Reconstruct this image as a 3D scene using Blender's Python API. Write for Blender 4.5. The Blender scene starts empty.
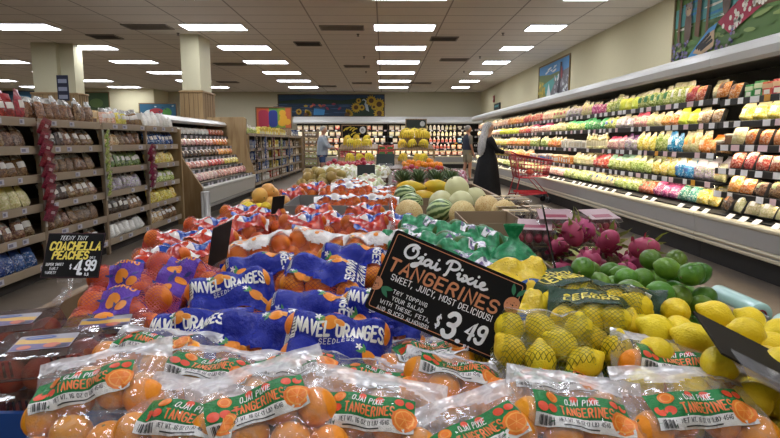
import bpy, math, random
from mathutils import Vector, Matrix, Euler, noise
from math import sin, cos, pi, radians as R, sqrt, atan2, hypot

sc = bpy.context.scene
COL = sc.collection
rnd = random.Random(7)

# ------------------------------------------------------------------ camera, world, exposure
CAM_H, F_PX, PITCH, YAW = 1.25, 563.0, R(7.887), R(0.61)
cd = bpy.data.cameras.new('camera')
cd.sensor_width = 36.0
cd.lens = F_PX * 36.0 / 780.0
cd.clip_start, cd.clip_end = 0.05, 100
cam = bpy.data.objects.new('camera', cd)
COL.objects.link(cam)
cam.location = (0, 0, CAM_H)
cam.rotation_euler = (pi / 2 - PITCH, 0, -YAW)
sc.camera = cam

LIGHT = 15.0        # ceiling diffusers
CASE_LIGHT = 23.0   # led strips in the coolers
w = bpy.data.worlds.new('world'); sc.world = w
w.use_nodes = True
w.node_tree.nodes['Background'].inputs[0].default_value = (0.9, 0.95, 1.0, 1)
w.node_tree.nodes['Background'].inputs[1].default_value = 0.03
vs = sc.view_settings
sc.display_settings.display_device = 'sRGB'
vs.view_transform = 'Standard'; vs.look = 'None'; vs.gamma = 1; vs.use_curve_mapping = False
vs.exposure = 0.12
cy = sc.cycles
cy.max_bounces = 9; cy.diffuse_bounces = 3; cy.glossy_bounces = 3; cy.transmission_bounces = 4
cy.transparent_max_bounces = 24
cy.caustics_reflective = False; cy.caustics_refractive = False
cy.sample_clamp_indirect = 4.0
cy.use_denoising = True


def at(px, py, z=None, Y=None, X=None):
    """world point seen at a pixel on the plane z / Y / X"""
    x, y = (px - 390) / F_PX, (219 - py) / F_PX
    fw = Vector((sin(YAW) * cos(PITCH), cos(YAW) * cos(PITCH), -sin(PITCH)))
    rt = Vector((cos(YAW), -sin(YAW), 0))
    up = Vector((sin(YAW) * sin(PITCH), cos(YAW) * sin(PITCH), cos(PITCH)))
    d = fw + rt * x + up * y
    t = (z - CAM_H) / d.z if z is not None else (Y / d.y if Y is not None else X / d.x)
    return Vector((0, 0, CAM_H)) + d * t


# ------------------------------------------------------------------ materials
def lin(c):
    if isinstance(c, str):
        c = c.lstrip('#'); c = tuple(int(c[i:i + 2], 16) / 255 for i in (0, 2, 4))
    return tuple((v / 12.92 if v <= 0.04045 else ((v + 0.055) / 1.055) ** 2.4) for v in c[:3]) + (1.0,)


class NT:
    def __init__(s, name):
        s.m = bpy.data.materials.new(name); s.m.use_nodes = True
        s.t = s.m.node_tree; s.n = s.t.nodes; s.l = s.t.links
        s.b = s.n['Principled BSDF']; s.out = s.n['Material Output']

    def node(s, typ, **kw):
        n = s.n.new(typ)
        for k, v in kw.items():
            if k.startswith('_'): n.inputs[int(k[1:])].default_value = v
            else: setattr(n, k, v)
        return n

    def link(s, a, b): s.l.new(a, b)

    def coord(s, which='Object', scale=(1, 1, 1)):
        c = s.node('ShaderNodeTexCoord'); m = s.node('ShaderNodeMapping')
        m.inputs['Scale'].default_value = scale
        s.link(c.outputs[which], m.inputs[0]); return m.outputs[0]

    def noise(s, vec, scale, detail=3, rough=.55):
        n = s.node('ShaderNodeTexNoise'); n.inputs['Scale'].default_value = scale
        n.inputs['Detail'].default_value = detail; n.inputs['Roughness'].default_value = rough
        s.link(vec, n.inputs['Vector']); return n.outputs['Fac']

    def ramp(s, fac, stops, interp='LINEAR'):
        r = s.node('ShaderNodeValToRGB'); cr = r.color_ramp; cr.interpolation = interp
        while len(cr.elements) < len(stops): cr.elements.new(.5)
        for e, (p, c) in zip(cr.elements, stops): e.position = p; e.color = lin(c)
        s.link(fac, r.inputs[0]); return r.outputs[0]

    def math(s, op, a, b=None, clamp=False):
        n = s.node('ShaderNodeMath', operation=op, use_clamp=clamp)
        for i, v in enumerate((a, b)):
            if v is None: continue
            if isinstance(v, (int, float)): n.inputs[i].default_value = v
            else: s.link(v, n.inputs[i])
        return n.outputs[0]

    def mixc(s, fac, a, b, mode='MIX'):
        n = s.node('ShaderNodeMix', data_type='RGBA', blend_type=mode)
        if isinstance(fac, (int, float)): n.inputs[0].default_value = fac
        else: s.link(fac, n.inputs[0])
        for i, v in ((6, a), (7, b)):
            if isinstance(v, (str, tuple)): n.inputs[i].default_value = lin(v)
            else: s.link(v, n.inputs[i])
        return n.outputs[2]

    def bump(s, h, strength=.3, dist=.01):
        n = s.node('ShaderNodeBump'); n.inputs['Strength'].default_value = strength
        n.inputs['Distance'].default_value = dist
        s.link(h, n.inputs['Height']); s.link(n.outputs[0], s.b.inputs['Normal']); return n.outputs[0]

    def rand(s): return s.node('ShaderNodeObjectInfo').outputs['Random']

    def vary(s, col, hue=.02, val=.15):
        """shift hue and value by the object's own random number"""
        h = s.node('ShaderNodeHueSaturation'); r = s.rand()
        s.link(s.math('ADD', s.math('MULTIPLY', r, 2 * hue), .5 - hue), h.inputs['Hue'])
        r2 = s.math('FRACT', s.math('MULTIPLY', r, 7.31))
        s.link(s.math('ADD', s.math('MULTIPLY', r2, 2 * val), 1 - val), h.inputs['Value'])
        if isinstance(col, (str, tuple)): h.inputs['Color'].default_value = lin(col)
        else: s.link(col, h.inputs['Color'])
        return h.outputs[0]

    def set(s, col=None, rough=.5, metal=0, spec=.5, coat=0, **kw):
        if col is not None:
            if isinstance(col, (str, tuple)): s.b.inputs['Base Color'].default_value = lin(col)
            else: s.link(col, s.b.inputs['Base Color'])
        s.b.inputs['Roughness'].default_value = rough; s.b.inputs['Metallic'].default_value = metal
        s.b.inputs['Specular IOR Level'].default_value = spec
        if coat: s.b.inputs['Coat Weight'].default_value = coat; s.b.inputs['Coat Roughness'].default_value = .12
        return s.m


_mc = {}


def M(col, rough=.5, metal=0, spec=.4, coat=0):
    """plain coloured material with a faint mottling"""
    k = (col, rough, metal, spec, coat)
    if k not in _mc:
        t = NT('paint_' + str(col).lstrip('#'))
        f = t.noise(t.coord(), 14, 4)
        c = t.mixc(t.math('MULTIPLY', f, .05), col, '#777067', 'MIX')
        _mc[k] = t.set(c, rough, metal, spec, coat)
    return _mc[k]


def emis(col, s):
    t = NT('lit_panel'); e = t.node('ShaderNodeEmission')
    e.inputs[0].default_value = lin(col); e.inputs[1].default_value = s
    t.link(e.outputs[0], t.out.inputs[0]); return t.m


def mottled(name, cols, scale=40, rough=.25, coat=.4, hue=.015, val=.15, stretch=(1, 1, 1), kind='vor'):
    """packed contents seen through clear film: voronoi patches of a few colours under gloss"""
    t = NT(name); v = t.coord('Object', stretch)
    r = t.rand(); off = t.node('ShaderNodeVectorMath', operation='ADD')
    cmb = t.node('ShaderNodeCombineXYZ'); t.link(t.math('MULTIPLY', r, 9.7), cmb.inputs[0]); t.link(t.math('MULTIPLY', r, 5.3), cmb.inputs[2])
    t.link(v, off.inputs[0]); t.link(cmb.outputs[0], off.inputs[1]); v = off.outputs[0]
    vo = t.node('ShaderNodeTexVoronoi'); vo.inputs['Scale'].default_value = scale; t.link(v, vo.inputs['Vector'])
    sep = t.node('ShaderNodeSeparateColor'); t.link(vo.outputs['Color'], sep.inputs[0])
    n = len(cols)
    nz = t.noise(v, scale * .33, 4, .6)
    k = t.math('ADD', t.math('MULTIPLY', sep.outputs[0], .8), t.math('SUBTRACT', t.math('MULTIPLY', nz, 1.2), .5), True)
    c = t.ramp(k, [(i / max(1, n - 1), q) for i, q in enumerate(sorted(cols, key=lambda q: -sum(lin(q)[:3])))])
    c = t.vary(c, hue, val)
    t.bump(t.math('ADD', vo.outputs['Distance'], nz), .35, .01)
    return t.set(c, rough, 0, .5, coat)


# ------------------------------------------------------------------ mesh builder
class MB:
    def __init__(s): s.v = []; s.f = []; s.mi = []; s.sm = []; s.uv = None

    def add(s, vs_, fs, mi=0, sm=False, mat=None):
        o = len(s.v)
        s.v += [tuple(mat @ Vector(p)) for p in vs_] if mat is not None else [tuple(p) for p in vs_]
        for k, f in enumerate(fs):
            s.f.append([i + o for i in f]); s.mi.append(mi[k] if isinstance(mi, list) else mi); s.sm.append(sm)
        return s

    def box(s, lo, hi, mi=0, bev=0.0, mat=None):
        lo, hi = Vector(lo), Vector(hi)
        if bev <= 0:
            v = [(x, y, z) for x in (lo.x, hi.x) for y in (lo.y, hi.y) for z in (lo.z, hi.z)]
            f = [(0, 1, 3, 2), (4, 6, 7, 5), (0, 4, 5, 1), (2, 3, 7, 6), (0, 2, 6, 4), (1, 5, 7, 3)]
            return s.add(v, f, mi, False, mat)
        c, h = (lo + hi) / 2, (hi - lo) / 2
        b = min(bev, h.x * .95, h.y * .95, h.z * .95)
        v = []; idx = {}
        for sx in (-1, 1):
            for sy in (-1, 1):
                for sz in (-1, 1):
                    for a in range(3):
                        p = [h.x - (b if a != 0 else 0), h.y - (b if a != 1 else 0), h.z - (b if a != 2 else 0)]
                        idx[(sx, sy, sz, a)] = len(v)
                        v.append((c.x + sx * p[0], c.y + sy * p[1], c.z + sz * p[2]))
        f = []
        S = (-1, 1)
        for a in range(3):
            o1, o2 = (a + 1) % 3, (a + 2) % 3
            for q in S:
                ring = []
                for (s1, s2) in ((-1, -1), (1, -1), (1, 1), (-1, 1)):
                    k = [0, 0, 0]; k[a] = q; k[o1] = s1; k[o2] = s2
                    ring.append(idx[(k[0], k[1], k[2], a)])
                f.append(ring if q > 0 else ring[::-1])
            for s1 in S:
                for s2 in S:
                    k = [0, 0, 0]; k[o1] = s1; k[o2] = s2
                    k0 = list(k); k0[a] = -1; k1 = list(k); k1[a] = 1
                    q = [idx[(*k0, o1)], idx[(*k1, o1)], idx[(*k1, o2)], idx[(*k0, o2)]]
                    f.append(q if s1 * s2 < 0 else q[::-1])
        for sx in S:
            for sy in S:
                for sz in S:
                    q = [idx[(sx, sy, sz, 0)], idx[(sx, sy, sz, 1)], idx[(sx, sy, sz, 2)]]
                    f.append(q if sx * sy * sz > 0 else q[::-1])
        return s.add(v, f, mi, False, mat)

    def lathe(s, prof, n=16, mi=0, sm=True, mat=None, cap=True):
        v = []; f = []
        for (r, z) in prof:
            for i in range(n): v.append((r * cos(2 * pi * i / n), r * sin(2 * pi * i / n), z))
        m = len(prof)
        for j in range(m - 1):
            for i in range(n):
                k = (i + 1) % n
                f.append((j * n + i, j * n + k, (j + 1) * n + k, (j + 1) * n + i))
        if cap:
            if prof[0][0] > 1e-5: f.append(tuple(range(n))[::-1])
            if prof[-1][0] > 1e-5: f.append(tuple((m - 1) * n + i for i in range(n)))
        return s.add(v, f, mi, sm, mat)

    def tube(s, pts, r, n=8, mi=0, sm=True, mat=None, closed=False):
        pts = [Vector(p) for p in pts]; m = len(pts)
        rs = r if isinstance(r, (list, tuple)) else [r] * m
        v = []; f = []
        up = Vector((0, 0, 1))
        prev = None
        for j, p in enumerate(pts):
            if closed: t = pts[(j + 1) % m] - pts[j - 1]
            else: t = pts[min(j + 1, m - 1)] - pts[max(j - 1, 0)]
            t.normalize()
            if prev is None:
                a = t.cross(up)
                if a.length < .05: a = t.cross(Vector((1, 0, 0)))
            else: a = prev - t * prev.dot(t)
            a.normalize(); prev = a
            b = t.cross(a)
            for i in range(n):
                q = 2 * pi * i / n
                v.append(p + (a * cos(q) + b * sin(q)) * rs[j])
        for j in range(m if closed else m - 1):
            j2 = (j + 1) % m
            for i in range(n):
                k = (i + 1) % n
                f.append((j * n + i, j * n + k, j2 * n + k, j2 * n + i))
        if not closed:
            f.append(tuple(range(n))[::-1]); f.append(tuple((m - 1) * n + i for i in range(n)))
        return s.add(v, f, mi, sm, mat)

    def sphere(s, c, r, n=16, m=10, mi=0, fn=None, mat=None):
        """r: number or (rx,ry,rz); fn(dir)->radius multiplier"""
        if isinstance(r, (int, float)): r = (r, r, r)
        v = [(0, 0, -1)]
        for j in range(1, m):
            a = -pi / 2 + pi * j / m
            for i in range(n): v.append((cos(a) * cos(2 * pi * i / n), cos(a) * sin(2 * pi * i / n), sin(a)))
        v.append((0, 0, 1))
        f = [(0, 1 + (i + 1) % n, 1 + i) for i in range(n)]
        for j in range(m - 2):
            o = 1 + j * n
            for i in range(n):
                k = (i + 1) % n
                f.append((o + i, o + k, o + n + k, o + n + i))
        o = 1 + (m - 2) * n
        f += [(o + i, o + (i + 1) % n, len(v) - 1) for i in range(n)]
        out = []
        for p in v:
            q = fn(Vector(p)) if fn else 1
            if isinstance(q, Vector): out.append((c[0] + q.x * r[0], c[1] + q.y * r[1], c[2] + q.z * r[2]))
            else: out.append((c[0] + p[0] * r[0] * q, c[1] + p[1] * r[1] * q, c[2] + p[2] * r[2] * q))
        return s.add(out, f, mi, True, mat)

    def prism(s, pts, lo, hi, axis=1, mi=0, sm=False, mat=None):
        """extrude a 2-D outline (in the two other axes, in order) along an axis"""
        def P(a, b, c):
            return (c, a, b) if axis == 0 else ((a, c, b) if axis == 1 else (a, b, c))
        n = len(pts)
        v = [P(a, b, lo) for a, b in pts] + [P(a, b, hi) for a, b in pts]
        f = [(i, (i + 1) % n, n + (i + 1) % n, n + i) for i in range(n)] + [tuple(range(n))[::-1], tuple(range(n, 2 * n))]
        return s.add(v, f, mi, sm, mat)

    def mesh(s, name, mats):
        me = bpy.data.meshes.new(name)
        me.from_pydata(s.v, [], s.f)
        for m in mats: me.materials.append(m)
        me.polygons.foreach_set('material_index', s.mi)
        me.polygons.foreach_set('use_smooth', s.sm)
        if s.uv is not None:
            ul = me.uv_layers.new(name='uv')
            lp = [0] * len(me.loops); me.loops.foreach_get('vertex_index', lp)
            flat = []
            for i in lp: flat += s.uv[i]
            ul.data.foreach_set('uv', flat)
        me.update()
        return me

    def build(s, name, mats, parent=None, loc=None, rot=None):
        return link(name, s.mesh(name, mats if isinstance(mats, (list, tuple)) else [mats]), parent, loc, rot)


KIDS = {}


def link(name, me, parent=None, loc=None, rot=None):
    o = bpy.data.objects.new(name, me); COL.objects.link(o)
    if parent is not None: o.parent = parent; KIDS.setdefault(parent.name, []).append(o)
    if loc is not None: o.location = loc
    if rot is not None: o.rotation_euler = rot
    return o


def tag(o, label, cat, group=None):
    o['label'] = label; o['category'] = cat
    if group: o['group'] = group
    return o


def thing(name, label, cat, loc=(0, 0, 0), rot=(0, 0, 0), group=None):
    o = bpy.data.objects.new(name, None); COL.objects.link(o)
    o.empty_display_size = .05
    o.location = loc; o.rotation_euler = rot
    return tag(o, label, cat, group)


def struct(o): o['kind'] = 'structure'; return o


def dup(o, parent=None, loc=None, rot=None, label=None, group=None):
    """copy a thing and its parts (and their sub-parts)"""
    c = o.copy(); COL.objects.link(c)
    if parent is not None: c.parent = parent; KIDS.setdefault(parent.name, []).append(c)
    if loc is not None: c.location = loc
    if rot is not None: c.rotation_euler = rot
    if label: c['label'] = label
    if group: c['group'] = group
    for ch in KIDS.get(o.name, ()):
        d = dup(ch, c)
    return c


# ------------------------------------------------------------------ brush lettering
# glyphs on a 4 x 6 grid, one string per stroke: x y pairs
GL = {
    'A': ['00 26 40', '12 32'], 'B': ['00 06 26 35 34 23 03', '23 42 41 20 00'], 'C': ['45 36 16 05 01 10 30 41'],
    'D': ['00 06 26 44 42 20 00'], 'E': ['46 06 00 40', '03 33'], 'F': ['46 06 00', '03 33'],
    'G': ['45 36 16 05 01 10 30 41 43 23'], 'H': ['06 00', '46 40', '03 43'], 'I': ['26 20'], 'J': ['46 41 30 10 01'],
    'K': ['06 00', '46 03 40'], 'L': ['06 00 40'], 'M': ['00 06 22 46 40'], 'N': ['00 06 40 46'],
    'O': ['16 05 01 10 30 41 45 36 16'], 'P': ['00 06 36 45 44 33 03'], 'Q': ['16 05 01 10 30 41 45 36 16', '22 40'],
    'R': ['00 06 36 45 44 33 03', '23 40'], 'S': ['45 36 16 05 04 13 33 42 41 30 10 01'], 'T': ['06 46', '26 20'],
    'U': ['06 01 10 30 41 46'], 'V': ['06 20 46'], 'W': ['06 10 24 30 46'], 'X': ['06 40', '46 00'], 'Y': ['06 23 46', '23 20'],
    'Z': ['06 46 00 40'], '0': ['16 05 01 10 30 41 45 36 16'], '1': ['15 26 20'], '2': ['05 16 36 45 44 00 40'],
    '3': ['05 16 36 45 44 33 13', '33 42 41 30 10 01'], '4': ['30 36 02 42'], '5': ['46 06 03 33 42 41 30 10 01'],
    '6': ['45 36 16 05 01 10 30 41 42 33 13 02'], '7': ['06 46 10'], '8': ['13 04 05 16 36 45 44 33 13 02 01 10 30 41 42 33'],
    '9': ['01 10 30 41 45 36 16 05 04 13 33 44'], '$': ['45 36 16 05 04 13 33 42 41 30 10 01', '27 2-'], '.': ['10 20'], ',': ['21 1-'],
    '!': ['26 22', '20 21'], '(': ['36 14 12 30'], ')': ['16 34 32 10'], '%': ['00 46', '05 15', '31 41'], "'": ['26 24'], '-': ['03 33'], '/': ['00 46'],
    'Q2': [], '&': ['40 04 15 26 35 01 10 30 43'], ':': ['24 24', '21 21'],
}
SMOOTH = set('BCDGJOPQRSU0235689$&()')
# a flowing script for the sign's first line (free coordinates, x 0.., y up, x-height 1)
CURSIVE = [
    # O
    [(1.25, 1.95), (.9, 2.2), (.35, 1.9), (.05, 1.2), (.1, .5), (.5, .1), (1.0, .3), (1.3, .9), (1.3, 1.5), (1.0, 1.85), (.7, 1.6), (.8, 1.3)],
    # j
    [(1.55, .6), (1.85, 1.0), (1.95, .9), (1.8, 0), (1.55, -.6), (1.2, -.8), (1.1, -.5), (1.5, -.15), (2.1, .15)], [(2.0, 1.45), (2.03, 1.5)],
    # a
    [(2.85, .85), (2.5, 1.0), (2.2, .6), (2.25, .15), (2.5, .05), (2.8, .5), (2.9, .95), (2.85, .35), (2.95, .05), (3.2, .2), (3.35, .5)],
    # i
    [(3.4, .95), (3.35, .35), (3.45, .05), (3.7, .15), (3.85, .4)], [(3.45, 1.45), (3.48, 1.5)],
    # P
    [(4.75, 2.0), (4.7, 1.0), (4.6, 0), (4.45, -.15)], [(4.3, 1.5), (4.45, 2.0), (5.1, 2.25), (5.6, 1.95), (5.6, 1.4), (5.2, 1.0), (4.85, 1.0)],
    # i
    [(5.65, .6), (5.85, .95), (5.8, .35), (5.9, .05), (6.15, .2), (6.3, .45)], [(5.9, 1.45), (5.93, 1.5)],
    # x
    [(6.3, .85), (6.5, .95), (6.7, .5), (6.95, .05), (7.2, .15)], [(7.15, .95), (6.85, .6), (6.55, .2), (6.3, .05)],
    # i
    [(7.2, .15), (7.5, .6), (7.6, .95), (7.55, .35), (7.65, .05), (7.9, .15)], [(7.68, 1.45), (7.7, 1.5)],
    # e
    [(7.9, .15), (8.2, .4), (8.5, .75), (8.4, 1.0), (8.15, .9), (8.05, .5), (8.2, .1), (8.5, .05), (8.85, .35)],
]


def smooth_line(p, it=2, closed=False):
    for _ in range(it):
        q = [p[0]]
        for a, b in zip(p, p[1:]):
            q.append((a[0] * .75 + b[0] * .25, a[1] * .75 + b[1] * .25)); q.append((a[0] * .25 + b[0] * .75, a[1] * .25 + b[1] * .75))
        q.append(p[-1]); p = q
    return p


def ribbon(mb, pts, w_, fn, mi=0, step=None):
    """flat brush stroke with round ends; fn maps (x,y) to a 3-D point"""
    p = [pts[0]]
    for q in pts[1:]:
        if hypot(q[0] - p[-1][0], q[1] - p[-1][1]) > 1e-6: p.append(q)
    if len(p) == 1: p.append((p[0][0] + w_ * .02, p[0][1]))
    if step:
        q = [p[0]]
        for a, b in zip(p, p[1:]):
            n = max(1, int(hypot(b[0] - a[0], b[1] - a[1]) / step))
            for i in range(1, n + 1): q.append((a[0] + (b[0] - a[0]) * i / n, a[1] + (b[1] - a[1]) * i / n))
        p = q
    h = w_ / 2
    L = []; Rr = []
    n = len(p)
    for i in range(n):
        a, b = p[max(i - 1, 0)], p[min(i + 1, n - 1)]
        tx, ty = b[0] - a[0], b[1] - a[1]; l = hypot(tx, ty) or 1
        k = 1.0
        if 0 < i < n - 1:
            ux, uy = p[i][0] - a[0], p[i][1] - a[1]; lu = hypot(ux, uy) or 1
            c = (ux * tx + uy * ty) / (lu * l); k = min(1.35, 1 / max(c, .5))
        nx, ny = -ty / l * h * k, tx / l * h * k
        L.append((p[i][0] + nx, p[i][1] + ny)); Rr.append((p[i][0] - nx, p[i][1] - ny))
    # round ends
    def endcap(i, j):
        a, b = p[i], p[j]; ang = atan2(a[1] - b[1], a[0] - b[0])
        return [(a[0] + h * cos(ang + q), a[1] + h * sin(ang + q)) for q in (-.8, 0, .8)]
    ea = endcap(0, 1); eb = endcap(n - 1, n - 2)
    v = [fn(*q) for q in L] + [fn(*q) for q in Rr]
    f = [(n + i, n + i + 1, i + 1, i) for i in range(n - 1)]
    o = len(v); v += [fn(*q) for q in ea] + [fn(*q) for q in eb]
    f += [(0, o, o + 1, o + 2, n), (2 * n - 1, o + 3, o + 4, o + 5, n - 1)]
    mb.add(v, f, mi)


def text(mb, s, x, y, h, fn, weight=.16, aspect=.62, gap=.32, slant=0, mi=0, align='l', jitter=0, step=None, maxw=None):
    """write s with capital height h from baseline point (x,y); returns the width"""
    u = h / 6
    wid = {'I': 1.2, '1': 2.4, '.': 1.2, ',': 1.2, '!': 1.2, ' ': 2.2, 'M': 4.8, 'W': 5, "'": 1, ':': 1.2, '(': 2, ')': 2}
    adv = [(wid.get(c, 4.0) * aspect + gap * 4) * u for c in s]
    tot = sum(adv) - gap * 4 * u
    sx = 1.0
    if maxw: sx = maxw / tot; tot = maxw
    if align == 'c': x -= tot / 2
    if align == 'r': x -= tot
    jr = random.Random(len(s) * 31 + int(h * 1e5))
    for c, a in zip(s, adv):
        g = GL.get(c.upper())
        if g:
            dx0 = (wid.get(c, 4.0) - 4.0) / 2 * aspect * u
            jy = jr.uniform(-jitter, jitter) * h
            for st in g:
                pts = []
                for pr in st.split():
                    gx = int(pr[0]); gy = -1 if pr[1] == '-' else int(pr[1])
                    if c in 'MW': px = gx * 1.2 * aspect * u
                    else: px = gx * aspect * u + dx0
                    py = gy * u + jy
                    pts.append((x + (px + slant * py) * sx, y + py))
                if c.upper() in SMOOTH: pts = smooth_line(pts, 2)
                ribbon(mb, pts, h * weight, fn, mi, step)
        x += a * sx
    return tot


def flat(o, ux, uy, nz=None, off=0.0):
    """fn for text: 2-D to the plane through o spanned by ux, uy"""
    o, ux, uy = Vector(o), Vector(ux), Vector(uy)
    n = ux.cross(uy).normalized()
    return lambda x, y: o + ux * x + uy * y + n * off


def ell(mb, cx, cy, rx, ry, fn, mi=0, n=18, rot=0, a0=0, a1=2 * pi):
    """filled disc or ellipse, with inner rings so that it can follow a curved surface"""
    v = [fn(cx, cy)]; f = []
    full = abs(a1 - a0 - 2 * pi) < 1e-6
    m = n if full else n + 1
    for k in (.5, 1):
        for i in range(m):
            a = a0 + (a1 - a0) * i / n
            x, y = rx * k * cos(a), ry * k * sin(a)
            v.append(fn(cx + x * cos(rot) - y * sin(rot), cy + x * sin(rot) + y * cos(rot)))
    for i in range(n):
        j = (i + 1) % m
        f.append((0, 1 + i, 1 + j)); f.append((1 + i, 1 + m + i, 1 + m + j, 1 + j))
    mb.add(v, f, mi)


def leaf2(mb, x, y, ang, L, W, fn, mi=0, n=6):
    v = []; f = []
    for i in range(n + 1):
        t = i / n; w_ = W * sin(pi * t) ** .8 * (1 - .3 * t)
        px, py = x + cos(ang) * L * t, y + sin(ang) * L * t
        v += [fn(px - sin(ang) * w_ / 2, py + cos(ang) * w_ / 2), fn(px + sin(ang) * w_ / 2, py - cos(ang) * w_ / 2)]
    for i in range(n): f.append((2 * i + 1, 2 * i + 3, 2 * i + 2, 2 * i))
    mb.add(v, f, mi)


def poly2(mb, pts, fn, mi=0):
    mb.add([fn(*p) for p in pts], [tuple(range(len(pts)))], mi)


def rrect(x0, y0, x1, y1, r, n=4):
    out = []
    for cx, cy, a in ((x1 - r, y1 - r, 0), (x0 + r, y1 - r, pi / 2), (x0 + r, y0 + r, pi), (x1 - r, y0 + r, 1.5 * pi)):
        for i in range(n + 1): out.append((cx + r * cos(a + pi / 2 * i / n), cy + r * sin(a + pi / 2 * i / n)))
    return out
# ------------------------------------------------------------------ the room
XW, YB, XL, YN, ZC = 4.63, 27.3, -19.5, -3.0, 3.55
t = NT('polished_concrete'); v = t.coord()
n1 = t.noise(v, .7, 5); n2 = t.noise(v, 9, 4)
c = t.ramp(t.math('ADD', t.math('MULTIPLY', n1, .7), t.math('MULTIPLY', n2, .3)), [(.3, '#554c43'), (.5, '#6d6255'), (.72, '#7b6f60')])
m_floor = t.set(c, .28, 0, .5)
t = NT('ceiling_tile'); v = t.coord('Object')
sp = t.node('ShaderNodeSeparateXYZ'); t.link(v, sp.inputs[0])
def gridline(tt, src, period, width):
    fr = tt.math('FRACT', tt.math('DIVIDE', src, period))
    return tt.math('GREATER_THAN', tt.math('ABSOLUTE', tt.math('SUBTRACT', fr, .5)), .5 - width / period / 2)
lx = gridline(t, t.math('ADD', sp.outputs[0], .19 + 19.0 - .02), 1.27, .028)
ly = gridline(t, t.math('ADD', sp.outputs[1], .1), .6425, .028)
g = t.math('MAXIMUM', lx, ly)
c = t.mixc(g, t.mixc(t.math('MULTIPLY', t.noise(v, 60, 4), .25), '#e2d8cd', '#d2c7bc'), '#a0958b')
m_ceil = t.set(c, .85, 0, .2)
m_wall = M('#cfc6a4', .8, 0, .2)
m_wallfar = M('#c9c2a8', .8, 0, .2)


def slab(name, lo, hi, m):
    return struct(MB().box(lo, hi).build(name, m))


slab('floor', (XL, YN, -.1), (XW, YB, 0), m_floor)
slab('ceiling', (XL, YN, ZC), (XW, YB, ZC + .1), m_ceil)
slab('wall_right', (XW, YN, 0), (XW + .15, YB, ZC), m_wall)
slab('wall_back', (XL - .15, YB, 0), (XW + .15, YB + .15, ZC), m_wallfar)
slab('wall_left', (XL - .15, YN, 0), (XL, YB, ZC), m_wall)
slab('bounce_wall_front', (XL - .15, YN - .15, 0), (XW + .15, YN, ZC), m_wall)  # unseen wall behind the camera, added to bounce light
# the far left stretch of the back wall stands forward
slab('wall_back_left', (XL, 25.6, 0), (-10.2, YB, ZC), m_wall)


def wood(name, a, b, scale=(1, 1, 1), rough=.55):
    t = NT(name); v = t.coord('Object', scale)
    w_ = t.node('ShaderNodeTexWave', wave_type='BANDS', bands_direction='X')
    w_.inputs['Scale'].default_value = 3; w_.inputs['Distortion'].default_value = 5; w_.inputs['Detail'].default_value = 3
    t.link(v, w_.inputs['Vector'])
    c = t.ramp(w_.outputs['Fac'], [(0, a), (1, b)])
    c = t.mixc(t.math('MULTIPLY', t.noise(v, 6, 4), .4), c, a)
    return t.set(c, rough, 0, .35)


W_PINE = wood('pine_panelling', '#866b47', '#a58c66', (4, 4, .5))
W_SHELF = wood('shelf_wood', '#7d6a52', '#94816a', (1, 4, 4))
W_DARK = wood('dark_bin_wood', '#54402c', '#6a523a', (3, 3, 3))
W_RIM = wood('bin_rim_wood', '#80664a', '#99805f', (2, 2, 2))

# columns: cream, squared, boxed in pine below
for nm, x0, x1, y0, y1, zw in (('trim_1', -4.43, -4.03, 12.7, 13.5, 2.3), ('trim_2', -8.33, -7.75, 13.8, 14.5, 2.35), ('trim_3', -7.75, -7.42, 13.95, 14.35, 2.35)):
    o = struct(MB().box((x0, y0, 0), (x1, y1, ZC)).build(nm, M('#c8c2a4', .75, 0, .2)))
    mb = MB().box((x0 - .05, y0 - .05, 0), (x1 + .05, y1 + .05, zw), 0).box((x0 - .07, y0 - .07, zw), (x1 + .07, y1 + .07, zw + .05), 0, .01)
    for k in range(1, 5):
        xx = x0 - .05 + (x1 - x0 + .1) * k / 5
        mb.box((xx - .004, y0 - .056, 0), (xx + .004, y0 - .049, zw), 1)
        yy = y0 - .05 + (y1 - y0 + .1) * k / 5
        mb.box((x1 + .049, yy - .004, 0), (x1 + .056, yy + .004, zw), 1)
    mb.build('wainscot', [W_PINE, M('#5d4429', .7)], o)

# ceiling lights: long troffers in five rows, short ones in the row by the cooler
E_L = emis('#f2f6ff', LIGHT)
m_white = M('#d9d8d3', .5)
ROWS = [9.3 - 2.57 * k for k in range(4, 0, -1)] + [9.3, 11.9, 14.45, 17.0, 19.6, 22.2, 24.75]
fx = {}
NTH = ['nearest', 'second', 'third', 'fourth', 'fifth', 'farthest']
for xi, X in enumerate((-14.8, -11.1, -7.3, -3.45, .42, 3.3)):
    wx = .36 if X == 3.3 else .61
    for yi, Y in enumerate(ROWS):
        if Y < 5 and X < -7: continue
        key = wx
        rown = ['far left', 'second left', 'column side', 'left of centre', 'middle', 'right hand'][xi]
        seen = yi - 5
        lab = (f'short square recessed ceiling light of the row along the produce cooler, {NTH[seen] if seen >= 0 else "overhead out of view"}' if X == 3.3 else
               f'long white recessed ceiling light in the {rown} row, {NTH[seen] if seen >= 0 else "overhead out of view"}')
        if key not in fx:
            r = thing('ceiling_light', lab, 'ceiling light', (X, Y, ZC), group='recessed ceiling lights')
            mb = MB()
            hx, hy = wx, .3
            for a, b in (((-hx - .02, -hy - .02), (hx + .02, -hy)), ((-hx - .02, hy), (hx + .02, hy + .02)), ((-hx - .02, -hy), (-hx, hy)), ((hx, -hy), (hx + .02, hy))):
                mb.box((a[0], a[1], -.02), (b[0], b[1], .0), 0)
            mb.build('light_frame', m_white, r)
            MB().box((-hx, -hy, -.012), (hx, hy, -.004)).build('diffuser', E_L, r)
            fx[key] = r
        else: dup(fx[key], loc=(X, Y, ZC), label=lab)

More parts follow.
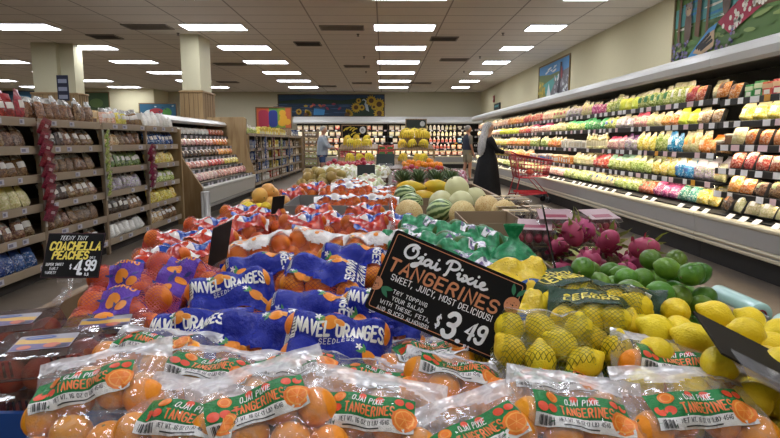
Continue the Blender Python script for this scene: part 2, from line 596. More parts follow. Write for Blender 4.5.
# vents, blank panels and sprinklers
def ceil_at(px, py): p = at(px, py, z=ZC); return p
vent = None
for i, (px, py, wv, dv, lab) in enumerate((
        (105, 36.5, .62, .5, 'dark slatted ceiling vent near the left column'), (308, 43.5, .62, .55, 'dark slatted ceiling vent left of the middle lights'),
        (444, 38.5, .62, .5, 'dark slatted ceiling vent right of the middle lights'), (148, 26.5, .9, .5, 'wide grey ceiling vent above the left aisle'),
        (342, 27.5, .9, .45, 'wide grey ceiling vent left of the nearest middle light'), (454, 59.5, .8, .5, 'faint ceiling vent right of the third middle light'),
        (230, 64, .9, .5, 'faint ceiling vent beside the pine boxed column'), (357, 66, .8, .5, 'faint ceiling vent left of the third middle light'),
        (228, 82, .8, .5, 'far faint ceiling vent beyond the pine boxed column'), (362, 83, .8, .5, 'small dark far ceiling vent left of the middle row'),
        (420, 83, .9, .5, 'small dark far ceiling vent right of the middle row'), (327, 86, .8, .5, 'farthest faint ceiling vent before the back wall'))):
    p = ceil_at(px, py)
    r = thing('ceiling_vent', lab, 'vent', (p.x, p.y, ZC))
    dark = i in (0, 1, 2)
    mb = MB()
    for a, b in (((-wv / 2, -dv / 2), (wv / 2, -dv / 2 + .03)), ((-wv / 2, dv / 2 - .03), (wv / 2, dv / 2)), ((-wv / 2, -dv / 2), (-wv / 2 + .03, dv / 2)), ((wv / 2 - .03, -dv / 2), (wv / 2, dv / 2))):
        mb.box((a[0], a[1], -.02), (b[0], b[1], 0))
    mb.build('vent_frame', M('#84796f' if dark else '#8b8179', .6), r)
    mb = MB().box((-wv / 2, -dv / 2, -.006), (wv / 2, dv / 2, -.002), 0)
    for k in range(1, 9):
        yy = -dv / 2 + dv * k / 9
        mb.box((-wv / 2 + .03, yy - .006, -.016), (wv / 2 - .03, yy + .006, -.006), 1)
    mb.build('grille', [M('#2e2926' if dark else '#7a7068', .8), M('#4a433e' if dark else '#82776f', .6)], r)
for i, (px, py) in enumerate(((178, 33), (358, 34), (364, 56.5), (366, 71.5), (503, 33), (480, 56.5), (464, 71))):
    p = ceil_at(px, py)
    mb = MB().lathe([(.035, 0), (.035, -.008), (.012, -.012), (.012, -.04), (.03, -.045), (.03, -.05), (0, -.05)], 10)
    o = mb.build('sprinkler', M('#4a433d', .4, .6), None, (p.x, p.y, ZC))
    side = ['on the far left', 'left of the nearest middle light', 'left of the second middle light', 'left of the fourth middle light', 'right of the nearest vent', 'between the middle and right lights', 'farthest of the right hand three'][i]
    tag(o, 'tiny dark ceiling sprinkler head ' + side, 'sprinkler', 'ceiling sprinklers')

# ------------------------------------------------------------------ murals and pictures
def picture(name, label, loc, rot, W, H, draw, cols, frame='#6b4f30', cat='painting', fw=.04):
    """framed flat picture; draw(mb, P) lays colour shapes on the canvas in metres from its lower left corner"""
    r = thing(name, label, cat, loc, rot)
    mb = MB()
    for a, b in (((-W / 2 - fw, -fw), (W / 2 + fw, 0)), ((-W / 2 - fw, H), (W / 2 + fw, H + fw)), ((-W / 2 - fw, 0), (-W / 2, H)), ((W / 2, 0), (W / 2 + fw, H))):
        mb.box((a[0], -.035, a[1]), (b[0], .0, b[1]), 0, .006)
    mb.build('frame', M(frame, .6), r)
    mb = MB(); mb.box((-W / 2, -.012, 0), (W / 2, 0, H), 0)
    st = {'n': 0}
    def L():
        st['n'] += 1; d = -.013 - st['n'] * .0002
        return lambda x, y: Vector((x - W / 2, d, y))
    draw(mb, L, W, H)
    mb.build('canvas', cols, r)
    return r


def mural_otters(mb, L, W, H):
    g = random.Random(3)
    poly2(mb, [(0, H * .55), (W, H * .5), (W, H), (0, H)], L(), 1)         # river
    poly2(mb, [(0, H * .82), (W * .25, H * .86), (W * .6, H * .9), (W, H * .93), (W, H), (0, H)], L(), 2)
    for k in range(40):
        x, y = g.uniform(0, W), g.uniform(.5, .85) * H
        ell(mb, x, y, .25, .018, L(), g.choice((1, 9, 11)), 8)
    for k in range(60): ell(mb, g.uniform(0, W), g.uniform(.02, .5) * H, g.uniform(.05, .2), .03, L(), g.choice((0, 2, 12)), 7, g.uniform(-.3, .3))
    for x, wd in ((.12, .07), (.62, .12), (.9, .06)):
        poly2(mb, [(x, H * .35), (x + wd, H * .3), (x + wd * 1.3, H), (x + wd * .3, H)], L(), 3)
    for x0, y0 in ((.42, .5), (1.38, .72)):                                # two otters
        f = L(); ell(mb, x0, H * y0, .1, .26, f, 4); f = L(); ell(mb, x0, H * y0 + .26, .1, .1, f, 5); f = L(); ell(mb, x0, H * y0 + .23, .06, .06, f, 6)
        for s in (-1, 1): ell(mb, x0 + s * .08, H * y0 + .34, .025, .025, f, 4); ell(mb, x0 + s * .03, H * y0 + .27, .012, .012, L(), 7)
    poly2(mb, [(1.2, H * .42), (2.1, H * .8), (2.45, H * .55), (1.5, H * .22)], L(), 8)      # red dotted bundle
    poly2(mb, [(2.1, H * .8), (2.9, H * .44), (2.45, H * .42), (1.9, H * .45)], L(), 3)
    f = L()
    for k in range(46):
        a, b = g.random(), g.random()
        x = 1.25 + .95 * a + .25 * b; y = H * (.4 + .36 * a - .18 * b)
        ell(mb, x, y, .03, .035, f, 9, 7)
    for x, y, r_ in ((3.0, .93, .16), (3.75, .8, .15), (3.65, .36, .22), (4.4, .75, .15)):
        f = L(); ell(mb, x, H * y, r_, r_ * 1.1, f, 3); ell(mb, x, H * y, r_ * .75, r_ * .8, L(), 6); ell(mb, x, H * y, r_ * .25, r_ * .3, L(), 4)
    for k in range(150):
        x = g.uniform(2.9, W - .1); ell(mb, x, H * g.uniform(.03, .28), .03, .03, L() if k % 25 == 0 else f, g.choice((9, 9, 12)), 6)
    for k in range(90): ell(mb, g.uniform(0, .45) if k % 2 else g.uniform(.9, 1.6), H * g.uniform(.03, .3), .03, .025, L() if k % 25 == 0 else f, g.choice((10, 10, 5)), 6)
    poly2(mb, [(.42, .02), (1.0, .68 * H * .55), (1.22, .42 * H), (.95, .08)], L(), 11)     # painted milk carton
    q = [(.62, .1), (.95, .3 * H), (1.15, .34 * H), (1.15, .12 * H), (.85, .04)]
    poly2(mb, q, L(), 6)
    f = L()
    for k in range(3): ribbon(mb, [(.72 + k * .06, .16 - k * .02), (1.02 + k * .04, .3 * H - k * .05)], .05, f, 7)


picture('painted_mural', 'large mural of otters by a river above the nearest end of the produce cooler', (XW, 7.0, 2.44), (0, 0, -pi / 2), 4.4, 1.02, mural_otters,
        [M(c, .6) for c in ('#4d6a33', '#4f8f8c', '#56793a', '#6a4a30', '#5c4a3e', '#8c7f7a', '#b59a78', '#1c1a1a', '#9c2740', '#d9d4c6', '#6d6690', '#3f83b5', '#7d9150')], '#7d6a4c')


def mural_boat(mb, L, W, H):
    poly2(mb, [(0, H * .55), (W, H * .65), (W, H), (0, H)], L(), 1)
    poly2(mb, [(0, H * .4), (W * .7, H * .62), (W * .7, H * .7), (W * .4, H * .68), (0, H * .78)], L(), 2)
    poly2(mb, [(0, 0), (W * .3, 0), (W * .12, H * .55), (0, H * .6)], L(), 3)
    poly2(mb, [(W * .35, 0), (W * .55, H * .4), (W * .75, H * .65), (W, H * .7), (W, 0)], L(), 5)
    poly2(mb, [(W * .28, H * .05), (W * .36, H * .45), (W * .44, H * .08)], L(), 4)
    g = random.Random(5)
    for k in range(70): ell(mb, W * g.uniform(.55, .98), H * g.uniform(.05, .6), .06, .05, L(), g.choice((6, 5, 4)), 6)
    for k in range(10): ell(mb, W * g.uniform(.3, .7), H * g.uniform(.75, .9), .2, .03, L(), 4 if k % 3 else 1, 8, .1)
    poly2(mb, [(W * .66, H * .1), (W * .74, H * .1), (W * .8, H * .9), (W * .74, H * .92), (W * .72, H * .6)], L(), 7)
    ell(mb, W * .79, H * .62, .08, .16, L(), 8)
    for k in range(14): ell(mb, W * g.uniform(.02, .28), H * g.uniform(.05, .5), .06, .05, L(), 9, 6)


picture('painted_canvas', 'smaller painting of a lake with a sailboat high on the right wall', (XW, 15.7, 2.42), (0, 0, -pi / 2), 2.75, .95, mural_boat,
        [M(c, .6) for c in ('#4e9a93', '#4a86ba', '#5f7040', '#8a8a45', '#d5dcdc', '#6f6c70', '#9c98a0', '#2c2630', '#8c3a3c', '#c2a63e')], '#7b6238')


def mural_flowers(mb, L, W, H):
    g = random.Random(9)
    poly2(mb, [(0, H * .8), (W, H * .8), (W, H), (0, H)], L(), 1)
    poly2(mb, [(0, H * .7), (W * .3, H * .85), (W * .6, H * .74), (W * .8, H * .88), (W, H * .7), (W, H * .55), (0, H * .6)], L(), 2)
    for k in range(60): ell(mb, g.uniform(0, W * .7), g.uniform(.1, .55) * H, .3, .02, L(), g.choice((3, 1, 0)), 7)
    poly2(mb, [(W * .62, 0), (W, 0), (W, H * .5), (W * .72, H * .4)], L(), 2)
    for x, y, r_ in ((.735, .4, .26), (.79, .4, .16), (.88, .72, .28), (.955, .55, .32), (.65, .05, .3), (.76, .72, .14), (.26, .04, .28), (.19, .2, .16), (.905, .42, .15), (.955, .12, .3)):
        f = L(); cx, cy_ = x * W, y * H
        for k in range(14):
            if 0 < cy_ + r_ * .6 * sin(k * 2 * pi / 14) < H: leaf2(mb, cx, max(cy_, .02), k * 2 * pi / 14 if y > .1 else k * pi / 13, r_, r_ * .4, f, 4, 3)
        ell(mb, cx, cy_ + .01, r_ * .42, r_ * .4, L(), 5, 12)
    # heron
    poly2(mb, [(W * .83, H * .28), (W * .86, H * .2), (W * .845, H * .55), (W * .815, H * .62)], L(), 6)
    ribbon(mb, [(W * .82, H * .55), (W * .83, H * .7), (W * .81, H * .8), (W * .80, H * .76)], .06, L(), 6)
    poly2(mb, [(W * .33, H * .05), (W * .43, H * .05), (W * .44, H * .3), (W * .335, H * .36)], L(), 7)
    for k in range(9): ell(mb, W * g.uniform(.22, .6), H * g.uniform(.35, .6), .1, .05, L(), g.choice((4, 8, 9)), 8, g.uniform(-.8, .8))


picture('painted_mural', 'long dark mural of sunflowers and a heron on the back wall', at(331.5, 116, Y=YB), (0, 0, 0), 5.0, .98, mural_flowers,
        [M(c, .6) for c in ('#1d3550', '#24405c', '#1e3424', '#3b5878', '#c8a32c', '#5a3d18', '#a9b4bd', '#3c86bd', '#b5602f', '#8a3048')], '#4a3a28')
def mural_blue(mb, L, W, H):
    g = random.Random(2)
    ell(mb, W * .28, H * .3, .28, .18, L(), 1); ell(mb, W * .45, H * .5, .3, .12, L(), 2); ell(mb, W * .75, H * .4, .2, .2, L(), 3)
    for k in range(10): ell(mb, W * g.uniform(.05, .95), H * g.uniform(.1, .9), .05, .03, L(), g.choice((1, 4)), 6)
picture('painted_canvas', 'blue painting of fruit on the far wall behind the bagged snack shelves', at(158.5, 117, Y=25.55) + Vector((0, 0, -.05)), (0, 0, 0), 1.6, .62, mural_blue,
        [M(c, .6) for c in ('#1f5570', '#c9d0ca', '#a5363a', '#4c8a3c', '#1a3d52')], '#7b5f3c')
picture('painted_canvas', 'dark green picture on the far wall between the two columns', at(97, 110, Y=25.55), (0, 0, 0), 1.1, .75, lambda mb, L, W, H: ell(mb, W * .5, H * .4, .3, .2, L(), 1),
        [M('#2c4220', .6), M('#4a5f2c', .6)], '#6b5230')
picture('painted_canvas', 'dark teal picture on the far wall left of the twin columns', at(18, 103, Y=25.55), (0, 0, 0), 3.2, .5, lambda mb, L, W, H: ell(mb, W * .5, H * .4, .6, .16, L(), 1),
        [M('#1c4258', .6), M('#35607a', .6)], '#3c3026')
# aisle letters running down the back wall's left part
mb = MB()
for k in range(3): ell(mb, 0, -.3 * k, .07, .08, flat((0, 0, 0), (1, 0, 0), (0, 0, 1), None, .004), 0)
o = mb.build('wall_lettering', M('#3a352c', .7), None, at(184.5, 98, Y=YB) + Vector((0, -.006, .1)))
tag(o, 'column of three small dark marks painted on the back wall', 'sign')
# small lit sign and alarm on the right wall
p = at(498, 106.5, X=XW)
r = thing('wall_sign', 'small dark sign with teal letters on the right wall by the far corner', 'sign', (XW, p.y, p.z), (0, 0, -pi / 2))
MB().box((-.55, -.06, -.12), (.55, 0, .13), 0, .01).build('sign_board', M('#151c1f', .5), r)
mb = MB(); f = flat((0, -.064, 0), (1, 0, 0), (0, 0, 1))
for k in range(6): ribbon(mb, [(-.36 + k * .13, .01), (-.28 + k * .13, .01 + .02 * (k % 2))], .07, f)
mb.build('lettering', M('#4aa0a6', .5), r)
p = at(494.5, 99, X=XW)
o = MB().box((-.1, -.06, -.14), (.1, 0, .14), 0, .02).box((-.05, -.075, -.05), (.05, -.06, .05), 1, .01).build('fire_alarm', [M('#9b4a44', .4), M('#d0c8c0', .4)], None, (XW, p.y, p.z), (0, 0, -pi / 2))
tag(o, 'small red fire alarm on the right wall above the teal lettered sign', 'alarm')
# ------------------------------------------------------------------ shelf goods: one mesh per kind and colour
def pillow(name, Wd, H, T, mats, head=.25, label=None, nx=7, nz=9, seed=1, crimp=True):
    """soft bag standing on its base, front to -y; mats: contents, header, label"""
    g = random.Random(seed); mb = MB()
    ph = g.uniform(0, 9)
    def surf(u, v, sgn):
        a = 1 - abs(2 * u - 1) ** 2.6
        b = min(1, (1 - v) / .45) ** .8 * min(1, .35 + v / .16)
        if crimp and v > .97: b = 0.02
        t = T * (.62 if sgn < 0 else .38) * a * b
        t *= 1 + .34 * noise.noise(Vector((u * 3 + ph, v * 3, sgn)))
        wv = 1 - .05 * sin(pi * v) - .16 * max(0, v - .7) / .3 + .06 * noise.noise(Vector((v * 4, ph, 0)))
        return Vector(((u - .5) * Wd * wv, sgn * t + .25 * T * (1 - v) * (0), H * v * (1 + .03 * noise.noise(Vector((u * 4, ph, 2))))))
    for sgn in (-1, 1):
        v = []; f = []; mi = []
        for j in range(nz + 1):
            for i in range(nx + 1): v.append(surf(i / nx, j / nz, sgn))
        for j in range(nz):
            for i in range(nx):
                a = j * (nx + 1) + i
                q = (a, a + 1, a + nx + 2, a + nx + 1)
                f.append(q if sgn < 0 else q[::-1])
                u_, v_ = (i + .5) / nx, (j + .5) / nz
                m = 1 if v_ > 1 - head else 0
                if label and label[0] < u_ < label[2] and label[1] < v_ < label[3]: m = 2
                mi.append(m)
        mb.add(v, f, mi, True)
    return mb.mesh(name, mats)


def tubmesh(name, Wd, H, D, mats):
    """low tub or punnet with a lid and a front label"""
    mb = MB()
    mb.box((-Wd / 2, -D / 2, 0), (Wd / 2, D / 2, H * .82), 0, .012)
    mb.box((-Wd / 2 - .004, -D / 2 - .004, H * .8), (Wd / 2 + .004, D / 2 + .004, H), 1, .008)
    mb.box((-Wd * .36, -D / 2 - .002, H * .18), (Wd * .36, -D / 2 + .01, H * .66), 2)
    return mb.mesh(name, mats)


def traymesh(name, Wd, H, D, mats):
    """tipped-up tray with domed contents under film and a paper band"""
    mb = MB(); n = 6
    mb.box((-Wd / 2, -.03, 0), (Wd / 2, 0.02, H), 1, .01)
    v = []; f = []; mi = []
    for j in range(n + 1):
        for i in range(n + 1):
            u, w_ = i / n, j / n
            e = (1 - abs(2 * u - 1) ** 4) * (1 - abs(2 * w_ - 1) ** 4)
            v.append(((u - .5) * Wd * .94, -.03 - D * .4 * e, H * (.03 + .94 * w_)))
    for j in range(n):
        for i in range(n):
            a = j * (n + 1) + i; f.append((a, a + 1, a + n + 2, a + n + 1)); mi.append(2 if 2 <= i <= 3 and j > 2 else 0)
    mb.add(v, f, mi, True)
    return mb.mesh(name, mats)


def cartonmesh(name, Wd, H, D, mats):
    mb = MB()
    mb.box((-Wd / 2, -D / 2, 0), (Wd / 2, D / 2, H), 0, .004)
    mb.box((-Wd * .5 - .001, -D / 2 - .001, H * .55), (Wd * .5 + .001, -D / 2 + .01, H * .86), 1)
    mb.box((-Wd * .3, -D / 2 - .002, H * .14), (Wd * .3, -D / 2 + .01, H * .45), 2)
    return mb.mesh(name, mats)


def bottlemesh(name, r, H, mats):
    mb = MB()
    mb.lathe([(r * .9, 0), (r, H * .04), (r, H * .2)], 12, 0)
    mb.lathe([(r * 1.01, H * .2), (r * 1.01, H * .56)], 12, 2, cap=False)
    mb.lathe([(r, H * .56), (r * .95, H * .68), (r * .42, H * .86), (r * .4, H * .9)], 12, 0)
    mb.lathe([(r * .48, H * .9), (r * .48, H), (0, H)], 12, 1)
    return mb.mesh(name, mats)


PAL = {
    'greens': ['#8fa244', '#c2cc7c', '#677f30', '#dadba6'], 'dark': ['#4f6a34', '#7c9450', '#2f4a26', '#a4b074'],
    'pale': ['#dccf9e', '#e8ddb8', '#bda872', '#c8c486'], 'orange': ['#e8873a', '#f2ab66', '#d36f2c', '#f3d2a8'],
    'yellow': ['#dcc03a', '#eadb86', '#c7a42e', '#e2d8a4'], 'lime': ['#dbe24a', '#d3da3c', '#e3e86a'], 'red': ['#c4443c', '#e0785c', '#efcdb6', '#a83a34'],
    'pink': ['#cc8a90', '#e2c4b4', '#b4606a', '#dccbb0'], 'deepred': ['#9c2028', '#7c161e', '#b8343a', '#5e1216'], 'magenta': ['#a53470', '#cf6c9a', '#8f2a5e', '#e0c4cc'], 'purple': ['#77508a', '#b39cbc', '#d9d2d8', '#a9b08a'],
    'blue': ['#2f7fb5', '#4c9bcc', '#256a9c', '#cfdfe6'], 'tan': ['#c39a66', '#dfc59a', '#a57c4c', '#eadcc0'], 'brown': ['#65482f', '#836144', '#463224', '#9a7c58'],
    'white': ['#ece9e0', '#f5f3ec', '#dcd8cc'], 'teal': ['#3f8f80', '#86b8a8', '#d4ddcf', '#2c7466'], 'green': ['#3f9a58', '#5fb070', '#bcd6ac', '#2f8048'],
    'nuts': ['#6a4a30', '#8a6542', '#4c3423', '#9c7a56'], 'darknuts': ['#3a2a22', '#503a2e', '#2a1e1a', '#6a5240'], 'mix': ['#6f4d38', '#957650', '#5c3430', '#a88c66'], 'crimson': ['#6e1a30', '#8a2842', '#561624', '#a04a60'],
    'navy': ['#1f3f78', '#2d5596', '#c8d0dc', '#16305e'], 'meat': ['#c4746a', '#e0a898', '#b05c54', '#efd3c4'], 'peach': ['#e6b894', '#efd0b4', '#d99c78', '#f2e4d2'],
}
_mat_pal = {}
def pal(k, gloss=True, scale=80):
    if (k, gloss, scale) not in _mat_pal:
        _mat_pal[(k, gloss, scale)] = mottled('packed_' + k, PAL[k], scale, .25 if gloss else .6, .35 if gloss else 0)
    return _mat_pal[(k, gloss, scale)]
CLEAR_TOP = mottled('clear_bag_top', ['#b5ad90', '#cfc8ae', '#968e72'], 25, .18, .6, 0, .1)
CLEAR_DIM = mottled('crinkled_bag_top_glints', ['#8a867e', '#b0aca4', '#6a665f', '#e2dfd8'], 34, .16, .7, 0, .12)  # palest tone is painted highlights on the crinkles
_pm = {}


def prod(kind, c, head=None, lab=None, size=None):
    """cached mesh of a shelf product"""
    k = (kind, c, head, lab, size)
    if k in _pm: return _pm[k]
    s = len(_pm) + 3
    hm = CLEAR_TOP if head is None else (CLEAR_DIM if head == 'dim' else M(head, .3, 0, .5, .3)); lm = M(lab or '#e4e1d6', .5)
    nm = kind + '_' + c
    if kind == 'bag': me = pillow(nm, *(size or (.2, .225, .12)), [pal(c), hm, lm], .2 if head is None else .3, (.28, .3, .72, .55) if lab else None, seed=s)
    elif kind == 'tallbag': me = pillow(nm, *(size or (.17, .255, .1)), [pal(c), hm, lm], .22, (.28, .35, .72, .62) if lab else None, seed=s)
    elif kind == 'snack': me = pillow(nm, *(size or (.135, .2, .075)), [pal(c, True, 95), hm, lm], .3, (.22, .38, .78, .62) if lab else None, 6, 8, seed=s)
    elif kind == 'tub': me = tubmesh(nm, *(size or (.14, .15, .12)), [pal(c), hm, lm])
    elif kind == 'tray': me = traymesh(nm, *(size or (.19, .19, .1)), [pal(c), M('#2a2826', .5), lm])
    elif kind == 'carton': me = cartonmesh(nm, *(size or (.12, .17, .07)), [pal(c, False, 20), M(head or '#d8d2c2', .5), lm])
    elif kind == 'bottle': me = bottlemesh(nm, *(size or (.05, .24)), [pal(c, True, 20), M(head or '#c2443c', .4), lm])
    _pm[k] = me
    return me


# ------------------------------------------------------------------ open coolers along the right wall
E_CASE = emis('#ffeccd', CASE_LIGHT)
m_cwhite = M('#d3d2cd', .32, 0, .5, .2); m_cgrey = M('#8d8a86', .4, 0, .5); m_ccream = M('#c9c0a6', .45)
m_black = M('#141312', .55); m_inner = M('#0e0d0d', .7); m_rail = M('#1a1918', .4); m_tag = M('#f6f4f2', .5); m_tagp = M('#efcfd0', .5); m_tagy = M('#e6a632', .5)  # m_inner: near-black colour stands in for the shaded void inside coolers
m_steel = M('#a9a9a8', .3, .8)


def cooler(loc, rz, L, shelves, label, y_sh=.15, depth=1.24, lip=.5, canopy=(1.985, 2.24), tags=13, lights=True, seed=1, tagc=True, front=True):
    """open multideck cooler; local x runs along its front, y into it"""
    g = random.Random(seed)
    r = thing('produce_cooler', label, 'cooler', loc, (0, 0, rz), 'open coolers')
    e = .003
    MB().box((e, .06, 0), (L - e, depth - .02, .20)).build('kick_plate', m_black, r)
    mb = MB().prism([(.02, .205), (depth - .02, .205), (depth - .02, lip + .08), (.1, lip - .02), (.02, lip - .03)], e, L - e, 0)
    mb.build('base_tank', m_cgrey, r)
    mb = MB().box((e, -.02, .2), (L - e, .02, .235), 0, .008).box((e, -.012, .235), (L - e, .02, .25), 1).box((e, -.03, .25), (L - e, .02, .285), 0, .012)
    mb.build('bumper', [m_ccream, m_steel], r)
    MB().prism([(-.012, .29), (.02, .29), (.02, lip - .05), (-.028, lip - .05)], e, L - e, 0).build('front_panel', M('#a19f9c', .38, 0, .5), r)
    MB().box((e, -.045, lip - .048), (L - e, .05, lip), 0, .014).build('deck_lip', m_ccream, r)
    MB().prism([(.05, lip + .002), (depth - .1, lip + .082), (depth - .1, lip + .1), (.05, lip + .015)], e, L - e, 0).build('deck', m_inner, r)
    MB().box((e, depth - .06, lip), (L - e, depth - .03, canopy[0] + .13)).build('back_panel', m_inner, r)
    for z in shelves:
        mb = MB().prism([(y_sh + .012, z - .013), (depth - .06, z + .03), (depth - .06, z + .045), (y_sh + .012, z + .003)], e, L - e, 0)
        s = mb.build('shelf', m_inner, r)
        MB().box((e, y_sh - .004, z - .042), (L - e, y_sh + .012, z + .022), 0, .004).build('price_rail', m_rail, s)
        if lights: MB().box((.05, y_sh + .014, z - .03), (L - .05, y_sh + .04, z - .016)).build('light_strip', E_CASE, s)
        for k in range(tags):
            if g.random() < .1: continue
            x = min(L - .08, max(.08, L * (k + .5 + g.uniform(-.2, .2)) / tags)); wd = g.choice((.08, .1, .1, .13))
            t = MB().box((-wd / 2, -.004, -.03), (wd / 2, 0, .03)).build('price_tag', m_tagy if tagc and g.random() < .05 else (m_tagp if g.random() < .25 else m_tag), r, (x, y_sh - .004, z - .008), (g.uniform(-.1, .05), 0, 0))
    for k in range(tags):
        if g.random() < .15: continue
        x = min(L - .08, max(.08, L * (k + .5 + g.uniform(-.2, .2)) / tags)); wd = g.choice((.09, .1, .13))
        MB().box((-wd / 2, -.002, 0), (wd / 2, .002, .065)).build('price_tag', m_tag, r, (x, -.0, lip - .012 + .012), (-.85, 0, 0))
    z0, z1 = canopy
    pr = [(.1, z0 + .01), (.05, z0), (.012, z0 + .03), (0, z0 + .1), (.03, z0 + .16), (.12, z0 + .21), (.3, z1), (depth - .03, z1 + .01), (depth - .03, z0 + .12), (.16, z0 + .04)]
    MB().prism(pr, e, L - e, 0, 0, False).build('canopy', m_cwhite, r)
    MB().box((.05, .105, z0 + .026), (L - .05, .15, z0 + .036)).build('light_strip', E_CASE, r)
    return r


LEVA = [1.65, 1.425, 1.19, .95, .71]
LEVB = [1.675, 1.42, 1.10, .79]
SECS = [(2.3, 5.95), (5.95, 9.6), (9.6, 13.25), (13.25, 16.9), (16.9, 20.55), (20.55, 22.0)]
CN = ['nearest', 'second', 'third', 'fourth', 'fifth', 'farthest short']
CX = 3.36
for i, (y0, y1) in enumerate(SECS):
    cooler((CX, y1, 0), -pi / 2, y1 - y0, LEVA if i == 0 else LEVB, f'{CN[i]} open produce cooler along the right wall', tags=[17, 15, 12, 10, 9, 4][i], seed=i + 1)

KINDN = {'bag': 'produce_bag', 'tallbag': 'vegetable_bag', 'tub': 'salad_tub', 'tray': 'vegetable_tray', 'carton': 'food_carton', 'bottle': 'juice_bottle'}
CATN = {'bag': 'bag', 'tallbag': 'bag', 'tub': 'tub', 'tray': 'tray', 'carton': 'box', 'bottle': 'bottle'}
DESC = {'greens': 'pale salad greens', 'dark': 'dark leafy greens', 'pale': 'cream coloured vegetables', 'orange': 'orange carrots', 'yellow': 'yellow vegetables', 'lime': 'lime yellow packs',
        'red': 'red vegetables', 'pink': 'pale pink vegetables', 'magenta': 'magenta beets', 'purple': 'purple and pale leaves', 'blue': 'blue printed produce', 'tan': 'tan sprouts', 'brown': 'brown mushrooms',
        'white': 'white produce', 'teal': 'teal printed greens', 'green': 'bright green vegetables', 'peach': 'peach coloured fruit', 'meat': 'pink meat', 'navy': 'navy printed food', 'nuts': 'nuts', 'mix': 'mixed goods', 'darknuts': 'dark goods'}
LN = {'T': 'top shelf', '2': 'second shelf', '3': 'third shelf', '4': 'fourth shelf', '5': 'fifth shelf', 'D': 'bottom deck'}
DEST = {'bag': 'bag of', 'tallbag': 'upright bag of', 'tub': 'tub of', 'tray': 'film wrapped tray of', 'carton': 'carton of', 'bottle': 'bottle of'}
WIDE = {'bag': .205, 'tallbag': .175, 'tub': .15, 'tray': .2, 'carton': .13, 'bottle': .105}

# runs, right to left in the photograph: (pixel where the run ends, kind, colour, header, label)
RUNS = {
    'T': [(792, 'carton', 'tan', '#b8402e', None), (757, 'carton', 'red', '#d8b48c', None), (742, 'carton', 'green', '#cfe0b8', None), (722, 'tray', 'orange', None, '#6e4a30'), (704, 'bag', 'pale', None, '#e9dca8'),
          (688, 'tray', 'red', None, '#d8a53a'), (682, 'tallbag', 'dark', None, None), (660, 'tallbag', 'greens', None, '#e8e8da'), (632, 'tallbag', 'greens', None, '#3f7a46'), (612, 'bag', 'lime', None, None), (600, 'tallbag', 'greens', None, None),
          (588, 'bag', 'magenta', None, None), (577, 'tallbag', 'pale', None, '#a84a7a'), (563, 'bag', 'purple', None, None), (550, 'bag', 'pale', None, '#c4605c'), (538, 'bag', 'peach', None, None), (520, 'bag', 'red', None, None), (505, 'bag', 'orange', None, None), (470, 'bag', 'peach', None, None)],
    '2': [(722, 'bag', 'yellow', '#e8dfae', '#efe7c0'), (706, 'tray', 'tan', None, '#c9a070'), (690, 'bag', 'tan', None, None), (678, 'bag', 'lime', '#d6dd3a', None), (660, 'bag', 'orange', '#efe2c8', None), (645, 'bag', 'pale', None, '#e8d9a0'), (630, 'bag', 'pink', '#c9566e', None),
          (612, 'bag', 'purple', None, None), (600, 'bag', 'greens', None, '#4a5aa8'), (582, 'bag', 'green', '#52ad74', None), (562, 'bag', 'greens', '#5fb884', None), (548, 'bag', 'pale', None, None), (530, 'bag', 'pink', '#a03a68', None), (516, 'bag', 'red', None, None), (498, 'bag', 'lime', None, None), (470, 'bag', 'peach', None, None)],
    '3': [(752, 'tray', 'orange', None, '#f0c07a'), (732, 'tray', 'pale', None, '#e8c99a'), (716, 'tub', 'brown', '#e0d9c4', '#6c4a2c'), (704, 'bag', 'orange', '#e8822c', None), (692, 'bag', 'orange', None, '#efe0c6'), (681, 'tallbag', 'pale', None, '#e0973c'), (664, 'tallbag', 'blue', '#2f83bd', '#dfe8ec'), (652, 'tallbag', 'greens', None, None),
          (636, 'tallbag', 'yellow', None, '#eadfa0'), (624, 'bag', 'purple', '#5c2c66', None), (606, 'bag', 'pink', '#b83c64', None), (584, 'bottle', 'pale', '#dcdad0', '#e6dcb8'), (560, 'tub', 'white', '#e6e3d8', '#c8bca0'), (545, 'bag', 'orange', None, None), (528, 'bag', 'greens', None, None), (505, 'bag', 'orange', None, None), (470, 'bag', 'yellow', None, None)],
    '4': [(742, 'tray', 'red', None, '#efe2c4'), (724, 'tray', 'greens', None, '#e8d8b0'), (713, 'bag', 'pale', None, '#d8b070'), (692, 'bag', 'purple', '#d9d2e0', None), (676, 'bag', 'blue', '#d8dfe4', '#3a66a8'), (652, 'bag', 'yellow', None, '#efe9b8'), (632, 'bag', 'greens', '#e4e3b0', None), (606, 'bag', 'greens', '#9cc4ae', None), (590, 'bag', 'red', '#b83c44', None),
          (572, 'bag', 'pale', None, None), (552, 'tub', 'orange', '#e6c9a0', None), (530, 'tub', 'pink', '#e6dcd4', '#3f6fb0'), (508, 'bag', 'orange', None, None), (470, 'bag', 'yellow', None, None)],
    '5': [(760, 'tray', 'brown', None, '#7c8a50'), (742, 'tray', 'orange', None, '#e8e0c0'), (724, 'bag', 'greens', None, None), (705, 'bag', 'greens', None, '#5f7a3c')],
    'D': [(740, 'tray', 'pale', None, '#efe9dc'), (718, 'tray', 'brown', None, '#e08a3c'), (694, 'bag', 'yellow', None, '#e8d050'), (680, 'bag', 'teal', None, None), (652, 'bag', 'magenta', '#c0588c', None), (636, 'bag', 'red', None, '#3c7a4a'), (612, 'bag', 'greens', None, None), (588, 'bag', 'pale', None, '#3c62a0'), (560, 'bag', 'greens', '#e2e2b6', None),
          (540, 'bag', 'pink', None, None), (520, 'bag', 'pale', None, '#c44a42'), (500, 'bag', 'greens', None, None), (470, 'bag', 'pale', None, None)],
}
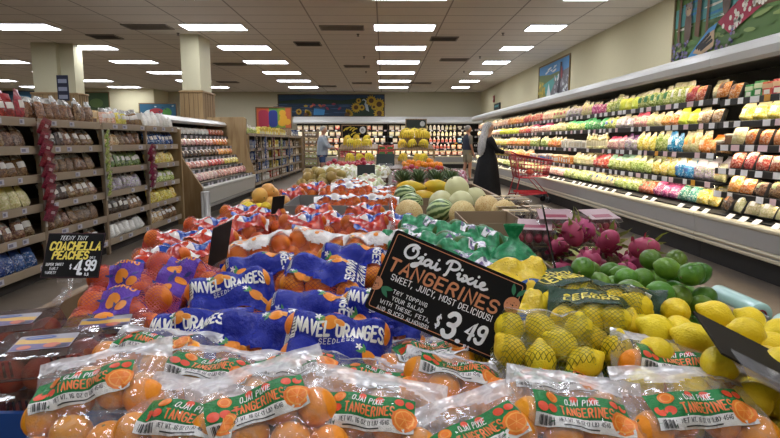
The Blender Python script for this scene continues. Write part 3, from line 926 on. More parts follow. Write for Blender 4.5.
for lv, runs in RUNS.items():
    li = 'T2345D'.index(lv)
    px_hi = 800.0
    y = 4.75
    for (px, kind, c, hd, lb) in runs:
        Xs = CX + (.19 if lv != 'D' else .12)
        yend = Xs * F_PX / (px - 384.0)
        if lv == '5': yend = min(yend, 5.9)
        yend = min(yend, 21.85)
        while y < yend:
            far = 1 if y < 13 else (1.25 if y < 17 else 1.6)
            wd = WIDE[kind] * far
            yc = y + wd / 2
            si = next(i for i, s in enumerate(SECS) if s[0] <= yc < s[1] + .01)
            lev = LEVA if si == 0 else LEVB
            if lv == 'D': z = .515
            elif li < len(lev): z = lev[li] + .006
            else: z = None
            if yc + wd * .5 > SECS[si][1] and si < 5: y = SECS[si][1] + .005; continue
            if z is not None and yc < SECS[si][1] - wd * .45:
                lab = f'{DEST[kind]} {DESC[c]} on the {LN[lv]} of the {CN[si].split()[0]} produce cooler'
                if kind == 'bottle': lab = f'small pale bottle on the {LN[lv]} of the {CN[si].split()[0]} produce cooler'
                me = prod(kind, c, hd, lb)
                rows = ((.0, 0), (.17, .02)) if lv == 'D' or (lv in '45' and kind == 'bag') else ((0, 0),)
                for dy, dz in rows:
                    if dy and y > 12: continue
                    o = link(KINDN[kind], me)
                    th = .098 if kind in ('bag', 'tallbag') else (.02 if kind == 'tray' else .07)
                    yy = Xs + th + dy
                    zz = z + (.065 * (th + dy + .05) if lv != 'D' else .095 * (th + dy + .07))
                    o.location = (yy, yc, zz + dz + .005 + (.014 if lv == 'D' else 0))
                    tl = {'bag': -.16, 'tallbag': -.1, 'tray': -.5 if lv == 'D' else -.3}.get(kind, -.02)
                    if lv == 'D' and kind == 'bag': tl = -.55
                    o.rotation_euler = (tl + rnd.uniform(-.05, .05), rnd.uniform(-.015, .015), -pi / 2 + rnd.uniform(-.2, .2))
                    o.scale = (far * rnd.uniform(.9, .98), 1, rnd.uniform(.8, 1.06) * (.93 if si == 0 and lv != 'D' else ((.97 if lv == '2' else 1.08) if lv != 'D' else 1)))
                    tag(o, lab, CATN[kind], f'{DESC[c]} {kind}s, {LN[lv]}, {CN[si].split()[0]} cooler')
            y += wd + .004

# ------------------------------------------------------------------ coolers on the back wall
BX0, BX1 = -4.15, 4.52
for i in range(2):
    L = (BX1 - BX0) / 2
    r = cooler((BX0 + L * i, 26.05, 0), 0, L, [.86, 1.16, 1.45, 1.73], ['left', 'right'][i] + ' open cooler along the back wall behind the banana stands', y_sh=.12, depth=1.2, lip=.56, canopy=(2.03, 2.36), tags=12, seed=20 + i)
BRUN = {   # pixel spans on the back wall, left to right
    1.73: [(298, 335, 'tub', 'peach'), (335, 372, 'bag', 'red'), (372, 400, 'tub', 'peach'), (400, 428, 'carton', 'pale'), (428, 444, 'bottle', 'white'), (444, 456, 'bottle', 'pale'), (456, 468, 'carton', 'darknuts')],
    1.45: [(298, 330, 'carton', 'white'), (330, 372, 'tub', 'peach'), (372, 400, 'tub', 'pale'), (400, 428, 'bag', 'peach'), (428, 456, 'bottle', 'pale'), (456, 468, 'carton', 'brown')],
    1.16: [(298, 340, 'tub', 'red'), (340, 380, 'carton', 'peach'), (380, 428, 'tub', 'peach'), (428, 456, 'bottle', 'pink'), (456, 468, 'carton', 'blue')],
    .86: [(298, 340, 'carton', 'orange'), (340, 384, 'tub', 'pale'), (384, 428, 'carton', 'red'), (428, 450, 'bottle', 'pink'), (450, 468, 'carton', 'orange')],
    .585: [(298, 350, 'tub', 'pale'), (350, 428, 'carton', 'peach'), (428, 468, 'tub', 'red')],
}
BLN = {1.73: 'top shelf', 1.45: 'second shelf', 1.16: 'third shelf', .86: 'lowest shelf', .585: 'deck'}
for z, runs in BRUN.items():
    for (a, b, kind, c) in runs:
        me = prod(kind, c, None if kind != 'bottle' else '#d8d2c6', '#d9705c' if kind == 'bottle' and c == 'pink' else '#efe6d2')
        x0 = (a - 384) / F_PX * 26.3; x1 = (b - 384) / F_PX * 26.3
        n = max(1, int((x1 - x0) / (.26 if kind != 'bottle' else .17)))
        for k in range(n):
            x = x0 + (x1 - x0) * (k + .5) / n
            if abs(x - (BX0 + BX1) / 2) < .17: continue
            sx = {'bottle': 1.3, 'bag': 1.1}.get(kind, 1.5)
            o = link({'bottle': 'milk_bottle', 'tub': 'deli_tub', 'carton': 'drink_carton', 'bag': 'cheese_bag'}[kind], me, None, (x, 26.3, z + .022), (0, 0, rnd.uniform(-.1, .1)))
            o.scale = (sx, 1.2, {'tub': 1.3, 'bottle': .93, 'bag': .9, 'carton': 1.15}[kind])
            nm = {'bottle': 'plastic milk bottle', 'tub': 'small tub', 'carton': 'carton', 'bag': 'bag'}[kind]
            tag(o, f'{ {"peach":"peach","red":"red","pale":"cream","white":"white","pink":"pink labelled","brown":"brown","blue":"blue","orange":"orange","darknuts":"dark"}[c]} {nm} on the {BLN[z]} of the back wall cooler, {"left" if b < 384 else ("right" if a >= 428 else "middle")} part', CATN[kind], f'{c} {nm}s {BLN[z]} back wall {"left" if b < 384 else ("right" if a >= 428 else "middle")}')
# ------------------------------------------------------------------ wooden shelving on the left with bagged snacks
m_tan = M('#9b8a74', .6); m_tagw = M('#bdbac2', .6); m_tagd = M('#77748a', .6); m_dk = M('#2c2621', .8)
GLEV = [.14, .41, .67, .93, 1.18, 1.42]


def gondola(name, label, loc, rz, bays, bw, levels, depth=.5, tags=3, endl=False, endr=True, topz=1.44, railc=None, seed=1):
    """wooden shelving: local x along the front, y into it"""
    g = random.Random(seed); L = bays * bw
    r = thing(name, label, 'shelf', loc, (0, 0, rz))
    MB().box((0, .06, 0), (L, depth - .01, .09)).build('base', m_dk, r)
    MB().box((0, depth - .02, .09), (L, depth, topz - .03)).build('back_panel', m_dk, r)
    for i in range(bays + 1):
        if i in (0, bays): continue
        MB().box((i * bw - .022, -.006, 0), (i * bw + .022, .03, topz - .02), 0, .004).build('upright', W_SHELF, r)
    if endr: MB().prism([(-.03, 0), (depth + .02, 0), (depth + .02, topz - .04), (.1, topz - .0), (-.03, topz - .02)], L, L + .045, 0).build('end_panel', W_PINE, r)
    if endl: MB().prism([(-.03, 0), (depth + .02, 0), (depth + .02, topz - .04), (.1, topz - .0), (-.03, topz - .02)], -.045, 0, 0).build('end_panel', W_PINE, r)
    for z in levels:
        for i in range(bays):
            a, b = i * bw + .023, (i + 1) * bw - .023
            s = MB().prism([(.012, z - .02), (depth - .025, z - .005), (depth - .025, z + .008), (.012, z - .004)], a, b, 0).build('shelf', W_SHELF, r)
            MB().box((a, -.004, z - .045), (b, .012, z + .028), 0, .003).build('price_rail', railc or m_tan, s)
            for k in range(tags):
                if g.random() < .12: continue
                x = a + (b - a) * (k + .5 + g.uniform(-.3, .3)) / tags; wd = g.choice((.06, .08, .11))
                mb = MB().box((-wd / 2, -.003, -.022), (wd / 2, 0, .022), 0)
                f = flat((0, -.0032, 0), (1, 0, 0), (0, 0, 1))
                mb.add([f(-wd * .4, -.012), f(wd * .1, -.012), f(wd * .1, .012), f(-wd * .4, .012)], [(0, 1, 2, 3)], 1)
                mb.build('price_tag', [m_tagw, m_tagd], r, (x, -.005, z - .008))
    return r


GX, GY0, GBW = -3.05, 3.92, 1.135
gondola('shelf_unit', 'long wooden shelf unit of bagged nuts and snacks on the left', (GX, GY0, 0), pi / 2, 4, GBW, GLEV, endr=True, seed=4)
SN = {'nuts': 'mixed brown nuts', 'darknuts': 'dark chocolates', 'mix': 'trail mix', 'tan': 'tan chips', 'pale': 'pale crackers', 'yellow': 'dried mango', 'red': 'red snacks', 'deepred': 'deep red snacks', 'brown': 'brown nuts', 'navy': 'navy blue snack', 'orange': 'orange snacks', 'dark': 'green snacks',
      'peach': 'pale pink snacks', 'white': 'white wrapped snack', 'purple': 'purple snack', 'greens': 'pale green snack'}
GLN = {5: 'top of', 4: 'second shelf of', 3: 'third shelf of', 2: 'fourth shelf of', 1: 'fifth shelf of', 0: 'bottom shelf of'}
BAYN = ['nearest bay', 'second bay', 'third bay', 'farthest bay']
# kinds per bay (nearest first), from the top down
GRUN = {
    5: [('tan', None), ('nuts', 'dim'), ('mix', 'dim'), ('white', '#d8d4cc')],
    4: [('nuts', 'dim'), ('darknuts', 'dim'), ('tan', 'dim'), ('navy', '#4a5068')],
    3: [('mix', 'dim'), ('brown', 'dim'), ('dark', '#6c7a4a'), ('yellow', 'dim')],
    2: [('pale', '#c8bc6a'), ('darknuts', 'dim'), ('purple', 'dim'), ('greens', '#6a8a3a')],
    1: [('darknuts', 'dim'), ('nuts', 'dim'), ('darknuts', 'dim'), ('yellow', '#c89c2a')],
    0: [('navy', '#2c4c94'), ('nuts', 'dim'), ('white', '#5c5a58'), ('tan', 'dim')],
}
for lv, runs in GRUN.items():
    z = GLEV[lv]
    for bi, (c, hd) in enumerate(runs):
        y0, y1 = GY0 + bi * GBW + .1, GY0 + (bi + 1) * GBW - .09
        n = 8 if lv == 5 else 7
        alt = {'nuts': 'brown', 'darknuts': 'mix', 'mix': 'nuts', 'brown': 'nuts', 'tan': 'nuts'}.get(c)
        for k in range(n):
            y = y0 + (y1 - y0) * (k + .5) / n
            if lv == 5 and bi == 0 and k >= 3: cc, hh = 'deepred', '#8c1a22'
            elif alt and k >= n // 2 + (lv % 2): cc, hh = alt, hd
            elif lv == 5 and bi == 2 and k < 3: cc, hh = 'peach', hd
            elif lv == 5 and bi == 2: cc, hh = 'yellow', hd
            else: cc, hh = c, hd
            hgt = .25 if lv == 5 and bi < 2 else (.2 if lv == 5 else .205)
            me = prod('snack', cc, hh, '#d8d2c8' if (lv + bi) % 2 else None)
            depth_rows = 2 if lv == 5 else 1
            for rw in range(depth_rows):
                if rw and bi > 1: continue
                o = link('snack_bag', me, None, (GX - .055 - .1 * rw - rnd.uniform(0, .012), y, z + .012 + .004 * rw))
                o.rotation_euler = ((-.3 if lv < 5 else -.12) + rnd.uniform(-.12, .08), rnd.uniform(-.1, .1), pi / 2 + rnd.uniform(-.3, .3))
                o.scale = (.9, 1, hgt / .2 * rnd.uniform(.84, 1.06))
                tag(o, f'bag of {SN[cc]} on the {GLN[lv]} the left shelves, {BAYN[bi]}', 'snack bag', f'{SN[cc]} {GLN[lv]} left shelf {BAYN[bi]}')
# hooked strips of small packets on the uprights
m_strip = M('#cfccc4', .4)
def packet_strip(x, y, z1, n, pitch, wd, hgt, col, label, grp, rz=pi / 2, lean=.5, cols2='#b8a0a4'):
    s = MB().box((-.014, -.002, 0), (.014, .002, n * pitch + .06), 0).lathe([(.012, 0), (.012, .004)], 8, 0, mat=Matrix.Translation((0, 0, n * pitch + .05))).build('hanging_strip', m_strip, None, (x, y, z1 - n * pitch - .05), (0, 0, rz))
    tag(s, f'thin plastic clip strip holding {label}', 'clip strip')
    key = ('strip', col)
    if key not in _pm: _pm[key] = pillow('packet', wd, hgt, .035, [pal(col, True, 130), CLEAR_TOP if col == 'greens' else M({'crimson': '#6e1c30', 'navy': '#2a3c6c', 'red': '#8e2230', 'darknuts': '#40202a', 'greens': '#8a9a7c'}.get(col, '#777777'), .3, 0, .5, .3), M(cols2, .4)], .25, (.35, .45, .7, .65), 6, 6, seed=len(_pm))
    dx, dy = (cos(rz - pi / 2), sin(rz - pi / 2))
    for k in range(n):
        o = link('snack_packet', _pm[key], None, (x + dx * .02, y + dy * .02 + rnd.uniform(-.01, .01), z1 - pitch * (k + 1)))
        o.rotation_euler = (lean * .6, rnd.uniform(-.12, .12) + .2, rz + rnd.uniform(-.15, .15)); o.scale = (1, .8, 1)
        tag(o, f'{label[:-1] if label.endswith("s") else label} clipped to the hanging strip', 'snack packet', grp)
for (bi, z1, n, pit, wd, hg, col, lb) in ((1, 1.40, 9, .096, .15, .15, 'crimson', 'crimson snack packets on the second shelf post'), (2, 1.36, 8, .088, .075, .12, 'greens', 'green and white packets on the middle shelf post'), (3, 1.15, 6, .083, .12, .125, 'crimson', 'dark red packets on the farthest shelf post')):
    packet_strip(GX + .022, GY0 + bi * GBW - (.02 if bi < 3 else .0), z1, n, pit, wd, hg, col, lb, lb)
# signs and boxes on top of the shelves
r = thing('shelf_sign', 'small dark vertical sign standing above the left shelf by the column', 'sign', (-3.32, 5.05 + .95, 1.423), (0, 0, 0))
MB().box((-.004, -.004, 0), (.004, .004, .3)).build('post', m_strip, r)
mb = MB().box((-.06, -.012, .24), (.06, -.004, .5), 0, .003)
for k in range(3): text(mb, ('ORG', 'NUT', 'NEW')[k] if False else '888', -.05, .255 + .08 * k, .055, flat((0, -.0125, 0), (1, 0, 0), (0, 0, 1)), .2, mi=1, maxw=.1) if False else mb.add([(-.045, -.0125, .26 + .08 * k), (.045, -.0125, .26 + .08 * k), (.045, -.0125, .3 + .08 * k), (-.045, -.0125, .3 + .08 * k)], [(0, 1, 2, 3)], 1)
mb.build('sign_board', [M('#1d2338', .5), M('#8a90a4', .5)], r)
for k in range(6):
    o = link('snack_box', prod('carton', 'tan', '#d9c39a', '#6a4a34', (.13, .17, .1)), None, (-3.42, 6.5 + .19 * k, 1.434), (0, 0, pi / 2))
    tag(o, 'tan snack box standing at the back on top of the left shelf', 'box', 'tan boxes on top of left shelf')
for k in range(3):
    o = link('paper_leaflet', MB().box((-.09, -.008, 0), (.09, .008, .15), 0).box((-.07, -.009, .03), (.07, -.008, .1), 1).mesh('leaflet', [M('#c9c7cc', .5), M(['#3a3a52', '#50303a', '#2c3c5c'][k], .5)]), None, (-3.1, 7.62 + .24 * k, 1.44), (-.3, 0, pi / 2))
    tag(o, ['white pack with a navy panel, nearest of three atop the farthest left bay', 'white pack with a maroon panel, middle of three atop the farthest left bay', 'white pack with a blue panel, last of three atop the farthest left bay'][k], 'packet')

# ------------------------------------------------------------------ wood sided meat cooler beyond it
MY0, MY1, MX = 9.15, 12.85, -2.95
r = thing('meat_cooler', 'wood sided open cooler of packed meat beyond the left shelves', 'cooler', (MX, MY0, 0), (0, 0, pi / 2))
L = MY1 - MY0; e = .0
near = [(.02, 0), (.0, .1), (-.02, .5), (.36, 1.1), (.62, 1.56), (1.25, 1.62), (1.25, 0)]
far = [(.02, 0), (.0, .1), (-.02, .5), (.1, .9), (.16, 1.3), (.14, 1.74), (.2, 1.78), (1.25, 1.78), (1.25, 0)]
MB().prism(near, -.05, -.002, 0).build('end_panel', W_PINE, r)
MB().prism(far, L + .002, L + .05, 0).build('end_panel', W_PINE, r)
MB().box((e, .1, 0), (L, 1.2, .14)).build('kick_plate', m_black, r)
MB().prism([(.04, .14), (1.2, .14), (1.2, .56), (.1, .48), (.02, .46)], 0, L, 0).build('base_tank', M('#77746e', .4), r)
MB().prism([(-.0, .2), (.03, .2), (.03, .44), (-.03, .44)], .0, L, 0).build('front_panel', M('#b5b1a6', .35), r)
MB().box((0, -.02, .14), (L, .02, .19), 0, .01).build('bumper', m_steel, r)
MB().box((0, -.04, .44), (L, .06, .5), 0, .015).build('deck_lip', M('#c4c0b6', .4), r)
MB().box((0, 1.18, .5), (L, 1.2, 1.6)).build('back_panel', m_inner, r)
MS = [(.05, .53), (.27, .74), (.4, .93), (.5, 1.125), (.58, 1.33)]
g_ = random.Random(8)
for i, (y, z) in enumerate(MS):
    s = MB().prism([(y, z - .01), (1.17, z + .05), (1.17, z + .06), (y, z + .003)], 0, L, 0).build('shelf', m_inner, r)
    MB().box((0, y - .012, z - .035), (L, y + .004, z + .02), 0, .003).build('price_rail', m_rail, s)
    if i: MB().box((.05, y + .01, z - .03), (L - .05, y + .035, z - .016)).build('light_strip', E_CASE, s)
    for k in range(13):
        x = L * (k + .5 + g_.uniform(-.2, .2)) / 13
        MB().box((-.055, -.004, -.024), (.055, 0, .024)).build('price_tag', m_tagw, r, (x, y - .013, z - .008))
MB().prism([(.7, 1.56), (.62, 1.56), (.58, 1.6), (.62, 1.66), (.75, 1.69), (1.25, 1.69), (1.25, 1.62)], 0, L, 0, 0, False).build('canopy', m_cwhite, r)
MB().box((.05, .70, 1.562 + .012), (L - .05, .74, 1.562 + .024)).build('light_strip', E_CASE, r)
MRUN = {4: ['white', 'white', 'red'], 3: ['pink', 'meat', 'orange'], 2: ['darknuts', 'brown', 'orange'], 1: ['meat', 'red', 'yellow'], 0: ['pink', 'meat', 'meat']}
MLN = ['deck', 'lowest shelf', 'middle shelf', 'second shelf', 'top shelf']
for lv, cs in MRUN.items():
    y, z = MS[lv]
    n = 16
    for k in range(n):
        c = cs[min(2, k * 3 // n)]
        me = prod('tray', c, None, '#e6dcd0' if lv % 2 else '#c8b49a', (.2, .13, .09))
        o = link('meat_pack', me, None, (MX - y - .07 - .05 * (lv == 0), MY0 + .12 + (L - .24) * (k + .5) / n, z + .032), (-.45 if lv < 2 else -.3, rnd.uniform(-.05, .05), pi / 2))
        o.scale = (.98, 1, 1 if lv else 1.2)
        tag(o, f'film wrapped pack of {DESC.get(c, c)} on the {MLN[lv]} of the wood sided cooler'.replace('vegetables', 'food').replace(' carrots', ' food').replace('produce', 'food'), 'meat pack', f'{c} packs {MLN[lv]} wood sided cooler')
mb = MB().lathe([(.085, 0), (.085, .02), (.072, .03), (.072, .44), (.06, .455), (0, .458)], 16)
o = mb.build('bollard', M('#8f8c88', .3, .7), None, (-2.84, 8.95, 0)); tag(o, 'short steel bollard guarding the corner of the wood sided cooler', 'bollard')

# ------------------------------------------------------------------ second wooden shelving beyond the cooler
G2X, G2Y, G2B = -3.36, 14.1, 1.5
gondola('shelf_unit', 'wooden shelf unit of dry goods beyond the wood sided cooler', (G2X, G2Y, 0), pi / 2, 6, G2B, [.14, .44, .74, 1.04, 1.42], tags=2, endl=True, endr=True, seed=9)
G2R = {4: ['greens', 'yellow', 'yellow', 'yellow', 'white', 'navy'], 3: ['navy', 'darknuts', 'yellow', 'navy', 'tan', 'darknuts'], 2: ['navy', 'purple', 'yellow', 'red', 'navy', 'tan'], 1: ['brown', 'navy', 'yellow', 'navy', 'tan', 'navy'], 0: ['navy', 'white', 'red', 'brown', 'navy', 'tan']}
for lv, cs in G2R.items():
    z = [.14, .44, .74, 1.04, 1.42][lv]
    for b, c in enumerate(cs):
        for k in range(6):
            y = G2Y + b * G2B + .12 + (G2B - .24) * (k + .5) / 6
            kind = 'bag' if (lv == 4 and b in (0, 4)) else 'carton'
            o = link('grocery_bag' if kind == 'bag' else 'grocery_box', prod(kind, c, {'yellow': '#c8a82c', 'navy': '#8a94a8'}.get(c, '#b8ac94'), None, (.18, .22, .1)), None, (G2X - .11 - rnd.uniform(0, .03), y, z + .008), (-.03, 0, pi / 2 + rnd.uniform(-.1, .1)))
            o.scale = (1, 1, rnd.uniform(.8, 1.1))
            tag(o, f'{ {"greens":"pale green","navy":"navy blue","darknuts":"dark","tan":"tan"}.get(c, c)} {"bag" if kind == "bag" else "box"} on the {["bottom","fourth","third","second","top"][lv]} shelf of the far wooden unit, {["first","second","third","fourth","fifth","last"][b]} bay', 'bag' if kind == 'bag' else 'box', f'{c} {kind} {lv} {b} far wooden shelf')
for (px, z1, n, col, lb) in ((255.5, 1.36, 8, 'darknuts', 'maroon packets, nearest strip of the far wooden shelf'), (264.5, 1.33, 7, 'navy', 'blue packets, second strip of the far wooden shelf'), (273, 1.33, 7, 'crimson', 'red packets, third strip of the far wooden shelf'), (281, 1.3, 7, 'greens', 'pale packets, fourth strip of the far wooden shelf'), (288.5, 1.28, 6, 'navy', 'dark blue packets, last strip of the far wooden shelf')):
    y = -G2X * F_PX / (384 - px) * 1.0
    packet_strip(G2X + .03, y, z1, n, .11, .2, .16, col, lb, lb, lean=.4)
# painted sign on top
def pumpkins(mb, L, W, H):
    for i, (c, x) in enumerate(((1, 0), (2, .36), (3, .62), (4, .84))): poly2(mb, [(W * x, 0), (W * (x + .4 if i < 3 else 1), 0), (W * min(1, x + .4), H), (W * x, H)], L(), c)
    for x, w_, c in ((.2, .15, 5), (.48, .13, 6)):
        poly2(mb, rrect(W * (x - w_), .02, W * (x + w_), H * .9, .12), L(), c)
    for x, y, r_ in ((.76, .75, .12), (.78, .5, .13), (.74, .25, .14), (.9, .3, .12)): ell(mb, W * x, H * y, r_, r_ * .9, L(), 7)
picture('painted_sign', 'bright painted board of red, blue and yellow shapes above the far wooden shelf', (-3.9, 20.3, 1.72), (0, 0, 0), 1.2, .68, pumpkins,
        [M(c, .6) for c in ('#b04a28', '#b5512c', '#55803a', '#6f8f2e', '#b5582c', '#9c2840', '#24327c', '#cf9a24')], '#6b4c2c', 'sign')
for k in (-1, 1):
    pass
mb = MB().box((-.03, -.03, 0), (.03, .03, .34), 0).box((.97, -.03, 0), (1.03, .03, .34), 0)
o = MB().box((-.6, -.04, 0), (.6, .04, .26), 0, .01).build('sign_stand', W_SHELF, None, (-3.9, 20.3, 1.424)); tag(o, 'wooden block holding up the bright painted board', 'stand')
o = MB().box((-.05, -.03, 0), (.05, .03, .26), 0, .02).box((-.035, -.032, .04), (.035, -.03, .2), 1).build('speaker_box', [M('#16161a', .5), M('#2c2c30', .7)], None, (-3.42, 14.02, 1.425)); tag(o, 'small black box standing on the near end of the far wooden shelf', 'speaker')
# crate rack at the end of the far shelf
r = thing('crate_rack', 'narrow wooden rack of pale goods at the end of the far wooden shelf', 'rack', (-3.42, 24.0, 0))
for x in (0, .62): MB().box((x - .03, 0, 0), (x + .03, .4, 1.75)).build('upright', W_SHELF, r)
for z in (.2, .5, .8, 1.1, 1.4): MB().prism([(-.02, z - .02), (.4, z + .06), (.4, z + .08), (-.02, z + .02)], .032, .588, 0).build('shelf', W_SHELF, r)
for i, z in enumerate((.2, .5, .8, 1.1, 1.4)):
    for k in range(3):
        o = link('jar_box', prod('carton', ['greens', 'greens', 'pale', 'mix', 'brown'][i], '#c8b890', None, (.15, .2, .1)), None, (-3.42 + .14 + .175 * k, 24.12, z + .055))
        tag(o, f'{["pale green","pale green","cream","mixed colour","brown"][i]} box on the {["bottom","fourth","middle","second","top"][i]} shelf of the narrow wooden rack', 'box', f'boxes on narrow rack {i}')
# ------------------------------------------------------------------ produce tables in the middle
TX0, TX1 = -.97, .98
def table(y0, y1, label, x0=TX0, x1=TX1, deck=.66, rim=.79):
    r = thing('produce_table', label, 'table', (0, y0, 0), (0, 0, 0), 'produce tables in the middle')
    L = y1 - y0 - .006
    MB().box((x0 + .06, 0, 0), (x1 - .06, L, .12)).build('plinth', m_black, r)
    MB().box((x0 + .03, 0, .12), (x1 - .03, L, deck)).build('body', W_DARK, r)
    mb = MB().box((x0 + .002, 0, .12), (x0 + .03, L, rim), 0, .004).box((x1 - .03, 0, .12), (x1 - .002, L, rim), 0, .004)
    MB().box((x0 + .002, 0, .12), (x0 + .03, L, rim), 0, .004).build('side_board', W_RIM, r)
    MB().box((x1 - .03, 0, .12), (x1 - .002, L, rim), 0, .004).build('side_board', W_RIM, r)
    return r


for (a, b, lb) in ((.45, 2.3, 'wooden produce table nearest the camera under tangerines and navel oranges'), (2.3, 4.15, 'wooden produce table under grapefruit and melons'),
                   (4.15, 6.0, 'wooden produce table under pineapples and squash'), (6.0, 8.0, 'wooden produce table near the banana stands')):
    table(a, b, lb)

# ------------------------------------------------------------------ fruit
def fruitmat(name, cols, scale=3, pore=.0, rough=.38, bumpd=.25, hue=.012, val=.08, coat=0, pscale=230, spec=.25):
    t = NT(name); v = t.coord('Object', (1, 1, 1))
    c = t.ramp(t.math('ADD', t.math('MULTIPLY', t.noise(v, 18 * scale / 3, 3), .8), .1), [(i / max(1, len(cols) - 1), q) for i, q in enumerate(cols)])
    c = t.vary(c, hue, val)
    vo = t.node('ShaderNodeTexVoronoi'); vo.inputs['Scale'].default_value = pscale; t.link(v, vo.inputs['Vector'])
    if bumpd: t.bump(vo.outputs['Distance'], bumpd, .002)
    return t.set(c, rough, 0, spec, coat)


F_TANG = fruitmat('tangerine_skin', ['#d87c14', '#e8921e', '#eea42c'], bumpd=.3, hue=.008)
F_ORAN = fruitmat('orange_skin', ['#d9701a', '#e58a24', '#e89a34'], bumpd=.35)
F_BLOOD = fruitmat('red_orange_skin', ['#d2581c', '#dd7024', '#e08434'], bumpd=.35)
F_GRAPE = fruitmat('grapefruit_skin', ['#e0a044', '#e2a95c', '#d98a52'], bumpd=.3)
F_LEMON = fruitmat('lemon_skin', ['#d8b41c', '#e4c828', '#ecd648'], bumpd=.4, rough=.36, hue=.006)
F_LIME = fruitmat('lime_skin', ['#2a5216', '#446e22', '#658c30', '#98ae46'], 1.8, rough=.32, bumpd=.25, hue=.03, val=.28, coat=.1)
F_MELON = fruitmat('honeydew_skin', ['#b9b684', '#c9c797', '#d4cfa4'], 2, rough=.45, bumpd=0)
t = NT('cantaloupe_skin'); v = t.coord()
vo = t.node('ShaderNodeTexVoronoi', feature='DISTANCE_TO_EDGE'); vo.inputs['Scale'].default_value = 95; t.link(v, vo.inputs['Vector'])
c = t.ramp(vo.outputs['Distance'], [(0, '#d8c48e'), (.12, '#cdb278'), (.3, '#c39a58')])
t.bump(vo.outputs['Distance'], .4, .003); F_CANT = t.set(t.vary(c, .01, .06), .6)
t = NT('watermelon_skin'); v = t.coord()
sx = t.node('ShaderNodeSeparateXYZ'); t.link(v, sx.inputs[0])
an = t.math('ARCTAN2', sx.outputs[1], sx.outputs[0])
st = t.math('SINE', t.math('ADD', t.math('MULTIPLY', an, 11), t.math('MULTIPLY', t.noise(v, 26, 4), 5)))
F_WMEL = t.set(t.ramp(t.math('ADD', t.math('MULTIPLY', st, .5), .5), [(.25, '#3d5a2a'), (.5, '#7f9a5a'), (.8, '#b9c88e')]), .35)
F_PAP = fruitmat('papaya_skin', ['#5d7426', '#a99a24', '#d9a92a', '#e0b83c'], 1.0, rough=.4, bumpd=0)
F_DRAG = fruitmat('dragonfruit_skin', ['#8a2c4c', '#a23e60', '#b05a74'], 3, bumpd=0)
F_DFIN = M('#a0a45c', .5); F_SQ = fruitmat('squash_skin', ['#8f743c', '#a89052', '#7c6638'], 2, bumpd=0)
F_AVO = fruitmat('avocado_skin', ['#2e3a20', '#48602a', '#3a4a24'], 3, bumpd=.4)
F_PEACH = fruitmat('peach_skin', ['#8e2c2c', '#b0463a', '#c9784a'], 2, rough=.7, bumpd=0, coat=0)
F_APPLE = fruitmat('apple_skin', ['#8f2228', '#a8303a', '#c25a4c'], 2, rough=.3, bumpd=0)
m_stem = M('#6c6a3a', .8)
_fm = {}


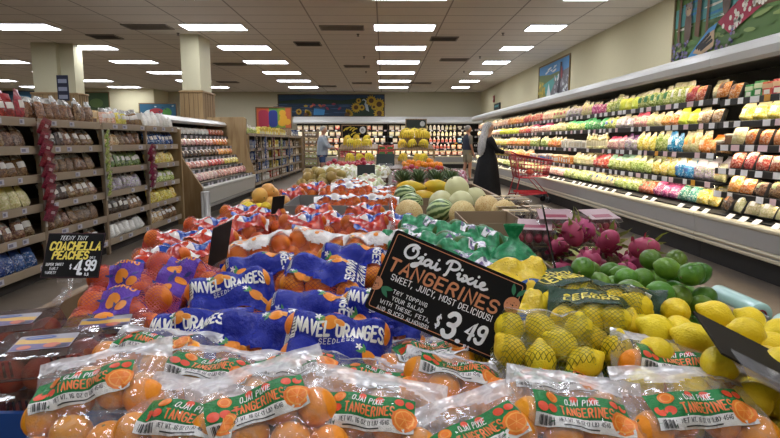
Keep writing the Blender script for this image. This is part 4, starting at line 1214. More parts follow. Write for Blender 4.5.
def fruit(kind):
    if kind in _fm: return _fm[kind]
    mb = MB()
    if kind in ('tangerine', 'orange', 'blood', 'clementine', 'grapefruit', 'gold'):
        r = {'tangerine': .033, 'orange': .036, 'blood': .037, 'clementine': .026, 'grapefruit': .052, 'gold': .05}[kind]
        m = {'tangerine': F_TANG, 'orange': F_ORAN, 'blood': F_BLOOD, 'clementine': F_BLOOD, 'grapefruit': F_GRAPE, 'gold': F_SQ}[kind]
        mb.sphere((0, 0, 0), (r, r, r * .93), 22 if kind != 'clementine' else 14, 14 if kind != 'clementine' else 9, 0, lambda p: 1 - .05 * max(0, p.z) ** 8 + .015 * noise.noise(p * 2))
        mb.lathe([(r * .09, r * .88), (r * .07, r * .905), (0, r * .91)], 7, 1)
        me = mb.mesh(kind, [m, m_stem])
    elif kind == 'lemon':
        def fn(p):
            a = abs(p.z)
            k = 1 + .0 * a
            rad = sqrt(max(0, 1 - p.z * p.z)) or 1e-6
            z = p.z * (1 + .26 * max(0, a - .86) / .14)
            return Vector((p.x * (1 - .12 * a ** 4), p.y * (1 - .12 * a ** 4), z)) * (1 + .02 * noise.noise(p * 3))
        mb.sphere((0, 0, 0), (.0315, .0315, .036), 20, 18, 0, fn); me = mb.mesh('lemon', [F_LEMON])
    elif kind == 'lime':
        def fn(p):
            a = abs(p.z); z = p.z * (1 + .09 * max(0, a - .93) / .07)
            return Vector((p.x, p.y, z)) * (1 + .02 * noise.noise(p * 2.5))
        mb.sphere((0, 0, 0), (.0315, .0315, .036), 20, 16, 0, fn)
        mb.lathe([(.004, -.0385), (.003, -.041), (0, -.0412)], 6, 1); me = mb.mesh('lime', [F_LIME, m_stem])
    elif kind == 'honeydew': mb.sphere((0, 0, 0), (.083, .083, .088), 28, 20, 0, lambda p: 1 + .012 * noise.noise(p * 1.5)); mb.lathe([(.008, .086), (.006, .092), (0, .092)], 8, 1); me = mb.mesh(kind, [F_MELON, m_stem])
    elif kind == 'cantaloupe': mb.sphere((0, 0, 0), (.075, .075, .079), 28, 20, 0, lambda p: 1 + .012 * cos(10 * atan2(p.y, p.x)) * (1 - p.z * p.z) + .01 * noise.noise(p * 2)); mb.lathe([(.009, .077), (.007, .082), (0, .081)], 8, 1); me = mb.mesh(kind, [F_CANT, m_stem])
    elif kind == 'watermelon': mb.sphere((0, 0, 0), (.073, .073, .088), 28, 20, 0, lambda p: 1 + .01 * noise.noise(p * 2)); mb.lathe([(.005, .087), (.004, .096), (0, .096)], 7, 1); me = mb.mesh(kind, [F_WMEL, m_stem])
    elif kind == 'papaya':
        mb.sphere((0, 0, 0), (.06, .06, .115), 22, 18, 0, lambda p: Vector((p.x, p.y, p.z)) * 1.0 if p.z < 0 else Vector((p.x * (1 - .3 * p.z), p.y * (1 - .3 * p.z), p.z))); mb.lathe([(.009, .112), (.008, .121), (0, .121)], 7, 1); me = mb.mesh(kind, [F_PAP, m_stem])
    elif kind == 'squash': mb.sphere((0, 0, 0), (.055, .055, .05), 18, 12, 0, lambda p: 1 + .03 * cos(8 * atan2(p.y, p.x))); me = mb.mesh(kind, [F_SQ])
    elif kind == 'peach': mb.sphere((0, 0, 0), (.034, .034, .032), 16, 12, 0, lambda p: 1 - .06 * max(0, p.x) ** 6 * (1 if abs(p.y) < .2 else 0)); me = mb.mesh(kind, [F_PEACH])
    elif kind == 'apple': mb.sphere((0, 0, 0), (.04, .04, .036), 14, 10, 0, lambda p: 1 - .12 * max(0, p.z) ** 6); mb.tube([(0, 0, .028), (.003, 0, .045)], .0015, 5, 1); me = mb.mesh(kind, [F_APPLE, m_stem])
    elif kind == 'avocado': mb.sphere((0, 0, 0), (.031, .031, .045), 14, 10, 0, lambda p: Vector((p.x * (1 - .3 * p.z), p.y * (1 - .3 * p.z), p.z))); me = mb.mesh(kind, [F_AVO])
    _fm[kind] = me
    return me


def rrot(g): return (g.uniform(0, 6.3), g.uniform(0, 6.3), g.uniform(0, 6.3))


# ------------------------------------------------------------------ bags
def netmat(name, col, period=.0105, width=.17, rough=.4):
    t = NT(name); uv = t.node('ShaderNodeTexCoord'); s = t.node('ShaderNodeSeparateXYZ'); t.link(uv.outputs['UV'], s.inputs[0])
    ls = []
    for op in ('ADD', 'SUBTRACT'):
        q = t.math('DIVIDE', t.math(op, t.math('MULTIPLY', s.outputs[0], .8), s.outputs[1]), period)
        fr = t.math('FRACT', t.math('ADD', q, 100))
        ls.append(t.math('LESS_THAN', t.math('ABSOLUTE', t.math('SUBTRACT', fr, .5)), width / 2))
    t.set(col, rough)
    t.link(t.math('MAXIMUM', ls[0], ls[1]), t.b.inputs['Alpha'])
    return t.m


def filmmat(name, tint='#ffffff', haze=.10, rough=.14, streak=.22, wr=.5, hazecol='#eeecee', fw=.30, gl=.05):
    """clear plastic: mostly transparent, faintly milky, glossy, with painted white highlights on its creases"""
    t = NT(name); v = t.coord('Object')
    n1 = t.noise(v, 24, 3, .5); n2 = t.noise(v, 11, 3)
    t.set(hazecol, .5, 0, .2)
    bp = t.bump(n1, wr, .012)
    tr = t.node('ShaderNodeBsdfTransparent'); tr.inputs[0].default_value = lin(tint)
    go = t.node('ShaderNodeBsdfGlossy'); go.inputs['Color'].default_value = (1, 1, 1, 1); go.inputs['Roughness'].default_value = rough; t.link(bp, go.inputs['Normal'])
    lw = t.node('ShaderNodeLayerWeight'); lw.inputs[0].default_value = .25
    ridge = t.math('SUBTRACT', 1, t.math('MULTIPLY', t.math('ABSOLUTE', t.math('SUBTRACT', n1, .5)), 16), True)
    kd = t.math('ADD', haze, t.math('MULTIPLY', t.math('MULTIPLY', ridge, n2), streak), True)  # white streaks along noise ridges stand in for crease highlights
    kg = t.math('ADD', gl, t.math('MULTIPLY', lw.outputs['Facing'], fw), True)
    m1 = t.node('ShaderNodeMixShader'); t.link(kd, m1.inputs[0]); t.link(tr.outputs[0], m1.inputs[1]); t.link(t.b.outputs[0], m1.inputs[2])
    m2 = t.node('ShaderNodeMixShader'); t.link(kg, m2.inputs[0]); t.link(m1.outputs[0], m2.inputs[1]); t.link(go.outputs[0], m2.inputs[2])
    t.link(m2.outputs[0], t.out.inputs[0])
    return t.m


def printed(col, rough=.2, spec=.2):
    """glossy printed film with fine crinkles"""
    t = NT('printed_film_' + col.lstrip('#')); v = t.coord()
    t.bump(t.noise(v, 48, 5, .65), .75, .012)
    return t.set(t.mixc(t.math('MULTIPLY', t.noise(v, 25, 3), .03), col, '#d8d8e0'), rough, 0, spec, 0)


FILM = filmmat('clear_film', haze=.075, streak=.22, rough=.12, wr=.45, fw=.16, gl=.04)
FILM_HAZY = filmmat('milky_film', haze=.40, streak=.35, rough=.16, wr=.5, fw=.2, gl=.05)
FILM_LID = filmmat('tinted_clear_lid', tint='#d2ced0', haze=.03, streak=.1, rough=.08, wr=.2, fw=.35, gl=.05)  # grey tint stands in for dark reflections on the clear lid
FILM_FAINT = filmmat('clear_shell', haze=.012, streak=.04, rough=.06, wr=.12, fw=.3, gl=.04)
FILM_GREEN = None
t = NT('green_mesh_bag'); v = t.coord(); n1 = t.noise(v, 45, 4)
t.set(t.ramp(n1, [(.3, '#0f6b42'), (.5, '#23935c'), (.75, '#58bd86')]), .3, 0, .6)
bp = t.bump(n1, .5, .01); tr = t.node('ShaderNodeBsdfTransparent'); tr.inputs[0].default_value = lin('#5fc08c')
mx = t.node('ShaderNodeMixShader'); mx.inputs[0].default_value = .8; t.link(tr.outputs[0], mx.inputs[1]); t.link(t.b.outputs[0], mx.inputs[2]); t.link(mx.outputs[0], t.out.inputs[0]); FILM_GREEN = t.m
m_green = printed('#1e7a3c'); m_lwhite = printed('#e4e2df'); m_txtor = M('#e0783c', .4); m_slice = M('#e67a1e', .4); m_slice2 = M('#f0a850', .4); m_txtblk = M('#3a3a3a', .5); m_leaf = M('#3f8a3a', .5)
m_txtw = M('#e8e8e6', .45); m_redtxt = M('#d2542c', .45); m_tang2 = M('#d84a28', .45)


class Bag:
    """a bag lying on its back: x across, y from its bottom to its closure, z out of its face; draped over round fruit"""

    def __init__(s, W, L, sph, nu=30, nv=30, seed=1, wr=.003, edge=.03, skirt=1.1, crumple=0.0):
        s.W, s.L, s.sph, s.nu, s.nv = W, L, sph, nu, nv
        s.H = []
        for j in range(nv + 1):
            for i in range(nu + 1):
                x, y = (i / nu - .5) * W, j / nv * L
                h = .004
                acc = 0
                for (a, b, c, r) in sph:
                    d = hypot(x - a, y - b); Rr = r + .003
                    if d < Rr * .75: z = c + sqrt(Rr * Rr - d * d)
                    else: z = c + Rr * .661 - (d - Rr * .75) * skirt
                    acc += math.exp(min(60, 260 * z))
                h = max(h, math.log(acc + 1e-9) / 260) if sph else h
                e = min(x + W / 2, W / 2 - x, y, L - y) / edge
                e = max(0, min(1, e)); e = e * e * (3 - 2 * e)
                q = Vector((x * 34 + seed * 7.7, y * 34, seed))
                wv = noise.noise(q) + .55 * noise.noise(q * 2.2) + .5 * (1 - abs(noise.noise(Vector((x * 60 + y * 18, y * 10, seed * 3.1)))) * 2)
                h = .004 + (h - .004) * e + wr * wv * (.35 + .65 * e)
                ct = min(1, acc / math.exp(260 * .03)) if sph else 0
                h += crumple * (1 - ct) * e * (1 - 2 * abs(noise.noise(Vector((x * 26 + y * 30 + seed, y * 16 - x * 12, seed * 1.7))))) 
                if y > L * .9: h += .004 * sin(x * 70 + seed)
                s.H.append(max(.002, h))

    def hb(s, x, y):
        u = max(0, min(.9999, x / s.W + .5)) * s.nu; v = max(0, min(.9999, y / s.L)) * s.nv
        i, j = int(u), int(v); a, b = u - i, v - j; k = j * (s.nu + 1) + i; H = s.H; n = s.nu + 1
        return (H[k] * (1 - a) + H[k + 1] * a) * (1 - b) + (H[k + n] * (1 - a) + H[k + n + 1] * a) * b

    def on(s, off, ox=0, oy=0, ang=0):
        """2-D drawing frame on the bag's face"""
        ca, sa = cos(ang), sin(ang)
        def f(x, y):
            X, Y = ox + x * ca - y * sa, oy + x * sa + y * ca
            X = max(-s.W / 2, min(s.W / 2, X)); Y = max(0, min(s.L, Y))
            return Vector((X, Y, s.hb(X, Y) + off))
        return f

    def shape(s, x, y):
        """pinch of the outline so that the bag is not a perfect rectangle"""
        return x, y

    def skin(s, name, test, mats, bottom=True, lift=0.0):
        """faces of the grid whose test(u,v) is a material index (None: left out)"""
        mb = MB(); nu, nv = s.nu, s.nv; idx = {}; f = []; mi = []; vv = []; uv = []
        def vid(i, j):
            if (i, j) not in idx:
                idx[(i, j)] = len(vv); x, y = (i / nu - .5) * s.W, j / nv * s.L
                vv.append((x, y, s.H[j * (nu + 1) + i] + lift)); uv.append((x, y))
            return idx[(i, j)]
        for j in range(nv):
            for i in range(nu):
                m = test((i + .5) / nu, (j + .5) / nv)
                if m is None: continue
                f.append((vid(i, j), vid(i + 1, j), vid(i + 1, j + 1), vid(i, j + 1))); mi.append(m)
        mb.add(vv, f, mi, True); mb.uv = uv
        if bottom:
            o = len(mb.v); W, L = s.W / 2, s.L
            mb.add([(-W, 0, 0), (W, 0, 0), (W, L, 0), (-W, L, 0)], [(3, 2, 1, 0)], bottom if isinstance(bottom, int) and bottom is not True else 0, False)
            mb.uv += [(0, 0)] * 4
        return mb.mesh(name, mats)

    def patch(s, mb, x0, y0, x1, y1, off, mi=0, ox=0, oy=0, ang=0, n=10, m=5):
        f = s.on(off, ox, oy, ang); v = []; fs = []
        for j in range(m + 1):
            for i in range(n + 1): v.append(f(x0 + (x1 - x0) * i / n, y0 + (y1 - y0) * j / m))
        for j in range(m):
            for i in range(n): a = j * (n + 1) + i; fs.append((a, a + 1, a + n + 2, a + n + 1))
        mb.add(v, fs, mi, True)


def tang_label(b, root, cx, cy, w_, h, ang=0, detail=True):
    """green paper label with white strip and orange slices"""
    mb = MB(); b.patch(mb, -w_ / 2, -h / 2, w_ / 2, h / 2, .0016, 0, cx, cy, ang, 14, 6)
    b.patch(mb, -w_ / 2, -h / 2, w_ / 2, -h * .2, .0022, 1, cx, cy, ang, 14, 3)
    lab = mb.build('label', [m_green, m_lwhite], root)
    mb = MB()
    for off, parts in ((.0027, ((w_ * .40, -h * .16, h * .34, 0), (-w_ * .42, -h * .02, h * .15, 2), (-w_ * .31, 0, h * .13, 2), (-w_ * .3, h * .34, h * .17, 0), (w_ * .12, h * .36, h * .12, 2), (-w_ * .06, h * .4, h * .1, 2), (w_ * .33, h * .32, h * .13, 2), (w_ * .44, h * .3, h * .12, 2))), (.0033, ((w_ * .40, -h * .16, h * .27, 1), (-w_ * .3, h * .34, h * .12, 1))), (.0038, ((w_ * .40, -h * .16, h * .23, 0), (-w_ * .3, h * .34, h * .1, 0)))):
        f = b.on(off, cx, cy, ang)
        for (x, y, r, m) in parts: ell(mb, x, max(-h * .5 + r, min(h * .5 - r * .8, y)), r, r * .92, f, m, 12)
    f = b.on(.0044, cx, cy, ang)
    for k in range(6): q = k * pi / 3; ribbon(mb, [(w_ * .40, -h * .16), (w_ * .40 + h * .2 * cos(q), -h * .16 + h * .2 * sin(q))], .0009, f, 1)
    mb.build('fruit_print', [m_slice, m_slice2, m_tang2], lab)
    if detail:
        mb = MB(); f = b.on(.0046, cx, cy, ang)
        text(mb, 'TANGERINES', -w_ * .22, -h * .13, h * .25, f, .15, .5, .3, mi=0, maxw=w_ * .5, step=.004)
        text(mb, 'OJAI PIXIE', -w_ * .16, h * .2, h * .17, f, .12, .5, .25, .12, mi=1, maxw=w_ * .32, step=.004)
        text(mb, 'NET WT. 16 OZ (1 LB) 454G', -w_ * .26, -h * .36, h * .1, f, .16, .5, .25, mi=2, maxw=w_ * .5, step=.004)
        ribbon(mb, [(-w_ * .22, -h * .44), (w_ * .14, -h * .44)], h * .03, f, 2, .004)
        for k in range(11): ribbon(mb, [(-w_ * .46 + k * w_ * .015, -h * .46), (-w_ * .46 + k * w_ * .015, -h * .27)], .0007 + .0008 * (k * 7 % 3), f, 2, .004)
        mb.build('lettering', [m_txtor, m_txtw, m_txtblk], lab)
    return lab


def layout(W, L, r, n, seed, y0=None, y1=None):
    """fruit positions in one layer, pushed apart"""
    g = random.Random(seed); y0 = r + .008 if y0 is None else y0; y1 = L - r - .01 if y1 is None else y1
    P = [[g.uniform(-W / 2 + r, W / 2 - r), g.uniform(y0, y1)] for _ in range(n)]
    for it in range(260):
        for i in range(n):
            for j in range(i):
                dx, dy = P[i][0] - P[j][0], P[i][1] - P[j][1]; d = hypot(dx, dy) or 1e-4
                if d < 2 * r * 1.01:
                    k = (2 * r * 1.01 - d) / 2 / d
                    P[i][0] += dx * k; P[i][1] += dy * k; P[j][0] -= dx * k; P[j][1] -= dy * k
        for p in P: p[0] = max(-W / 2 + r + .004, min(W / 2 - r - .004, p[0])); p[1] = max(y0, min(y1, p[1]))
    return P


def fill(root, P, kind, r, name, seed, dz=0):
    g = random.Random(seed)
    for (x, y) in P: link(name, fruit(kind), root, (x, y, r + .004 + dz), rrot(g))


_bagt = {}
def place_bag(root, p, tilt, rz=0, roll=0, label=None, group=None, scale=1):
    root.location = p; root.rotation_euler = (tilt, roll, rz); root.scale = (scale,) * 3
    if label: root['label'] = label
    if group: root['group'] = group
    return root


def bag_of(key, make):
    """first call builds the template and uses it, later ones copy it"""
    if key not in _bagt: _bagt[key] = make(); return _bagt[key]
    return dup(_bagt[key])


def make_tang(seed):
    W, L = .235, .222; r = .033
    def mk():
        root = thing('tangerine_bag', 'clear zip bag', 'fruit bag')
        P = layout(W, L * .76, r, 8, seed)
        b = Bag(W, L, [(x, y, r + .003, r + .002) for x, y in P], 46, 44, seed, .0042, .03, .8, .005)
        link('film', b.skin('film', lambda u, v: 1 if v > .85 + .04 * sin(u * 11 + seed) else 0, [FILM, FILM_HAZY]), root)
        mb = MB()
        for vy in (.925, .95):
            f = b.on(.0012)
            ribbon(mb, [(-W * .49 + W * .98 * i / 40, L * vy + .002 * sin(i * .5 + seed)) for i in range(41)], .004, f, 0)
        mb.build('zip_seal', FILM_HAZY, root)
        fill(root, P, 'tangerine', r, 'tangerine', seed)
        g = random.Random(seed)
        tang_label(b, root, g.uniform(-.012, .012), L * .60, .155, .062, g.uniform(-.12, .12))
        return root
    return bag_of(('tang', seed), mk)


def net_bag(key, W, L, r, n, seed, kind, fname, netm, film, fmats, deco=None, name='orange_bag', cat='fruit bag', wr=.0028, nu=30, nv=30, y1=None, two=0):
    """net bag with a printed sleeve: film(u,v) gives the sleeve's material index or None where only net shows"""
    def mk():
        root = thing(name, name, cat)
        P = layout(W, L, r, n, seed, y1=y1)
        b = Bag(W, L, [(x, y, r + .004, r + .004) for x, y in P], nu, nv, seed, wr, .03, .9, .004)
        if netm: link('net', b.skin('net', lambda u, v: 0 if film(u, v) is None else None, [netm], bottom=False), root)
        sl = link('sleeve', b.skin('sleeve', film, fmats, lift=.0015), root)
        if deco: deco(b, sl)
        fill(root, P, kind, r, fname, seed)
        return root
    return bag_of(key, mk)


N_RED = netmat('red_net', '#a8361a'); N_PINK = netmat('pink_net', '#c04a46', .0085, .24); N_YEL = netmat('yellow_net', '#7a7414', .0085, .16); N_ORA = netmat('orange_net', '#cf5a24', .0085, .22)
B_BLUE = printed('#0b2090'); B_PURP = printed('#5f3aa6'); B_WHITE = printed('#e6e0dc'); B_RED = printed('#a8262c'); B_NAVY = printed('#24408f')
m_or = M('#e68a22', .4); m_or2 = M('#f2b45c', .4); m_wht = M('#ecebe6', .4); m_nvy = M('#25307c', .5); m_lfg = M('#3f8a4a', .5)


def orange_art(mb, f, f2, x, y, s, ang=0):
    """half orange, whole orange, leaves and a blossom"""
    ell(mb, x, y, s, s * .92, f, 0, 14); ell(mb, x + s * 1.3 * cos(ang), y + s * 1.3 * sin(ang) - s * .3, s * .8, s * .45, f, 1, 12, ang - .4)
    ell(mb, x + s * 1.3 * cos(ang), y + s * 1.3 * sin(ang) - s * .3, s * .62, s * .32, f2, 0, 12, ang - .4)
    for a in (2.2, 2.9, 3.6): leaf2(mb, x - s * .6, y + s * .4, a + ang, s * 1.3, s * .5, f, 2, 4)
    for k in range(5): leaf2(mb, x - s * 1.5, y + s * .9, k * 1.256, s * .55, s * .3, f2, 3, 3)


def navel_deco(seed):
    def d(b, root):
        g = random.Random(seed); W, L = b.W, b.L
        mb = MB(); f, f2 = b.on(.0028), b.on(.0034)
        orange_art(mb, f, f2, -W * .08 if seed % 2 else W * .18, L * .9 - .03, .017, .2)
        mb.build('fruit_print', [m_or, m_or2, m_lfg, m_wht], root); mb = MB()
        orange_art(mb, f, f2, W * (-.22 if seed % 3 else .3), L * .5, .016, -.3)
        mb.build('fruit_print', [m_or, m_or2, m_lfg, m_wht], root)
        mb = MB(); f = b.on(.003)
        if seed % 2:
            text(mb, 'NAVEL ORANGES', -W * .36, L * .66, .026, f, .19, .5, .25, mi=0, maxw=W * .76, step=.006)
            text(mb, 'SEEDLESS', -W * .15, L * .6, .009, f, .14, .55, .4, mi=0, maxw=W * .3, step=.006)
        else:
            f = b.on(.003, W * .3, L * .94, -pi / 2)
            text(mb, 'ORANGES', 0, 0, .022, f, .2, .5, .25, mi=0, maxw=L * .5, step=.006)
            text(mb, 'NAVEL', 0, .03, .018, f, .2, .5, .25, mi=0, maxw=L * .36, step=.006)
        mb.build('lettering', [m_wht], root)
        mb = MB(); b.patch(mb, -W * .46, L * .6, -W * .36, L * .78, .0028, 0, n=3, m=4); f = b.on(.0034)
        for k in range(6): ribbon(mb, [(-W * .45, L * (.615 + .026 * k)), (-W * .37, L * (.615 + .026 * k))], .0022, f, 1, .006)
        mb.build('barcode', [m_wht, m_txtblk], root)
    return d


def white_patch(W, L): return None
# ------------------------------------------------------------------ signs
m_board = M('#141517', .7, 0, .1); m_copper = M('#cf8a62', .5); m_chalk = M('#f2f5fb', .6); m_chalkw = M('#f2f5fb', .6); m_yel = M('#f2de62', .6); m_dleaf = M('#2f7a58', .5)
m_clear = filmmat('acrylic', haze=.10, streak=.05, rough=.05, wr=0)
m_darkwood = M('#221b16', .7, 0, .15)


def board_frame(P, ux, uy):
    n = ux.cross(uy).normalized()
    m = Matrix((ux.normalized(), uy.normalized(), n)).transposed().to_4x4(); m.translation = P
    return m


def cam_axes(roll=0.0):
    fw = Vector((sin(YAW) * cos(PITCH), cos(YAW) * cos(PITCH), -sin(PITCH)))
    rt = Vector((cos(YAW), -sin(YAW), 0)); up = rt.cross(fw) 
    up = fw.cross(rt) * -1 if up.z < 0 else up
    return rt * cos(roll) + up * sin(roll), up * cos(roll) - rt * sin(roll)


# the big sign
rt, up = cam_axes(-R(22.9))
P = at(446.5, 295.5, Y=1.17)
SW, SH = .308, .180
r = thing('price_sign', 'black hand lettered sign for tangerines at $3.49, propped among the bags', 'sign')
n_ = rt.cross(up).normalized()
up2 = (up * cos(R(6)) - n_ * sin(R(6)))
r.matrix_world = board_frame(P, rt, up2)
MB().prism(rrect(-SW / 2, -SH / 2, SW / 2, SH / 2, .008), -.004, 0, 2, 0).build('board', m_board, r)
S_ = SW / 467.0
X0, Y0 = -SW / 2, SH / 2
F3 = lambda off: (lambda x, y: Vector((x, y, off)))
def sx(u): return X0 + u * S_
def sy(v): return Y0 - v * S_
mb = MB()
q = rrect(-SW / 2 + .0075, -SH / 2 + .0075, SW / 2 - .0075, SH / 2 - .0075, .005); q.append(q[0])
ribbon(mb, q, .0016, F3(.0006)); mb.build('border_line', m_copper, r)
mb = MB(); cs = 296 / 8.85; ch = 23.5
for st in CURSIVE:
    pts = [(sx(52 + x * cs), sy(75 - y * ch)) for x, y in st]
    ribbon(mb, smooth_line(pts, 3), .0058 if len(st) > 2 else .0055, F3(.0008))
mb.build('chalk_lettering', m_chalk, r); mb = MB()
text(mb, '$', sx(234), sy(240), 34 * S_, F3(.0008), .14, .5, mi=0)
text(mb, '3', sx(262), sy(258), 78 * S_, F3(.0008), .2, .66, mi=0, slant=.1)
text(mb, '49', sx(334), sy(240), 56 * S_, F3(.0008), .2, .66, .3, mi=0, slant=.1)
text(mb, '.', sx(320), sy(258), 50 * S_, F3(.0008), .26, .6, mi=0)
text(mb, '1LB', sx(344), sy(272), 13 * S_, F3(.0008), .15, .6, mi=0)
mb.build('price_lettering', m_chalk, r); mb = MB()
text(mb, 'SWEET, JUICY, MOST DELICIOUS!', sx(46), sy(159), 19 * S_, F3(.0008), .14, .6, .3, mi=0, jitter=.05, maxw=352 * S_)
for k, (s, w_) in enumerate((('TRY TOPPING', 118), ('YOUR SALAD', 108), ('WITH THESE, FETA,', 172), ('AND SLICED ALMONDS!', 178))):
    text(mb, s, sx(128), sy(197 + 21.5 * k), 12.5 * S_, F3(.0008), .15, .62, .35, mi=0, align='c', jitter=.06, maxw=w_ * S_)
mb.build('chalk_lettering', m_chalk, r)
mb = MB(); text(mb, 'TANGERINES', sx(24), sy(131), 40 * S_, F3(.0008), .2, .56, .28, mi=0, slant=.05, jitter=.02, maxw=376 * S_)
mb.build('copper_lettering', m_copper, r)
mb = MB()
for u, v, rr, lv in ((5, 187, 23, ((28, 192, .1), (28, 190, -.75))), (444, 84, 28, ((436, 52, 1.9), (446, 52, 1.0)))):
    f = F3(.0009)
    pts = [(max(X0 + .001, min(-X0 - .001, sx(u) + rr * S_ * cos(a * pi / 12))), sy(v) + rr * S_ * sin(a * pi / 12)) for a in range(24)]
    poly2(mb, pts, f, 0)
    g = random.Random(u)
    for k in range(12): a, q_ = g.uniform(0, 6.3), g.uniform(0, .8) * rr * S_; ell(mb, max(X0 + .003, min(-X0 - .003, sx(u) + q_ * cos(a))), sy(v) + q_ * sin(a), .0011, .0011, F3(.0012), 2, 6)
    for (a, b, an) in lv: leaf2(mb, sx(a), sy(b), an, 40 * S_, 17 * S_, F3(.0011), 1, 6)
mb.build('fruit_drawing', [m_copper, m_dleaf, m_board], r)
mb = MB().box((-.02, -SH / 2 - .012, -.012), (.02, -SH / 2 + .02, -.0045), 0, .003).tube([(0, -SH / 2 - .005, -.008), (0, -SH / 2 - .10, -.02)], .004, 8)
mb.build('clear_clip', m_clear, r)

# the peach sign on its clear stand
P0 = at(69, 278, Y=1.5)
lean = R(27); ux, uy = Vector((1, .0, .0)), Vector((0, sin(lean), cos(lean)))
r = thing('price_sign', 'black hand lettered sign for peaches at $4.99 on a clear clip stand', 'sign')
r.matrix_world = board_frame(P0, ux, uy)
w2, h2 = .158, .128
MB().box((-w2 / 2, 0, -.003), (w2 / 2, h2, 0), 0, .001).build('board', m_board, r)
q = [(-w2 / 2 + .002, .002), (w2 / 2 - .002, .002), (w2 / 2 - .002, h2 - .002), (-w2 / 2 + .002, h2 - .002), (-w2 / 2 + .002, .002)]
mb = MB(); ribbon(mb, q, .0008, F3(.0005)); mb.build('border_line', M('#5c2f3c', .5), r)
mb = MB(); f = F3(.0007)
text(mb, 'COACHELLA', -w2 * .42, h2 * .62, h2 * .17, f, .24, .62, .3, .12, maxw=w2 * .86); text(mb, 'PEACHES', -w2 * .35, h2 * .42, h2 * .16, f, .24, .62, .3, .12, maxw=w2 * .6)
mb.build('yellow_lettering', m_yel, r)
mb = MB()
text(mb, 'TEENY TINY', -w2 * .28, h2 * .84, h2 * .09, f, .12, .6, .4, .25, maxw=w2 * .46)
text(mb, 'SUPER SWEET', -w2 * .44, h2 * .27, h2 * .055, f, .16, .6, .4, .1, maxw=w2 * .3); text(mb, 'EARLY', -w2 * .36, h2 * .18, h2 * .055, f, .16, .6, .4, .1); text(mb, 'VARIETY', -w2 * .43, h2 * .09, h2 * .055, f, .16, .6, .4, .1)
text(mb, '$', -w2 * .02, h2 * .2, h2 * .09, f, .16, .5); text(mb, '4.', w2 * .06, h2 * .09, h2 * .3, f, .2, .6, .1, .1); text(mb, '99', w2 * .24, h2 * .17, h2 * .21, f, .2, .6, .25, .1); text(mb, '1LB', w2 * .25, h2 * .05, h2 * .06, f, .16, .6); text(mb, 'ONLY', w2 * .3, h2 * .42, h2 * .05, f, .16, .6)
mb.build('chalk_lettering', m_chalkw, r)
mb = MB().box((-.035, -.012, -.012), (.035, .012, -.004), 0, .003).tube([(0, 0, -.01), (.004, -.03, -.012), (.0, -.04, .002)], .006, 8).box((-.010, -.052, -.012), (.010, -.028, .012), 0, .003)
mb.tube([(0, -.04, 0), (0, -.075, .036)], [.008, .012], 8)
mb.build('clear_clip', m_clear, r)


def card(name, label, P, ux, uy, w_, h, mat=None, stand=True):
    ux, uy = Vector(ux).normalized(), Vector(uy); uy = (uy - ux * uy.dot(ux)).normalized()
    r = thing(name, label, 'sign'); r.matrix_world = board_frame(Vector(P), ux, uy)
    MB().box((-w_ / 2, 0, -.002), (w_ / 2, h, .002), 0, .0008).build('board', mat or m_darkwood, r)
    mb = MB()
    for s in (-1, 1): mb.box((-w_ * .4, -.02, s * .004 - .001), (w_ * .4, .035, s * .004 + .001), 0)
    mb.box((-w_ * .4, -.024, -.006), (w_ * .4, -.02, .006)); mb.build('clear_holder', m_clear, r)
    return r


# ------------------------------------------------------------------ clear zip bags of tangerines in front
def by_point(root, P, local, tilt, rz, roll, sc_=1.0):
    m = Euler((tilt, roll, rz)).to_matrix()
    root.location = Vector(P) - m @ (Vector(local) * sc_); root.rotation_euler = (tilt, roll, rz); root.scale = (sc_,) * 3


TB = [   # label pixel, distance, tilt, yaw, roll, seed, what sets it apart
    (92, 387, .90, 44, 8, -10, 1, 'clear zip bag of tangerines at the left below the peach boxes'),
    (186, 420, .83, 40, -12, 4, 2, 'clear zip bag of tangerines, second from the left in the front row'),
    (262, 405, .84, 46, 16, -13, 3, 'clear zip bag of tangerines with steeply slanted label in the front row'),
    (372, 415, .86, 44, -8, 8, 1, 'clear zip bag of tangerines, middle of the front row left of centre'),
    (470, 440, .82, 42, 14, -12, 2, 'clear zip bag of tangerines cut by the picture edge right of centre'),
    (584, 416, .85, 46, -5, 7, 3, 'clear zip bag of tangerines in front of the yellow lemon nets'),
    (702, 411, .84, 48, -2, 0, 1, 'clear zip bag of tangerines at the right front below the dark lemon sign'),
    (150, 345, 1.10, 27, -6, 3, 2, 'clear zip bag of tangerines in the back row beside the peach boxes'),
    (215, 372, .99, 32, -6, 6, 3, 'clear zip bag of tangerines under the navel bag with slanted lettering'),
    (300, 368, 1.02, 27, 4, 0, 1, 'clear zip bag of tangerines right below the lowest navel orange bag'),
    (372, 380, 1.02, 30, -10, 8, 2, 'clear zip bag of tangerines left of the big sign lower corner'),
    (462, 374, 1.02, 24, -8, 10, 3, 'clear zip bag of tangerines directly under the big sign'),
    (556, 384, 1.01, 26, -4, 4, 1, 'clear zip bag of tangerines in the second row behind the lemon net bags'),
    (424, 352, 1.16, 26, 8, 0, 2, 'clear zip bag of tangerines farthest back, between the navel bags and the lemon nets'),
    (682, 366, 1.0, 40, -10, 7, 3, 'clear zip bag of tangerines at the right, leaning behind the front row'),
]
for (px, py, Y, ti, yw, ro, sd, lb) in TB:
    o = make_tang(sd)
    by_point(o, at(px, py, Y=Y), (0, .222 * .60, .05), R(ti), R(yw), R(ro), 1.0 if Y < .95 else .98)
    o['label'] = lb

